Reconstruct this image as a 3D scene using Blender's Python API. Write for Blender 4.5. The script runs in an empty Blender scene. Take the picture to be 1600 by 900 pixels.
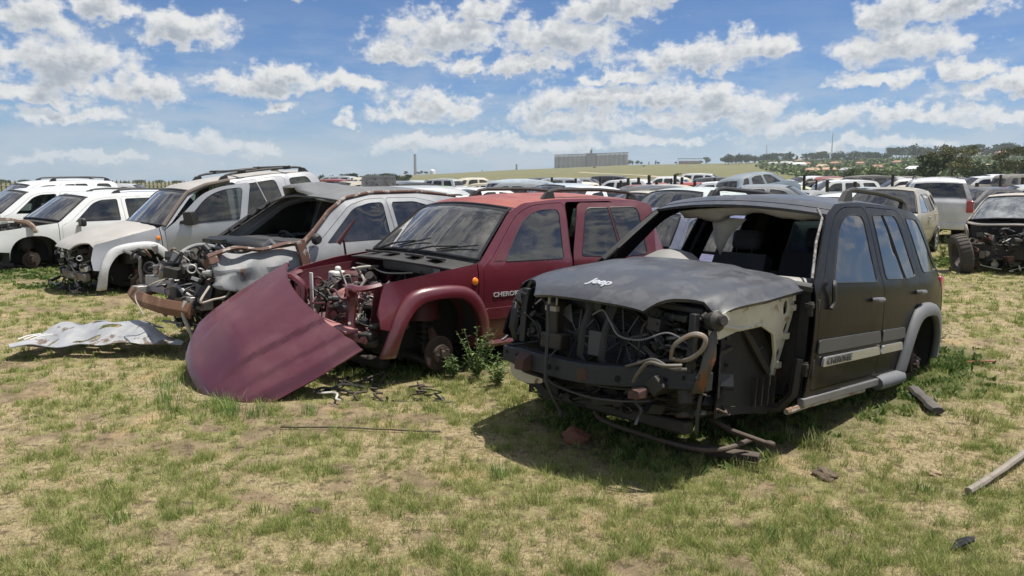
import bpy, math, random
import numpy as np
from mathutils import Vector, Matrix, geometry
R = math.radians
scene = bpy.context.scene
# ------------------------------------------------------------------ camera
CAM_H = 1.636
cd = bpy.data.cameras.new('camera'); cam = bpy.data.objects.new('camera', cd)
scene.collection.objects.link(cam); scene.camera = cam
cd.sensor_width = 36.0; cd.lens = 36.0 * 1150 / 1600.0
cd.clip_start = 0.05; cd.clip_end = 30000
cam.location = (0, 0, CAM_H)
cam.rotation_euler = (R(90 - 8.214), 0, 0)
# ------------------------------------------------------------------ sky, clouds
SUN_EL, SUN_AZ = R(72), R(84)          # azimuth from +Y towards +X
world = bpy.data.worlds.new('World'); scene.world = world; world.use_nodes = True
NT = world.node_tree; NT.nodes.clear()

class NB:
    """tiny node-graph builder"""
    def __init__(self, nt): self.nt = nt
    def n(self, typ, **kw):
        nd = self.nt.nodes.new(typ)
        for k, v in kw.items():
            setattr(nd, k, v)
        return nd
    def put(self, sock, v):
        if v is None: return
        if hasattr(v, 'is_output') or isinstance(v, bpy.types.NodeSocket): self.nt.links.new(v, sock)
        else: sock.default_value = v
    def m(self, op, a, b=None, c=None, clamp=False):
        nd = self.n('ShaderNodeMath', operation=op, use_clamp=clamp)
        self.put(nd.inputs[0], a); self.put(nd.inputs[1], b)
        if c is not None: self.put(nd.inputs[2], c)
        return nd.outputs[0]
    def vm(self, op, a, b=None):
        nd = self.n('ShaderNodeVectorMath', operation=op)
        self.put(nd.inputs[0], a); self.put(nd.inputs[1], b)
        return nd.outputs['Value'] if op in ('LENGTH', 'DOT_PRODUCT', 'DISTANCE') else nd.outputs[0]
    def noise(self, vec, scale, detail=4, rough=.55, lac=2.0, dim='3D', out=0, dist=0):
        nd = self.n('ShaderNodeTexNoise', noise_dimensions=dim)
        if vec is not None: self.put(nd.inputs['Vector'], vec)
        nd.inputs['Scale'].default_value = scale; nd.inputs['Detail'].default_value = detail
        nd.inputs['Roughness'].default_value = rough; nd.inputs['Lacunarity'].default_value = lac
        nd.inputs['Distortion'].default_value = dist
        return nd.outputs[out]
    def ramp(self, x, a, b, lo=0., hi=1., smooth=True):
        nd = self.n('ShaderNodeMapRange', interpolation_type='SMOOTHSTEP' if smooth else 'LINEAR')
        self.put(nd.inputs[0], x); self.put(nd.inputs[1], a); self.put(nd.inputs[2], b)
        self.put(nd.inputs[3], lo); self.put(nd.inputs[4], hi)
        return nd.outputs[0]
    def mix(self, f, a, b, mode='MIX'):
        nd = self.n('ShaderNodeMix', data_type='RGBA', blend_type=mode)
        self.put(nd.inputs['Factor'], f)
        self.put(nd.inputs[6], a if not isinstance(a, tuple) else (*a, 1)[:4]); self.put(nd.inputs[7], b if not isinstance(b, tuple) else (*b, 1)[:4])
        return nd.outputs[2]
    def comb(self, x, y, z=0.):
        nd = self.n('ShaderNodeCombineXYZ')
        for i, v in enumerate((x, y, z)): self.put(nd.inputs[i], v)
        return nd.outputs[0]
    def sep(self, v):
        nd = self.n('ShaderNodeSeparateXYZ'); self.put(nd.inputs[0], v); return nd.outputs

# clouds: azimuth, elevation, half width, half height in degrees
CLOUDS = [
 (-32.0,10.7,3.2,1.7),(-27.6,11.6,2.0,1.4),(-31,8.2,4.6,2.1),(-26.5,6.3,2.6,1.2),(-32.5,5.6,2.8,.7),(-30,13.9,5,.8),
 (-23.2,10.3,3.4,1.6),(-16.6,13.6,3.0,.9),(-21.5,14.5,2.2,.6),(-18.6,6.7,4.3,1.1),(-16.9,7.6,2.2,1.2),(-16.5,5.1,1.9,.6),
 (-12.2,7.1,2.4,1.1),(-4.9,11.2,5.2,2.3),(-7.8,9.6,3.3,1.1),(-2.0,12.6,3.2,1.6),(3.8,10.6,5.6,2.0),(7.8,12.7,4.0,1.6),
 (1.0,8.6,3.6,.9),(-3.0,8.6,1.9,.8),(12,13.7,5.6,1.1),(13.4,9.1,5.6,1.5),(18.2,9.7,2.6,1.3),(7.8,7.6,4.0,.9),
 (27.0,9.0,4.1,1.7),(29.0,11.2,4.0,1.5),(26.0,11.2,2.4,1.5),(32.0,12.2,2.0,1.1),(25.5,6.6,3.0,.8),(31.0,7.3,2.4,.8),
 (-5.0,5.9,4.3,1.3),(-7.8,5.0,2.8,.8),(5.0,4.7,5.4,1.1),(12.3,6.2,6.5,1.1),(14.6,4.8,6.8,.9),(-24.3,3.5,2.7,.9),
 (-21.6,2.9,2.8,.8),(-12.7,4.2,1.2,.7),(-30.5,4.5,3.9,.8),(33.0,6.2,3.6,.9),(21.4,4.1,6.4,.8),(28,4.6,5,.8),(33.5,4.2,3,.7),(-18.8,2.3,2.5,.5),
 (-5.6,2.9,6,.8),(5.0,6.2,4.5,1.2),(15.5,5.6,5.0,1.0),(-31,7.0,3.2,1.6),(3,3,6,.7),(11,3.2,5,.6),(-29,1.6,6,.5),(25,2.6,6,.6)]
def cloud_group():
    g = bpy.data.node_groups.new('cloud_density', 'ShaderNodeTree')
    g.interface.new_socket('P', in_out='INPUT', socket_type='NodeSocketVector')
    g.interface.new_socket('D', in_out='OUTPUT', socket_type='NodeSocketFloat')
    b = NB(g); gi = b.n('NodeGroupInput'); go = b.n('NodeGroupOutput')
    P = gi.outputs[0]
    # warp: puffy edges, at two sizes
    w1 = b.noise(P, .30, 2, .5, out=1); w2 = b.noise(P, 1.3, 4, .6, out=1)
    wv = b.vm('ADD', b.vm('MULTIPLY', b.vm('SUBTRACT', w1, (.5,.5,.5)), (5.0,2.6,0)), b.vm('MULTIPLY', b.vm('SUBTRACT', w2, (.5,.5,.5)), (2.3,1.7,0)))
    Q = b.vm('ADD', P, wv)
    best = None
    for (a, e, rx, ry) in CLOUDS:
        d = b.vm('SUBTRACT', Q, (a, e - ry*.25, 0))
        s = b.vm('MULTIPLY', d, (1/rx, 1/ry, 0))
        # flatter underside
        low = b.vm('MINIMUM', s, (0, 0, 0)); s2 = b.vm('ADD', s, b.vm('MULTIPLY', low, (0, .7, 0)))
        L = b.vm('LENGTH', s2)
        best = L if best is None else b.m('MINIMUM', best, L)
    field = b.m('SUBTRACT', 1.12, best)
    # general cumulus outside of the mapped part of the sky
    X, Y, _ = b.sep(P)
    cover = b.noise(b.vm('MULTIPLY', P, (1, 1.9, 1)), .13, 4, .55)
    gen = b.m('MULTIPLY', b.m('SUBTRACT', cover, .465), 6.0)
    outer = b.m('MAXIMUM', b.ramp(b.m('ABSOLUTE', X), 36, 44), b.ramp(Y, 15.5, 20))
    gen = b.m('ADD', b.m('MULTIPLY', gen, outer), b.m('MULTIPLY', b.m('SUBTRACT', outer, 1), 3))
    field = b.m('MAXIMUM', field, gen)
    fb = b.noise(b.vm('MULTIPLY', P, (1, 1.35, 1)), .62, 6, .60)
    dn = b.m('ADD', field, b.m('MULTIPLY', b.m('SUBTRACT', fb, .5), 2.4))
    b.put(go.inputs[0], dn)
    return g
b = NB(NT)
tc = b.n('ShaderNodeTexCoord'); dirv = tc.outputs['Generated']
x_, y_, z_ = b.sep(dirv)
az = b.m('MULTIPLY', b.m('ARCTAN2', x_, y_), 180/math.pi)
el = b.m('MULTIPLY', b.m('ARCSINE', z_), 180/math.pi)
P0 = b.comb(az, el, 3.7)
cg = cloud_group()
def dens(P):
    nd = b.n('ShaderNodeGroup'); nd.node_tree = cg; b.put(nd.inputs[0], P); return nd.outputs[0]
D0 = dens(P0); D1 = dens(b.vm('ADD', P0, (.35, .75, 0)))
alpha = b.ramp(D0, -.10, .60)
thin = b.m('MULTIPLY', b.ramp(el, 0, 6, .55, 1.), alpha)
occl = b.ramp(D1, -.15, 1.0)                   # how much cloud lies between here and the sun
core = b.ramp(D0, .25, 1.1)
sh = b.m('MULTIPLY', occl, b.m('ADD', .45, b.m('MULTIPLY', core, .55)))
fine = b.noise(P0, 1.8, 4, .6)
sh = b.m('ADD', sh, b.m('MULTIPLY', b.m('SUBTRACT', fine, .5), .55))
ccol = b.mix(b.m('MULTIPLY', sh, 1, clamp=True), (.665, .665, .66), (.30, .335, .385))
sky = b.n('ShaderNodeTexSky', sky_type='NISHITA', sun_disc=False, sun_elevation=SUN_EL, sun_rotation=SUN_AZ, altitude=1500, air_density=1.0, dust_density=1.2, ozone_density=2.2)
SKY_STR = .08
veil = b.noise(b.vm('MULTIPLY', P0, (1, 4.0, 1)), .20, 5, .62)
veil = b.m('MULTIPLY', b.m('MULTIPLY', b.ramp(veil, .38, .64), b.ramp(el, 15, 2)), .45)
skyb = b.vm('MULTIPLY', sky.outputs[0], (.50, .74, 1.02))
hz = b.m('MULTIPLY', b.ramp(el, 7.0, -.5), .80)
skyb = b.mix(hz, skyb, (.265/SKY_STR, .35/SKY_STR, .455/SKY_STR))
skyc = b.mix(veil, skyb, (.42/SKY_STR, .46/SKY_STR, .52/SKY_STR))
cc = b.vm('MULTIPLY', ccol, (1/SKY_STR,)*3)
fin = b.mix(thin, skyc, cc)
# below the horizon: plain ground tone
fin = b.mix(b.ramp(el, -.6, -.1), (.2/SKY_STR*.6, .2/SKY_STR*.6, .17/SKY_STR*.6), fin)
bg = b.n('ShaderNodeBackground'); b.put(bg.inputs[0], fin); bg.inputs[1].default_value = SKY_STR
wo = b.n('ShaderNodeOutputWorld'); b.put(wo.inputs[0], bg.outputs[0])
world.cycles.sampling_method = 'MANUAL'; world.cycles.sample_map_resolution = 512
# ------------------------------------------------------------------ sun
sd = bpy.data.lights.new('sun', 'SUN'); sun = bpy.data.objects.new('sun', sd); scene.collection.objects.link(sun)
sd.energy = 5.0; sd.angle = R(.55); sd.color = (1, .955, .88)
sv = Vector((math.sin(SUN_AZ)*math.cos(SUN_EL), math.cos(SUN_AZ)*math.cos(SUN_EL), math.sin(SUN_EL)))
sun.rotation_euler = (-sv).to_track_quat('-Z', 'Y').to_euler(); sun.location = (0, 0, 50)
scene.view_settings.view_transform = 'Standard'; scene.view_settings.look = 'None'
scene.view_settings.exposure = 0.31; scene.view_settings.gamma = 1; scene.view_settings.use_curve_mapping = False
scene.cycles.max_bounces = 8; scene.cycles.transparent_max_bounces = 24; scene.cycles.diffuse_bounces = 3
scene.cycles.use_denoising = True; scene.cycles.caustics_reflective = False; scene.cycles.caustics_refractive = False

# ------------------------------------------------------------------ materials
MATS = {}
def mat(name, col=(.5,.5,.5), rough=.6, metal=0., coat=0., spec=.5, dust=0., dustcol=(.30,.26,.20), blot=None, blotscale=6., blotlim=(.52,.62), bump=0., bscale=40., vary=.12, vscale=3., objcol=False, coat_r=.08, mud=0., dent=0.):
    if name in MATS: return MATS[name]
    m = bpy.data.materials.new(name); m.use_nodes = True; nt = m.node_tree; q = NB(nt)
    bs = nt.nodes['Principled BSDF']
    t = q.n('ShaderNodeTexCoord').outputs['Object']
    if objcol: base = q.n('ShaderNodeObjectInfo').outputs['Color']
    else: base = q.mix(0., (*col, 1), (*col, 1))
    v = q.noise(t, vscale, 5, .6)
    f = q.ramp(v, .3, .7, 1 - vary, 1 + vary)
    base = q.vm('MULTIPLY', base, q.comb(f, f, f))
    rg = rough
    if blot:
        bn = q.noise(t, blotscale, 6, .65)
        bf = q.ramp(bn, *blotlim)
        base = q.mix(bf, base, blot)
        rg = q.m('ADD', rough, q.m('MULTIPLY', bf, max(0, .75 - rough)))
    if dust:
        # dust settles on faces that look up, broken by noise
        geo = q.n('ShaderNodeNewGeometry'); nz = q.sep(geo.outputs['Normal'])[2]
        dn = q.noise(t, 9, 6, .7)
        df = q.m('MULTIPLY', q.m('MULTIPLY', q.ramp(dn, .25, .75, .35, 1.), q.ramp(nz, 0, .9, .10, 1.)), dust, clamp=True)
        base = q.mix(df, base, dustcol)
        rg = q.m('ADD', rg, q.m('MULTIPLY', df, .5), clamp=True)
    if mud:
        zz = q.sep(t)[2]; mn = q.noise(t, 5, 6, .7); mf = q.m('MULTIPLY', q.ramp(q.m('ADD', zz, q.m('MULTIPLY', q.m('SUBTRACT', mn, .5), .9)), .85, .30), mud)
        base = q.mix(mf, base, (.17,.14,.10)); rg = q.m('ADD', rg, q.m('MULTIPLY', mf, .6), clamp=True)
        sp = q.ramp(q.noise(t, 70, 3, .6), .66, .72); base = q.mix(q.m('MULTIPLY', sp, .35), base, (.2,.18,.15))
    q.put(bs.inputs['Base Color'], base); q.put(bs.inputs['Roughness'], rg)
    if dent:
        bp = q.n('ShaderNodeBump'); bp.inputs['Strength'].default_value = dent; bp.inputs['Distance'].default_value = .02
        q.put(bp.inputs['Height'], q.noise(t, 3.2, 3, .5)); q.put(bs.inputs['Normal'], bp.outputs[0]); q.put(bs.inputs['Coat Normal'], bp.outputs[0])
    bs.inputs['Metallic'].default_value = metal; bs.inputs['Coat Weight'].default_value = coat
    bs.inputs['Coat Roughness'].default_value = coat_r; bs.inputs['Specular IOR Level'].default_value = spec
    if bump:
        bp = q.n('ShaderNodeBump'); bp.inputs['Strength'].default_value = bump; bp.inputs['Distance'].default_value = .01
        q.put(bp.inputs['Height'], q.noise(t, bscale, 4, .6)); q.put(bs.inputs['Normal'], bp.outputs[0])
    MATS[name] = m; return m
def glass_mat(name, tint=(.42,.48,.46), refl=1.35, dirt=.12, dirtcol=(.30,.28,.24)):
    if name in MATS: return MATS[name]
    m = bpy.data.materials.new(name); m.use_nodes = True; nt = m.node_tree; nt.nodes.clear(); q = NB(nt)
    tr = q.n('ShaderNodeBsdfTransparent'); tr.inputs[0].default_value = (*tint, 1)
    gl = q.n('ShaderNodeBsdfGlossy'); gl.inputs['Roughness'].default_value = .02; gl.inputs[0].default_value = (.95,.97,1,1)
    fr = q.n('ShaderNodeFresnel'); fr.inputs[0].default_value = 1.55
    mx = q.n('ShaderNodeMixShader'); q.put(mx.inputs[0], q.m('MULTIPLY', fr.outputs[0], refl, clamp=True)); q.put(mx.inputs[1], tr.outputs[0]); q.put(mx.inputs[2], gl.outputs[0])
    df = q.n('ShaderNodeBsdfDiffuse'); df.inputs[0].default_value = (*dirtcol, 1)
    t = q.n('ShaderNodeTexCoord').outputs['Object']
    dn = q.ramp(q.noise(t, 3.5, 6, .65), .35, .8, dirt*.4, dirt*1.8)
    m2 = q.n('ShaderNodeMixShader'); q.put(m2.inputs[0], dn); q.put(m2.inputs[1], mx.outputs[0]); q.put(m2.inputs[2], df.outputs[0])
    o = q.n('ShaderNodeOutputMaterial'); q.put(o.inputs[0], m2.outputs[0])
    MATS[name] = m; return m
# ------------------------------------------------------------------ mesh helpers
class MB:
    def __init__(s): s.v = []; s.f = []; s.mi = []
    def add(s, vs, fs, mi=0):
        o = len(s.v); s.v += [tuple(p) for p in vs]
        for f in fs: s.f.append(tuple(i + o for i in f)); s.mi.append(mi)
        return s
    def box(s, c, size, rot=(0,0,0), mi=0):
        from mathutils import Euler
        M = Euler(rot).to_matrix(); vs = []
        for dx in (-.5,.5):
            for dy in (-.5,.5):
                for dz in (-.5,.5):
                    vs.append(Vector(c) + M @ Vector((dx*size[0], dy*size[1], dz*size[2])))
        return s.add(vs, [(0,1,3,2),(4,6,7,5),(0,4,5,1),(2,3,7,6),(0,2,6,4),(1,5,7,3)], mi)
    def beam(s, p0, p1, w, h, mi=0, up=(0,0,1)):
        p0, p1 = Vector(p0), Vector(p1); d = (p1-p0).normalized(); sd_ = d.cross(Vector(up))
        if sd_.length < 1e-4: sd_ = Vector((1,0,0))
        sd_.normalize(); u = sd_.cross(d)
        vs = [p + sd_*a*w/2 + u*c_*h/2 for p in (p0,p1) for a, c_ in ((-1,-1),(1,-1),(1,1),(-1,1))]
        return s.add(vs, [(0,1,2,3),(7,6,5,4),(0,4,5,1),(1,5,6,2),(2,6,7,3),(3,7,4,0)], mi)
    def tube(s, pts, r, n=8, mi=0, closed=False, sx=1.):
        pts = [Vector(p) for p in pts]; N = len(pts); rr = r if isinstance(r, (list, tuple)) else [r]*N
        vs = []; prev = None
        for i, p in enumerate(pts):
            a = pts[(i-1) % N] if (closed or i) else p; c = pts[(i+1) % N] if (closed or i < N-1) else p
            d = (c-a).normalized() if (c-a).length > 1e-9 else Vector((1,0,0))
            if prev is None:
                k = Vector((0,0,1)) if abs(d.z) < .9 else Vector((1,0,0)); u = d.cross(k).normalized()
            else:
                u = prev - d*prev.dot(d); u = u.normalized() if u.length > 1e-6 else d.orthogonal().normalized()
            prev = u; w = d.cross(u)
            for j in range(n):
                t = 2*math.pi*j/n; vs.append(p + u*math.cos(t)*rr[i]*sx + w*math.sin(t)*rr[i])
        fs = []
        for i in range(N if closed else N-1):
            for j in range(n):
                A = i*n+j; B = i*n+(j+1) % n; C_ = ((i+1) % N)*n+(j+1) % n; D = ((i+1) % N)*n+j
                fs.append((A, B, C_, D))
        if not closed:
            fs.append(tuple(range(n))[::-1]); fs.append(tuple((N-1)*n+j for j in range(n)))
        return s.add(vs, fs, mi)
    def cyl(s, p0, p1, r, n=16, mi=0, r2=None): return s.tube([p0, p1], [r, r if r2 is None else r2], n, mi)
    def ring(s, c, axis, Rr, r, n=24, m=8, mi=0):
        ax = Vector(axis).normalized(); u = ax.orthogonal().normalized(); w = ax.cross(u)
        return s.tube([Vector(c) + (u*math.cos(2*math.pi*i/n) + w*math.sin(2*math.pi*i/n))*Rr for i in range(n)], r, m, mi, closed=True)
    def lathe(s, c, axis, prof, n=28, mi=0):
        """prof: (radius, offset along the axis)"""
        ax = Vector(axis).normalized(); u = ax.orthogonal().normalized(); w = ax.cross(u); vs = []
        for i in range(n):
            t = 2*math.pi*i/n; e = u*math.cos(t) + w*math.sin(t)
            for (r, h_) in prof: vs.append(Vector(c) + e*r + ax*h_)
        k = len(prof); fs = []
        for i in range(n):
            for j in range(k-1):
                fs.append((i*k+j, i*k+j+1, ((i+1) % n)*k+j+1, ((i+1) % n)*k+j))
        return s.add(vs, fs, mi)
def bez(p0, p1, p2, p3, n=10):
    p = [Vector(q) for q in (p0,p1,p2,p3)]
    return [p[0]*(1-t)**3 + p[1]*3*t*(1-t)**2 + p[2]*3*t*t*(1-t) + p[3]*t**3 for t in [i/n for i in range(n+1)]]
def smooth_path(pts, n=6):
    pts = [Vector(p) for p in pts]; P = [pts[0]] + pts + [pts[-1]]; out = []
    for i in range(1, len(P)-2):
        for k in range(n):
            t = k/n; a, b_, c, d = P[i-1], P[i], P[i+1], P[i+2]
            out.append(.5*((2*b_) + (c-a)*t + (2*a-5*b_+4*c-d)*t*t + (-a+3*b_-3*c+d)*t**3))
    out.append(pts[-1]); return out
def link(ob): scene.collection.objects.link(ob); return ob
def build(mb, name, mats, parent=None, bevel=0, ang=35, smooth=True, solid=0, jit=0):
    me = bpy.data.meshes.new(name)
    v = mb.v
    me.from_pydata([tuple(p) for p in v], [], mb.f)
    if not isinstance(mats, (list, tuple)): mats = [mats]
    for m in mats: me.materials.append(m)
    if len(mats) > 1: me.polygons.foreach_set('material_index', mb.mi)
    me.update()
    if smooth:
        me.polygons.foreach_set('use_smooth', [True]*len(me.polygons)); me.set_sharp_from_angle(angle=R(ang))
    ob = link(bpy.data.objects.new(name, me))
    if parent: ob.parent = parent
    if bevel:
        bv = ob.modifiers.new('bevel', 'BEVEL'); bv.width = bevel; bv.segments = 2; bv.limit_method = 'ANGLE'; bv.angle_limit = R(40)
    return ob
def thing(name, label, cat, loc=(0,0,0), rot=(0,0,0), group=None):
    o = link(bpy.data.objects.new(name, None)); o.location = loc; o.rotation_euler = rot
    o.empty_display_size = .3
    o['label'] = label; o['category'] = cat
    if group: o['group'] = group
    return o
def tag(o, label, cat, group=None, kind=None):
    o['label'] = label; o['category'] = cat
    if group: o['group'] = group
    if kind: o['kind'] = kind
    return o
def copy_tree(o, parent=None):
    c = o.copy(); scene.collection.objects.link(c); c.parent = parent
    for ch in list(o.children): copy_tree(ch, c)
    return c
# 2-D outlines
def rpoly(pts, r, closed=True, n=5):
    """round the corners; r a number or one per corner"""
    N = len(pts); out = []
    rr = r if isinstance(r, (list, tuple)) else [r]*N
    for i in range(N):
        p = Vector(pts[i])
        if (not closed and i in (0, N-1)) or rr[i] <= 0: out.append((p.x, p.y)); continue
        a = Vector(pts[i-1]); c = Vector(pts[(i+1) % N])
        da = (a-p); dc = (c-p); k = min(rr[i], da.length*.49, dc.length*.49)
        A = p + da.normalized()*k; C_ = p + dc.normalized()*k
        for j in range(n+1):
            t = j/n; q = A*(1-t)**2 + p*2*t*(1-t) + C_*t*t; out.append((q.x, q.y))
    return out
def subdiv(poly, step):
    out = []; N = len(poly)
    for i in range(N):
        a = poly[i]; c = poly[(i+1) % N]; L = math.hypot(c[0]-a[0], c[1]-a[1]); k = max(1, int(L/step+.5))
        for j in range(k): out.append((a[0]+(c[0]-a[0])*j/k, a[1]+(c[1]-a[1])*j/k))
    return out
def inside(P, poly):
    x, y = P[:,0], P[:,1]; res = np.zeros(len(P), bool); q = np.array(poly); n = len(q); j = n-1
    for i in range(n):
        xi, yi = q[i]; xj, yj = q[j]
        c = ((yi > y) != (yj > y))
        with np.errstate(divide='ignore', invalid='ignore'):
            xx = (xj-xi)*(y-yi)/(yj-yi+1e-30)+xi
        res ^= c & (x < xx); j = i
    return res
def clean(poly):
    out = []
    for p in poly:
        if not out or math.hypot(p[0]-out[-1][0], p[1]-out[-1][1]) > 1e-4: out.append(p)
    if math.hypot(out[0][0]-out[-1][0], out[0][1]-out[-1][1]) < 1e-4: out.pop()
    return out
def panel(mb, outer, fmap, holes=(), step=.06, thick=.012, mi=0, flip=False, rim=0):
    """a sheet-metal panel: 2-D outline with holes, mapped on to a curved surface, with thickness"""
    loops = [subdiv(clean(outer), step)] + [subdiv(clean(h_), step) for h_ in holes]
    vs = []; es = []
    for L in loops:
        o = len(vs); vs += L; es += [(o+i, o+(i+1) % len(L)) for i in range(len(L))]
    xs = [p[0] for p in loops[0]]; ys = [p[1] for p in loops[0]]
    gx = np.arange(min(xs)+step*.5, max(xs), step); gy = np.arange(min(ys)+step*.5, max(ys), step)
    if len(gx) and len(gy):
        G = np.array([(a, c) for a in gx for c in gy]); k = inside(G, loops[0])
        for h_ in loops[1:]: k &= ~inside(G, h_)
        B = np.array(vs); G = G[k]
        if len(G):
            d = np.min(np.hypot(G[:,None,0]-B[None,:,0], G[:,None,1]-B[None,:,1]), axis=1); G = G[d > step*.42]
        vs += [tuple(g) for g in G]
    ov, oe, of, *_ = geometry.delaunay_2d_cdt([Vector(p) for p in vs], es, [], 0, 1e-6)
    P = np.array([(p.x, p.y) for p in ov]); F = np.array([f for f in of if len(f) == 3])
    C_ = P[F].mean(axis=1); k = inside(C_, loops[0])
    for h_ in loops[1:]: k &= ~inside(C_, h_)
    F = F[k]
    a, b_, c = P[F[:,0]], P[F[:,1]], P[F[:,2]]
    area = (b_[:,0]-a[:,0])*(c[:,1]-a[:,1])-(b_[:,1]-a[:,1])*(c[:,0]-a[:,0])
    F = F[np.abs(area) > 1e-9]; area = area[np.abs(area) > 1e-9]
    F[area < 0] = F[area < 0][:, ::-1]
    if flip: F = F[:, ::-1]
    V = np.array([tuple(fmap(p[0], p[1])) for p in P], float)
    N = np.zeros_like(V); fn = np.cross(V[F[:,1]]-V[F[:,0]], V[F[:,2]]-V[F[:,0]])
    for i in range(3): np.add.at(N, F[:,i], fn)
    N /= (np.linalg.norm(N, axis=1, keepdims=True)+1e-12)
    V2 = V - N*thick; n0 = len(V)
    faces = [tuple(f) for f in F] + [(f[2]+n0, f[1]+n0, f[0]+n0) for f in F]
    cnt = {}
    for f in F:
        for i in range(3):
            e = (f[i], f[(i+1) % 3]); cnt[e] = cnt.get(e, 0)+1
    for (i, j) in cnt:
        if (j, i) not in cnt: faces.append((j, i, i+n0, j+n0))
    mb.add(list(V)+list(V2), faces, mi)
    return mb
def text_mesh(body, size, extrude, name, m, parent, M, bold=0.0, stretch=1., shear=0.):
    cu = bpy.data.curves.new(name, 'FONT'); cu.body = body; cu.size = size; cu.extrude = extrude; cu.offset = bold
    cu.align_x = 'CENTER'; cu.align_y = 'CENTER'; cu.shear = shear
    to = link(bpy.data.objects.new('tmp', cu)); bpy.context.view_layer.update()
    me = bpy.data.meshes.new_from_object(to.evaluated_get(bpy.context.evaluated_depsgraph_get()))
    bpy.data.objects.remove(to); bpy.data.curves.remove(cu)
    for v in me.vertices:
        v.co = M(v.co.x*stretch, v.co.y, v.co.z)
    me.name = name; me.materials.clear(); me.materials.append(m)
    ob = link(bpy.data.objects.new(name, me)); ob.parent = parent; return ob
# numpy value noise
def vnoise(x, y, seed=0):
    xi = np.floor(x).astype(np.int64); yi = np.floor(y).astype(np.int64); fx = x-xi; fy = y-yi
    fx = fx*fx*(3-2*fx); fy = fy*fy*(3-2*fy)
    def h_(a, c):
        n = (a*374761393 + c*668265263 + seed*1274126177) & 0x7fffffff
        n = ((n ^ (n >> 13))*1274126177) & 0x7fffffff
        return ((n ^ (n >> 16)) & 0xffff)/65535.
    return (h_(xi,yi)*(1-fx)+h_(xi+1,yi)*fx)*(1-fy)+(h_(xi,yi+1)*(1-fx)+h_(xi+1,yi+1)*fx)*fy
def fbm(x, y, o=4, seed=0):
    t = 0.; a = .5; s = 0.
    for i in range(o): t = t+a*vnoise(x*2**i+17.3*i, y*2**i-9.1*i, seed+i); s += a; a *= .5
    return t/s
# ------------------------------------------------------------------ terrain
E_AZ = [-180,-60,-15.5,-12.2,-8.9,-5,0,3.5,8.4,12.3,15.6,19,23.5,29.5,34.8,60,110,180]
E_T = [0,0,0,.0030,.0090,.0116,.0165,.019,.0226,.0236,.0243,.0255,.0262,.028,.030,.03,.0,0]
def sstep(a, b_, x):
    t = np.clip((x-a)/(b_-a), 0, 1); return t*t*(3-2*t)
def terr(x, y):
    x = np.asarray(x, float); y = np.asarray(y, float)
    r = np.hypot(x, y)+1e-9; az = np.degrees(np.arctan2(x, y)); E = np.interp(az, E_AZ, E_T)
    rr = np.minimum(r, 1900.)
    z = rr*E*sstep(40, 1900, rr)**.8
    z = z + 1.2*(fbm(x/160, y/160, 3, 5)-.5)*sstep(90, 400, r)*(E > 0)
    z = z + .15*sstep(18, 60, r)*sstep(0, 12, az)*(az < 100)
    amp = sstep(0, 3, r)*(1-sstep(60, 200, r))
    z = z + amp*(.10*(fbm(x/2.3, y/2.3, 3, 1)-.5) + .035*(fbm(x/.45, y/.45, 3, 2)-.5))
    return z
def tz(x, y): return float(terr(np.array([x]), np.array([y]))[0])
def at(az, tan_el, rmin=60):
    """ground point seen from the hillside direction"""
    a = R(az); rs = np.geomspace(rmin, 1900, 400); z = terr(rs*math.sin(a), rs*math.cos(a)); t = (z-CAM_H)/rs
    k = int(np.argmax(t >= tan_el)) if (t >= tan_el).any() else len(rs)-1
    return Vector((rs[k]*math.sin(a), rs[k]*math.cos(a), z[k]))
def green_cover(x, y):
    g = fbm(x/1.1, y/1.1, 3, 11)*.30 + fbm(x/.17, y/.17, 3, 12)*.70
    return g
def soil_cover(x, y):
    return fbm(x/.8+40, y/.5, 4, 21)*.5 + fbm(x/.14, y/.14, 3, 22)*.5
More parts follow.
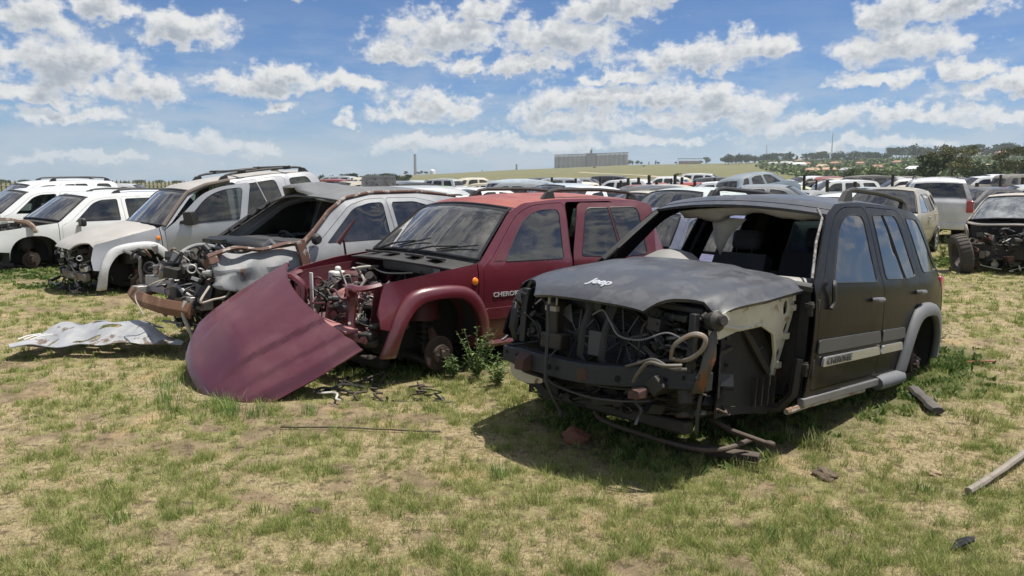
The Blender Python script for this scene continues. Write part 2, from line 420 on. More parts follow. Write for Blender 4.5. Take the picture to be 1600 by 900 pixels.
# shade-side ground under and beside the wrecks carries lush weeds: (x, y, radius)
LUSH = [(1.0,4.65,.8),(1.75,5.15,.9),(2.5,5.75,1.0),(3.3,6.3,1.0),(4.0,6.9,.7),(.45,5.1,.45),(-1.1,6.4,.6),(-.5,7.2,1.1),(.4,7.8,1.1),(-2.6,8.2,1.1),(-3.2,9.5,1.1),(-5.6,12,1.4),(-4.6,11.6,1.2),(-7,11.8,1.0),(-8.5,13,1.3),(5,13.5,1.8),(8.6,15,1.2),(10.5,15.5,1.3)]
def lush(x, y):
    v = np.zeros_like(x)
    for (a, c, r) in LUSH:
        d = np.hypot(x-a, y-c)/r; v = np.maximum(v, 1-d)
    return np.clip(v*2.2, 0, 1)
def ground_mesh():
    rs = [.35]
    while rs[-1] < 5200: rs.append(rs[-1]*(1.0135 if rs[-1] < 60 else 1.04))
    azs = list(np.arange(-44, 44.01, .16)) + list(np.arange(46, 316, 4.0))
    nr, na = len(rs), len(azs); Rr, A = np.meshgrid(rs, np.radians(azs), indexing='ij')
    X = Rr*np.sin(A); Y = Rr*np.cos(A); Z = terr(X, Y)
    V = np.stack([X, Y, Z], -1).reshape(-1, 3); V = np.vstack([V, [[0,0,float(terr(np.zeros(1), np.zeros(1))[0])]]])
    i, j = np.meshgrid(np.arange(nr-1), np.arange(na), indexing='ij'); j2 = (j+1) % na
    F = np.stack([i*na+j, (i+1)*na+j, (i+1)*na+j2, i*na+j2], -1).reshape(-1, 4)[:, ::-1]
    tri = np.array([[nr*na, k, (k+1) % na] for k in range(na)])[:, ::-1]
    me = bpy.data.meshes.new('ground'); me.vertices.add(len(V)); me.vertices.foreach_set('co', V.ravel())
    nl = F.size + tri.size; me.loops.add(nl); me.loops.foreach_set('vertex_index', np.concatenate([F.ravel(), tri.ravel()]))
    me.polygons.add(len(F)+len(tri)); me.polygons.foreach_set('loop_start', np.concatenate([np.arange(len(F))*4, len(F)*4+np.arange(len(tri))*3]))
    me.update(calc_edges=True); me.validate()
    me.polygons.foreach_set('use_smooth', [True]*len(me.polygons))
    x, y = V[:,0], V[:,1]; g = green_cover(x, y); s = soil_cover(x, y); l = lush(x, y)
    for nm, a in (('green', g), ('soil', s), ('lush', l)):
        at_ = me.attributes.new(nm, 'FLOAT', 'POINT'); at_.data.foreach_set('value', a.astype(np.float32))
    ob = link(bpy.data.objects.new('ground', me)); ob['kind'] = 'structure'
    m = bpy.data.materials.new('ground'); m.use_nodes = True; q = NB(m.node_tree); bs = m.node_tree.nodes['Principled BSDF']
    def attr(n):
        a = q.n('ShaderNodeAttribute'); a.attribute_name = n; return a.outputs['Fac']
    pos = q.n('ShaderNodeNewGeometry').outputs['Position']; r = q.vm('LENGTH', pos)
    fine = q.noise(pos, 38, 6, .75); mid = q.noise(pos, 7, 5, .65); strk = q.noise(q.vm('MULTIPLY', pos, (30, 90, 30)), 1., 4, .7)
    straw = q.mix(q.ramp(fine, .3, .7), (.17,.135,.075), (.47,.385,.225))
    straw = q.mix(q.m('MULTIPLY', q.ramp(strk, .5, .75), .5), straw, (.56,.46,.30))
    grn = q.mix(q.ramp(fine, .3, .7), (.10,.115,.035), (.28,.29,.10))
    soilc = q.mix(q.ramp(mid, .3, .7), (.12,.085,.055), (.30,.22,.145))
    gm = q.ramp(q.m('ADD', attr('green'), q.m('MULTIPLY', q.m('SUBTRACT', fine, .5), .35)), .42, .56)
    c = q.mix(q.m('MULTIPLY', gm, .65), straw, grn)
    sm = q.ramp(q.m('ADD', attr('soil'), q.m('MULTIPLY', q.m('SUBTRACT', fine, .5), .4)), .56, .66)
    c = q.mix(q.m('MULTIPLY', sm, .75), c, soilc)
    gap = q.noise(pos, 13, 5, .7); c = q.mix(q.m('MULTIPLY', q.ramp(gap, .52, .64), .8), c, (.075,.055,.038))
    org = q.noise(pos, 1.7, 4, .6); c = q.mix(q.m('MULTIPLY', q.ramp(org, .56, .70), .45), c, (.50,.34,.19))
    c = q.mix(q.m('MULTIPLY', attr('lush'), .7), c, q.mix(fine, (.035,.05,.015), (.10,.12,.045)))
    # yard ground further off, then the field
    farn = q.noise(pos, .05, 5, .6); fm = q.noise(pos, .35, 5, .65)
    yard = q.mix(q.ramp(fm, .35, .65), (.13,.16,.05), (.27,.25,.12))
    c = q.mix(q.ramp(r, 14, 40), c, yard)
    fieldc = q.mix(q.ramp(farn, .3, .7), (.12,.128,.052), (.185,.165,.080))
    fstr = q.noise(q.vm('MULTIPLY', pos, (.004, .02, .01)), 1., 5, .65)
    fieldc = q.mix(q.m('MULTIPLY', q.ramp(fstr, .5, .68), .55), fieldc, (.16,.12,.075))
    c = q.mix(q.ramp(r, 60, 95), c, fieldc)
    q.put(bs.inputs['Base Color'], c); bs.inputs['Roughness'].default_value = .95; bs.inputs['Specular IOR Level'].default_value = .15
    bp = q.n('ShaderNodeBump'); bp.inputs['Strength'].default_value = .9; bp.inputs['Distance'].default_value = .02
    q.put(bp.inputs['Height'], q.m('ADD', fine, mid)); q.put(bs.inputs['Normal'], bp.outputs[0])
    me.materials.append(m)
ground_mesh()

# ------------------------------------------------------------------ far landscape
def leaf_mat(name, a, c, sc=.5, attr=None):
    m = bpy.data.materials.new(name); m.use_nodes = True; q = NB(m.node_tree); bs = m.node_tree.nodes['Principled BSDF']
    pos = q.n('ShaderNodeNewGeometry').outputs['Position']
    rnd = q.n('ShaderNodeObjectInfo').outputs['Random']
    f = q.noise(pos, sc, 4, .7); f = q.ramp(q.m('ADD', f, q.m('MULTIPLY', q.m('SUBTRACT', rnd, .5), .35)), .3, .7)
    q.put(bs.inputs['Base Color'], q.mix(f, a, c)); bs.inputs['Roughness'].default_value = .8; bs.inputs['Specular IOR Level'].default_value = .2
    return m
LEAF_D = leaf_mat('foliage dark', (.035,.055,.022), (.085,.11,.042))
LEAF_M = leaf_mat('foliage mid', (.040,.065,.020), (.10,.135,.045))
LEAF_O = leaf_mat('foliage olive', (.08,.09,.04), (.17,.17,.08))
LEAF_B = leaf_mat('foliage blue green', (.045,.065,.045), (.09,.115,.075))
BARK = mat('bark', (.10,.075,.055), .9, bump=.4, bscale=20)
def crown_mesh(rng, lobes, n, leaf, name, m):
    """leaf clumps scattered through several lobes of a crown"""
    mb = MB()
    for k in range(n):
        c, rad = lobes[rng.randrange(len(lobes))]
        d = Vector((rng.gauss(0,1), rng.gauss(0,1), rng.gauss(0,1))).normalized()*(rng.random()**.35)
        p = Vector(c)+Vector((d.x*rad[0], d.y*rad[1], d.z*rad[2]))*rng.choice((1,1,1,1.18))
        a = Vector((rng.gauss(0,1), rng.gauss(0,1), rng.gauss(0,.6)+.2)).normalized(); u = a.orthogonal().normalized(); w = a.cross(u)
        s = leaf*rng.uniform(.5, 1.4)
        t0 = rng.random()*6.28
        vs = [p+(u*math.cos(t0+i*1.2566)+w*math.sin(t0+i*1.2566))*s*rng.uniform(.6,1.15)+a*rng.uniform(-.2,.2)*s for i in range(5)]
        mb.add(vs, [(0,1,2),(0,2,3),(0,3,4)])
    return mb
def tree_proto(seed, kind):
    rng = random.Random(seed)
    if kind == 'round': lob = [((rng.uniform(-.28,.28), rng.uniform(-.28,.28), .55+rng.uniform(-.18,.22)), (rng.uniform(.2,.34),)*2+(rng.uniform(.16,.26),)) for _ in range(8)]; n, lf = 1000, .040
    elif kind == 'tall': lob = [((rng.uniform(-.08,.08), rng.uniform(-.08,.08), .25+.6*i/6), (.16-.012*i, .16-.012*i, .13)) for i in range(7)]; n, lf = 800, .028
    elif kind == 'umbrella': lob = [((.36*math.cos(i*1.1)*rng.uniform(.4,1), .36*math.sin(i*1.1)*rng.uniform(.4,1), .72+rng.uniform(-.10,.12)), (.2, .2, .085)) for i in range(10)]; n, lf = 620, .042
    elif kind == 'acacia': lob = [((.42*math.cos(i*1.7)*rng.uniform(.3,1), .42*math.sin(i*1.7)*rng.uniform(.3,1), .62+rng.uniform(-.22,.22)), (.15, .15, .065)) for i in range(20)]; n, lf = 5200, .014
    else: lob = [((rng.uniform(-.45,.45), rng.uniform(-.3,.3), .30+rng.uniform(-.08,.1)), (.26,.26,.2)) for _ in range(7)]; n, lf = 420, .055
    root = thing('tree', 'tree', 'tree')
    build(crown_mesh(rng, lob, n, lf, 'crown', None), 'crown', {'round': LEAF_D, 'tall': LEAF_D, 'umbrella': LEAF_M, 'low': LEAF_M, 'acacia': LEAF_O}[kind], root, smooth=False)
    tb = MB(); tb.tube([(0,0,-.03),(.01,0,.15),(.02,.01,.35),(0,.0,.62)], [.03,.022,.017,.008], 7)
    for i in range(5):
        a = i*1.3+rng.random(); z = rng.uniform(.25,.45)
        tb.tube([(0,0,z),(.12*math.cos(a),.12*math.sin(a),z+.12),(.24*math.cos(a),.24*math.sin(a),z+.24)], [.012,.008,.004], 5)
    build(tb, 'trunk', BARK, root)
    return root
PROTO = {k: [tree_proto(i*7+j, k) for j in range(3)] for i, k in enumerate(('round','tall','umbrella','low','acacia'))}
_used = set()
def put_tree(kind, loc, h_, label, group, rng, wid=1.):
    k = rng.randrange(3); src = PROTO[kind][k]
    if (kind, k) not in _used: _used.add((kind, k)); t = src
    else: t = copy_tree(src)
    t.location = loc; t.scale = (h_*wid, h_*wid, h_); t.rotation_euler = (0, 0, rng.random()*6.28)
    t['label'] = label; t['group'] = group; t['category'] = 'tree'
    return t
rng = random.Random(4)
# trees beyond the left fence and along the left of the ridge
for i in range(30):
    az = -15.6 + i*.265 + rng.uniform(-.12,.12)
    d = rng.uniform(560, 700); a = R(az); x, y = d*math.sin(a), d*math.cos(a)
    put_tree(rng.choice(['round','round','low']), (x, y, tz(x,y)-.6), rng.uniform(6.0, 9.5), 'dark leafy tree in the row behind the palisade fence, left of the smokestack', 'trees in the row behind the palisade fence', rng, 1.1)
for i in range(16):
    az = -34 + i*1.22 + rng.uniform(-.5,.5); d = 900; a = R(az); x, y = d*math.sin(a), d*math.cos(a)
    put_tree('low', (x, y, tz(x,y)-.5), rng.uniform(4.5,8), 'tiny far tree on the flat horizon at the left', 'far trees on the flat left horizon', rng, 1.5)
# trees by the silos and on the ridge
for az, s in [(5.6,5),(6.6,7),(9.0,12),(9.2,9),(9.55,10),(9.8,7),(10.4,7),(10.9,9),(11.1,7),(12.4,6),(14.55,15),(14.7,12),(14.2,8),(-2.3,5),(-7.2,8),(-6.6,8),(-8.1,10),(-6.9,9)]:
    p = at(az, 1.); put_tree(rng.choice(['round','tall','round']) if s < 14 else 'umbrella', p-Vector((0,0,1)), s*1.25, 'small tree standing on the ridge beside the silos', 'trees on the ridge by the silos', rng)
for az, te in [(12.6,.0075),(13.1,.006),(6.3,.018),(10.0,.0195)]:
    p = at(az, te); put_tree('low', p, 5, 'lone round bush out on the grassy slope', 'lone bushes on the grassy slope', rng)
for i in range(34):                                  # dark belt right of the ruin
    az = 15.9+i*.105+rng.uniform(-.1,.1); p = at(az, 1.)*rng.uniform(.8,.97); p.z = tz(p.x,p.y)
    put_tree(rng.choice(['round','tall','round']), p, rng.uniform(12, 22), 'dark tree in the dense belt right of the roofless frame building', 'dense belt of dark trees on the ridge', rng)
for i in range(70):                                  # skyline over the suburb
    az = 19.3+i*.235+rng.uniform(-.2,.2); p = at(az, 1.); p *= rng.uniform(.82, .99); p.z = tz(p.x,p.y)
    put_tree(rng.choice(['round','round','umbrella','tall']), p, rng.uniform(11, 24)*(1.25 if i > 30 else 1), 'tree standing against the sky along the top of the wooded suburb', 'skyline trees above the suburb', rng, 1.15)
for az, te, hh, w_ in [(30.6,-.002,14,1.05),(29.6,-.001,10,1.1),(34.1,-.002,13,1.1),(32.7,-.001,8,1.2),(31.6,-.001,8.5,1.2),(28.2,-.001,6,1.2),(24.6,0.0,6,1.3),(22.0,-.0008,6,1.3),(26.0,-.001,6,1.3),(35.0,-.001,9,1.1)]:
    a = R(az); d = 240 if hh > 9 else 330; x, y = d*math.sin(a), d*math.cos(a)
    lab = {30.6:'big olive-green spreading tree rising over the parked wrecks at the right', 34.1:'spreading olive tree at the right edge of the view'}.get(az, 'leafy tree at the foot of the wooded hillside')
    put_tree('acacia' if hh > 12 else 'round', (x, y, tz(x,y)-.4), hh*(.92 if hh > 12 else 1), lab, 'trees at the foot of the hillside', rng, w_)
# wooded suburb: one mass of canopy
wb = MB(); wr = random.Random(9)
for i in range(2700):
    az = wr.uniform(18.5, 48); lo = np.interp(az, [18.5,21,24,48], [.016,.006,.003,.002])
    te = lo + (.0262-lo)*wr.random()**.85
    p = at(az, te, 150); s = wr.uniform(4, 9)*min(1, .45+np.hypot(p.x,p.y)/1600)
    for k in range(26):
        d = Vector((wr.gauss(0,.5), wr.gauss(0,.5), abs(wr.gauss(0,.45)))); c = p+d*s*.8
        a = Vector((wr.gauss(0,1), wr.gauss(0,1), wr.gauss(0,1))).normalized(); u = a.orthogonal().normalized(); w = a.cross(u); q_ = s*.28*wr.uniform(.5,1.2)
        wb.add([c+u*q_, c+w*q_, c-u*q_, c-w*q_*.8], [(0,1,2),(0,2,3)])
WM = leaf_mat('canopy', (.045,.075,.028), (.15,.19,.07), .035)
w_ob = build(wb, 'woodland', WM, smooth=False); tag(w_ob, 'wooded hillside canopy of green suburb trees at the right', 'woodland', kind='stuff')
# houses in the suburb
def house(az, te, w, d, h_, wall, roof, label, rot=0, flat=False, rmul=1.):
    p = at(az, te, 150)*rmul; p.z = tz(p.x,p.y)
    t = thing('house', label, 'house', p, (0,0,-R(az)+rot), 'houses on the wooded hillside')
    mb = MB(); mb.box((0,0,h_/2+.5), (w, d, h_+3)); wl = build(mb, 'wall', mat('wall %s' % (wall,), wall, .85, vary=.06), t, smooth=False)
    rb = MB()
    if flat: rb.box((0,0,h_+2.3), (w+.8, d+.8, .5))
    else:
        z0 = h_+2; z1 = z0+d*.28; o = .5
        A = [(-w/2-o,-d/2-o,z0),(w/2+o,-d/2-o,z0),(w/2+o,d/2+o,z0),(-w/2-o,d/2+o,z0),(-w/2+d*.3,0,z1),(w/2-d*.3,0,z1)]
        rb.add(A, [(0,1,5,4),(2,3,4,5),(1,2,5),(3,0,4),(3,2,1,0)])
    build(rb, 'roof', mat('roof %s' % (roof,), roof, .7, vary=.08), t, smooth=False)
    nw = max(2, int(w/4))
    for k in range(nw):
        wb_ = MB(); wb_.box((-w/2+(k+.5)*w/nw, -d/2-.04, 1.4+h_*.3), (w/nw*.45, .12, 1.3)); build(wb_, 'window', mat('house window', (.05,.06,.07), .2), t, smooth=False)
WH=(.66,.64,.60); CR=(.50,.42,.32); BR=(.30,.17,.11); RT=(.33,.16,.10); RG=(.34,.34,.34); RW=(.6,.6,.6)
for a in [(19.3,.0190,16,9,4,WH,RG,'white house with grey roof at the left end of the hillside houses'),
 (20.2,.0185,20,10,5,WH,RG,'long white double-storey house below the dark tree belt'),(20.9,.0165,24,10,5,(.72,.71,.69),RW,'large bright white block among the lower trees'),
 (21.5,.0185,14,8,4,CR,RT,'cream house with tiled roof beside the white block'),(22.6,.014,14,9,4,CR,(.45,.30,.22),'cream house with pale orange roof above the lower trees'),
 (22.0,.0085,13,8,3,BR,(.40,.24,.17),'orange-brown roofed house low on the hillside, left one of two'),(23.0,.0095,14,8,3,BR,(.45,.27,.19),'orange-brown roofed house low on the hillside, right one of two'),
 (24.2,.0085,12,7,3,WH,RG,'small white house half hidden by bushes'),(23.4,.019,14,8,4,CR,RT,'cream house high on the hillside among trees'),
 (21.0,.0235,14,8,4,CR,RT,'pale house just under the skyline trees left of the tall mast'),(25.0,.0185,12,8,4,CR,RT,'tan house in the middle of the wooded slope'),
 (28.4,.0075,13,8,3.5,(.75,.74,.72),RW,'bright white house with pale metal roof, larger of the pair'),(29.2,.0075,10,8,3.5,(.75,.74,.72),RG,'bright white house with grey roof, smaller of the pair'),
 (31.9,.0125,12,8,4,WH,RG,'white-walled house behind the right hand trees'),(32.9,.0085,16,9,4,(.48,.38,.26),(.42,.33,.24),'tan long house right of the big spreading tree'),
 (33.9,.008,16,8,4,(.55,.45,.33),(.40,.33,.26),'sandy long house at the far right below the trees'),(33.1,.0285,60,12,6,BR,(.38,.20,.15),'long red-brick building on the skyline at the far right'),
 (31.6,.0290,45,12,5,(.5,.48,.45),RG,'long pale building on the skyline beside the red-brick one'),(27.3,.0195,12,8,4,CR,RT,'ochre house on the slope under the big domed trees'),(26.1,.012,12,8,4,WH,RT,'white house with rust roof in mid slope')]:
    house(*a, rmul=.93)
# dirt track across the field
ps = [at(a, t) for a, t in [(5.2,.0125),(6.4,.0110),(8.0,.0100),(9.8,.0085),(11.2,.0060),(12.4,.0030),(13.4,.0012),(13.9,-.0005)]]
ps = smooth_path(ps, 8); mb = MB(); vs = []
for i, p in enumerate(ps):
    w_ = 2.2+np.hypot(p.x,p.y)*.003
    d = (ps[min(i+1,len(ps)-1)]-ps[max(i-1,0)]); n_ = Vector((d.y,-d.x,0)).normalized()*w_
    for s_ in (-1,1):
        q_ = p+n_*s_; vs.append((q_.x,q_.y,tz(q_.x,q_.y)+.12))
mb.add(vs, [(2*i,2*i+1,2*i+3,2*i+2) for i in range(len(ps)-1)])
o = build(mb, 'dirt_track', mat('track', (.40,.34,.25), .95)); o['kind'] = 'structure'
# silos
CON = mat('silo concrete', (.40,.38,.35), .85, vary=.1, vscale=.05); WHT = mat('silo white band', (.75,.75,.73), .7); DK = mat('silo roof', (.22,.22,.22), .7)
p = at(6.05, 1.); t = thing('grain_silo', 'long row of grey concrete grain silos with a central tower on the ridge', 'silo', p, (0,0,-R(6.05)))
n = 16; W_ = 186; cw = W_/n
for k in range(n):
    if k in (7, 8): continue
    x = -W_/2+(k+.5)*cw; top = 24 + 6*k/n; zb = -8
    mb = MB(); mb.cyl((x,0,zb),(x,0,top),cw*.5,14); s_ = build(mb, 'silo_cell', CON, t)
    mb = MB(); mb.cyl((x,0,top),(x,0,top+3.2),cw*.49,14); build(mb, 'gallery_band', WHT, s_)
for sgn, k0, k1 in ((0,0,7),(1,9,16)):
    mb = MB(); xa = -W_/2+k0*cw; xb = -W_/2+k1*cw; za = 28+6*k0/n; zc = 28+6*k1/n
    mb.add([(xa,-5,za),(xb,-5,zc),(xb,5,zc),(xa,5,za),(xa,-5,za+1.6),(xb,-5,zc+1.6),(xb,5,zc+1.6),(xa,5,za+1.6)], [(0,1,5,4),(1,2,6,5),(2,3,7,6),(3,0,4,7),(4,5,6,7),(3,2,1,0)])
    build(mb, 'gallery_roof', DK, t, smooth=False)
mb = MB(); mb.box((0,0,10),(cw*2.1,14,46)); mb.box((0,0,36),(6,8,10)); mb.box((1,0,43),(1.2,1.2,10)); build(mb, 'tower', mat('tower concrete', (.30,.28,.27), .85, vary=.08, vscale=.1), t, smooth=False)
# chimney stacks, masts, tank, ruin
def stack(az, d, h_, r_, label, name='smokestack', cat='chimney'):
    a = R(az); x, y = d*math.sin(a), d*math.cos(a); o = MB(); o.tube([(0,0,0),(0,0,h_)], [r_, r_*.75], 12); o.ring((0,0,h_),(0,0,1),r_*.8,.4,16,6)
    ob = build(o, name, mat('stack grey', (.26,.24,.24), .8)); ob.location = (x,y,tz(x,y)-2); tag(ob, label, cat)
stack(-7.4, 2600, 78, 5.5, 'tall grey smokestack rising behind the ridge trees'); stack(.35, 1850, 15, 2.6, 'short dark chimney on the bare ridge left of the silos')
def mast(az, h_, label):
    p = at(az, 1.)*.97; o = MB(); p.z = tz(p.x,p.y)
    for a in (0, 2.09, 4.19): o.tube([(2*math.cos(a),2*math.sin(a),0),(.4*math.cos(a),.4*math.sin(a),h_)], [.45,.25], 4)
    for k in range(14):
        z = h_*k/14; r0 = 2-1.6*k/14
        for a in (0,2.09,4.19): o.tube([(r0*math.cos(a),r0*math.sin(a),z),(r0*.9*math.cos(a+2.09),r0*.9*math.sin(a+2.09),z+h_/14)], .16, 4)
    if h_ > 40: pass
    ob = build(o, 'radio_mast', mat('mast', (.45,.45,.46), .6)); ob.location = p; tag(ob, label, 'mast')
mast(18.8, 40, 'short lattice radio mast above the dark tree belt'); mast(23.15, 64, 'tall thin radio mast above the suburb')
a = R(-6.1); o = MB(); o.lathe((0,0,0),(0,0,1),[(0,12),(3.5,11.2),(6.5,9),(7,7),(7,-3)],24); ob = build(o, 'water_tank', mat('tank', (.72,.72,.70), .5)); x, y = 1850*math.sin(a), 1850*math.cos(a); ob.location = (x,y,tz(x,y)); tag(ob, 'white domed water tank on the ridge right of the smokestack', 'tank')
p = at(13.4, 1.)*.96; p.z = tz(p.x,p.y); t = thing('frame_building', 'roofless brick and frame building on the ridge between silos and tree belt', 'building', p, (0,0,-R(13.4)))
mb = MB(); mb.box((0,0,3),(52,9,8)); build(mb, 'wall', mat('ruin brick', (.33,.22,.16), .9, blot=(.5,.45,.4), blotscale=.3), t, smooth=False)
for k in range(9):
    mb = MB(); mb.box((-26+k*6.5,0,9.5),(.9,1.2,6)); build(mb, 'column', CON, t, smooth=False)
mb = MB(); mb.box((0,0,13),(56,11,1.1)); build(mb, 'roof_slab', mat('slab', (.5,.5,.5), .8), t, smooth=False)
# ------------------------------------------------------------------ cars
PLASTIC = mat('black plastic', (.022,.022,.024), .5, dust=.25, dustcol=(.16,.14,.11))
RUBBER = mat('rubber', (.018,.018,.018), .75, dust=.3, dustcol=(.14,.12,.09))
TRIM = mat('black trim', (.02,.02,.022), .38, vary=.2)
DARKM = mat('dark metal', (.032,.031,.030), .55, metal=.3, dust=.28, dustcol=(.15,.12,.09), blot=(.10,.05,.03), blotscale=8, blotlim=(.56,.7), bump=.3)
STEEL = mat('grey steel', (.22,.22,.23), .45, metal=.6, dust=.3, dustcol=(.2,.17,.13))
ALU = mat('cast aluminium', (.42,.42,.42), .5, metal=.5, dust=.35, dustcol=(.2,.16,.12), bump=.3)
RUST = mat('rusty steel', (.070,.036,.024), .85, blot=(.15,.07,.04), blotscale=9, bump=.5, bscale=60)
DRUST = mat('dark rust', (.045,.028,.022), .85, dust=.3, bump=.4)
RUSTL = mat('light rust', (.33,.17,.09), .8, blot=(.14,.06,.035), blotscale=7, bump=.4)
CREAM = mat('cream primer', (.52,.50,.42), .5, blot=(.30,.24,.16), blotscale=10, blotlim=(.58,.68))
HOSE = mat('pale hose', (.36,.33,.27), .6); HOSEB = mat('black hose', (.025,.025,.027), .5)
WIREW = mat('white plastic', (.72,.71,.66), .45, blot=(.4,.36,.28), blotscale=12)
SEAT = mat('grey seat cloth', (.075,.078,.085), .9, bump=.4, bscale=120, vary=.2); SEATB = mat('beige seat cloth', (.33,.30,.25), .9, vary=.15)
INT = mat('interior plastic', (.05,.05,.052), .7, vary=.2); INTG = mat('grey dash plastic', (.36,.35,.32), .65, vary=.12)
LINER = mat('headliner cloth', (.42,.40,.36), .95, vary=.15)
WELL = mat('wheel well', (.022,.021,.02), .85, dust=.45, dustcol=(.07,.06,.045), bump=.4, bscale=15)
AMBER = mat('amber lens', (.9,.25,.02), .2, coat=1); REDL = mat('red lens', (.35,.01,.01), .2, coat=1)
LENS = mat('lamp lens', (.5,.52,.55), .12, metal=.6, coat=1)
GLASS = glass_mat('window glass'); GLASSD = glass_mat('dark window glass', (.10,.12,.12), 2.6, .06); WSG = glass_mat('windscreen glass', (.55,.62,.60), 1.6, .22, (.36,.34,.30))
CHROME = mat('worn silver', (.55,.55,.56), .35, metal=.7)
RIM = mat('wheel rim', (.38,.38,.39), .4, metal=.6, dust=.3)
def interp(tab, x):
    return float(np.interp(x, [t[0] for t in tab], [t[1] for t in tab]))
class Shape:
    def __init__(s, W, E, nose=(1.1,.9,.19), tail=(3.6,.6,.05), bow=((0,.20),(.33,.24),(1.25,.17),(1.9,.10),(2.6,.0),(3.9,-.03),(4.3,-.06)), crown=((0,.03),(1.2,.05),(1.9,.045),(3,.06),(4.2,.03)), L=4.2, er=.05, k=1.0):
        s.W, s.E, s.nose, s.tail, s.bow, s.crown, s.L = W, E, nose, tail, bow, crown, L
        s.Er = rpoly(E, er, closed=False, n=5)
    def y(s, a, z):
        w = interp(s.W, z)*.5 + .25*(interp(s.W, z-.02)+interp(s.W, z+.02))
        n0, n1, n2 = s.nose; t0, t1, t2 = s.tail
        if a < n0: w -= n2*((n0-a)/n1)**2*(.35+.65*float(sstep(.55, .95, z)))
        if a > t0: w -= t2*((a-t0)/t1)**2
        return w
    def side(s, sg, off=0.):
        return lambda a, z: (2.1-a, sg*(s.y(a, z)+off), z)
    def epts(s, sa, sb):
        """top edge points between two stations"""
        out = []; P = s.Er
        def atS(x):
            for i in range(len(P)-1):
                if P[i][0] <= x <= P[i+1][0] and P[i+1][0] > P[i][0]:
                    t = (x-P[i][0])/(P[i+1][0]-P[i][0]); return (x, P[i][1]+(P[i+1][1]-P[i][1])*t)
            return None
        a = atS(sa); b_ = atS(sb)
        return [a]+[p for p in P if sa+1e-4 < p[0] < sb-1e-4]+[b_]
    def top(s, se, ze, v, off=0.):
        ye = s.y(se, ze); bw = interp(s.bow, se); cr = interp(s.crown, se)
        return (2.1-(se-bw*(1-v*v)), ye*v, ze+cr*(1-v*v)+off)
    def strip(s, mb, sa, sb, vmin=-1, vmax=1, nv=14, step=.12, thick=.012, mi=0, off=0., pts=None):
        P = pts or s.epts(sa, sb); Q = [P[0]]
        for i in range(1, len(P)):
            L = math.hypot(P[i][0]-P[i-1][0], P[i][1]-P[i-1][1]); k = max(1, int(L/step))
            Q += [(P[i-1][0]+(P[i][0]-P[i-1][0])*j/k, P[i-1][1]+(P[i][1]-P[i-1][1])*j/k) for j in range(1, k+1)]
        G = [[Vector(s.top(a, z, vmin+(vmax-vmin)*j/nv, off)) for j in range(nv+1)] for a, z in Q]
        m = len(Q); vs = [p for r_ in G for p in r_]; n = len(vs)
        fs = [(i*(nv+1)+j, (i+1)*(nv+1)+j, (i+1)*(nv+1)+j+1, i*(nv+1)+j+1) for i in range(m-1) for j in range(nv)]
        fs = [f[::-1] for f in fs]
        nr = [Vector() for _ in vs]
        for f in fs:
            q = (vs[f[1]]-vs[f[0]]).cross(vs[f[3]]-vs[f[0]])
            for i in f: nr[i] += q
        v2 = [p-nr[i].normalized()*thick for i, p in enumerate(vs)]
        cnt = {}
        for f in fs:
            for i in range(4): cnt[(f[i], f[(i+1) % 4])] = 1
        allf = fs+[tuple(i+n for i in f[::-1]) for f in fs]+[(j, i, i+n, j+n) for (i, j) in cnt if (j, i) not in cnt]
        mb.add(vs+v2, allf, mi); return mb
def arch(cx, cz, r, z0, n=14, p=2.5):
    out = []
    for i in range(n+1):
        t = math.pi*i/n; c, s_ = math.cos(t), math.sin(t)
        out.append((cx-r*math.copysign(abs(c)**(2/p), c), cz+r*abs(s_)**(2/p)))
    return [(cx-r*1.0, z0)]+out+[(cx+r*1.0, z0)] if z0 < cz else out
KJ = Shape(W=[(.28,.82),(.40,.855),(.60,.872),(.85,.876),(1.0,.868),(1.08,.85),(1.14,.822),(1.50,.69),(1.62,.635),(1.72,.57)],
 E=[(.24,.60),(.25,.80),(.34,.95),(.8,1.03),(1.27,1.09),(1.76,1.525),(1.98,1.615),(2.5,1.665),(3.3,1.69),(3.95,1.675),(4.08,1.60),(4.15,1.16),(4.20,1.05),(4.205,.56),(4.12,.40)])
KJ.doors = [dict(out=rpoly([(1.30,.42),(1.30,1.04),(1.44,1.13),(1.86,1.515),(2.12,1.60),(2.54,1.63),(2.58,1.60),(2.485,1.12),(2.465,.42)], [.04,.02,.03,.16,.1,.05,.05,.06,.05]),
                 win=[rpoly([(1.57,1.09),(1.93,1.465),(2.16,1.555),(2.47,1.565),(2.375,1.09)], [.03,.14,.12,.07,.03])], handle=(2.30,.97)),
            dict(out=rpoly([(2.482,.42),(2.50,1.12),(2.60,1.635),(3.36,1.66),(3.44,1.63),(3.42,1.15),(3.30,.93),(3.10,.80),(2.98,.58),(2.93,.42)], [.05,.06,.05,.08,.08,.05,.08,.08,.08,.04]),
                 win=[rpoly([(2.59,1.11),(2.685,1.585),(2.93,1.595),(3.03,1.11)], [.03,.06,.01,.01]), rpoly([(3.055,1.11),(2.955,1.598),(3.27,1.61),(3.32,1.13)], [.01,.01,.07,.04])], handle=(3.32,1.01))]
KJ.quarter = [rpoly([(3.56,1.16),(3.52,1.61),(3.88,1.61),(4.02,1.18)], [.05,.07,.08,.05])]
KJ.arches = [(.84,.42,.43), (3.52,.42,.43)]; KJ.sill = .36
KJ.st = dict(hood=(.34,1.22), ws=(1.29,1.84), roof=(1.87,3.98), rear=(4.085,4.145))
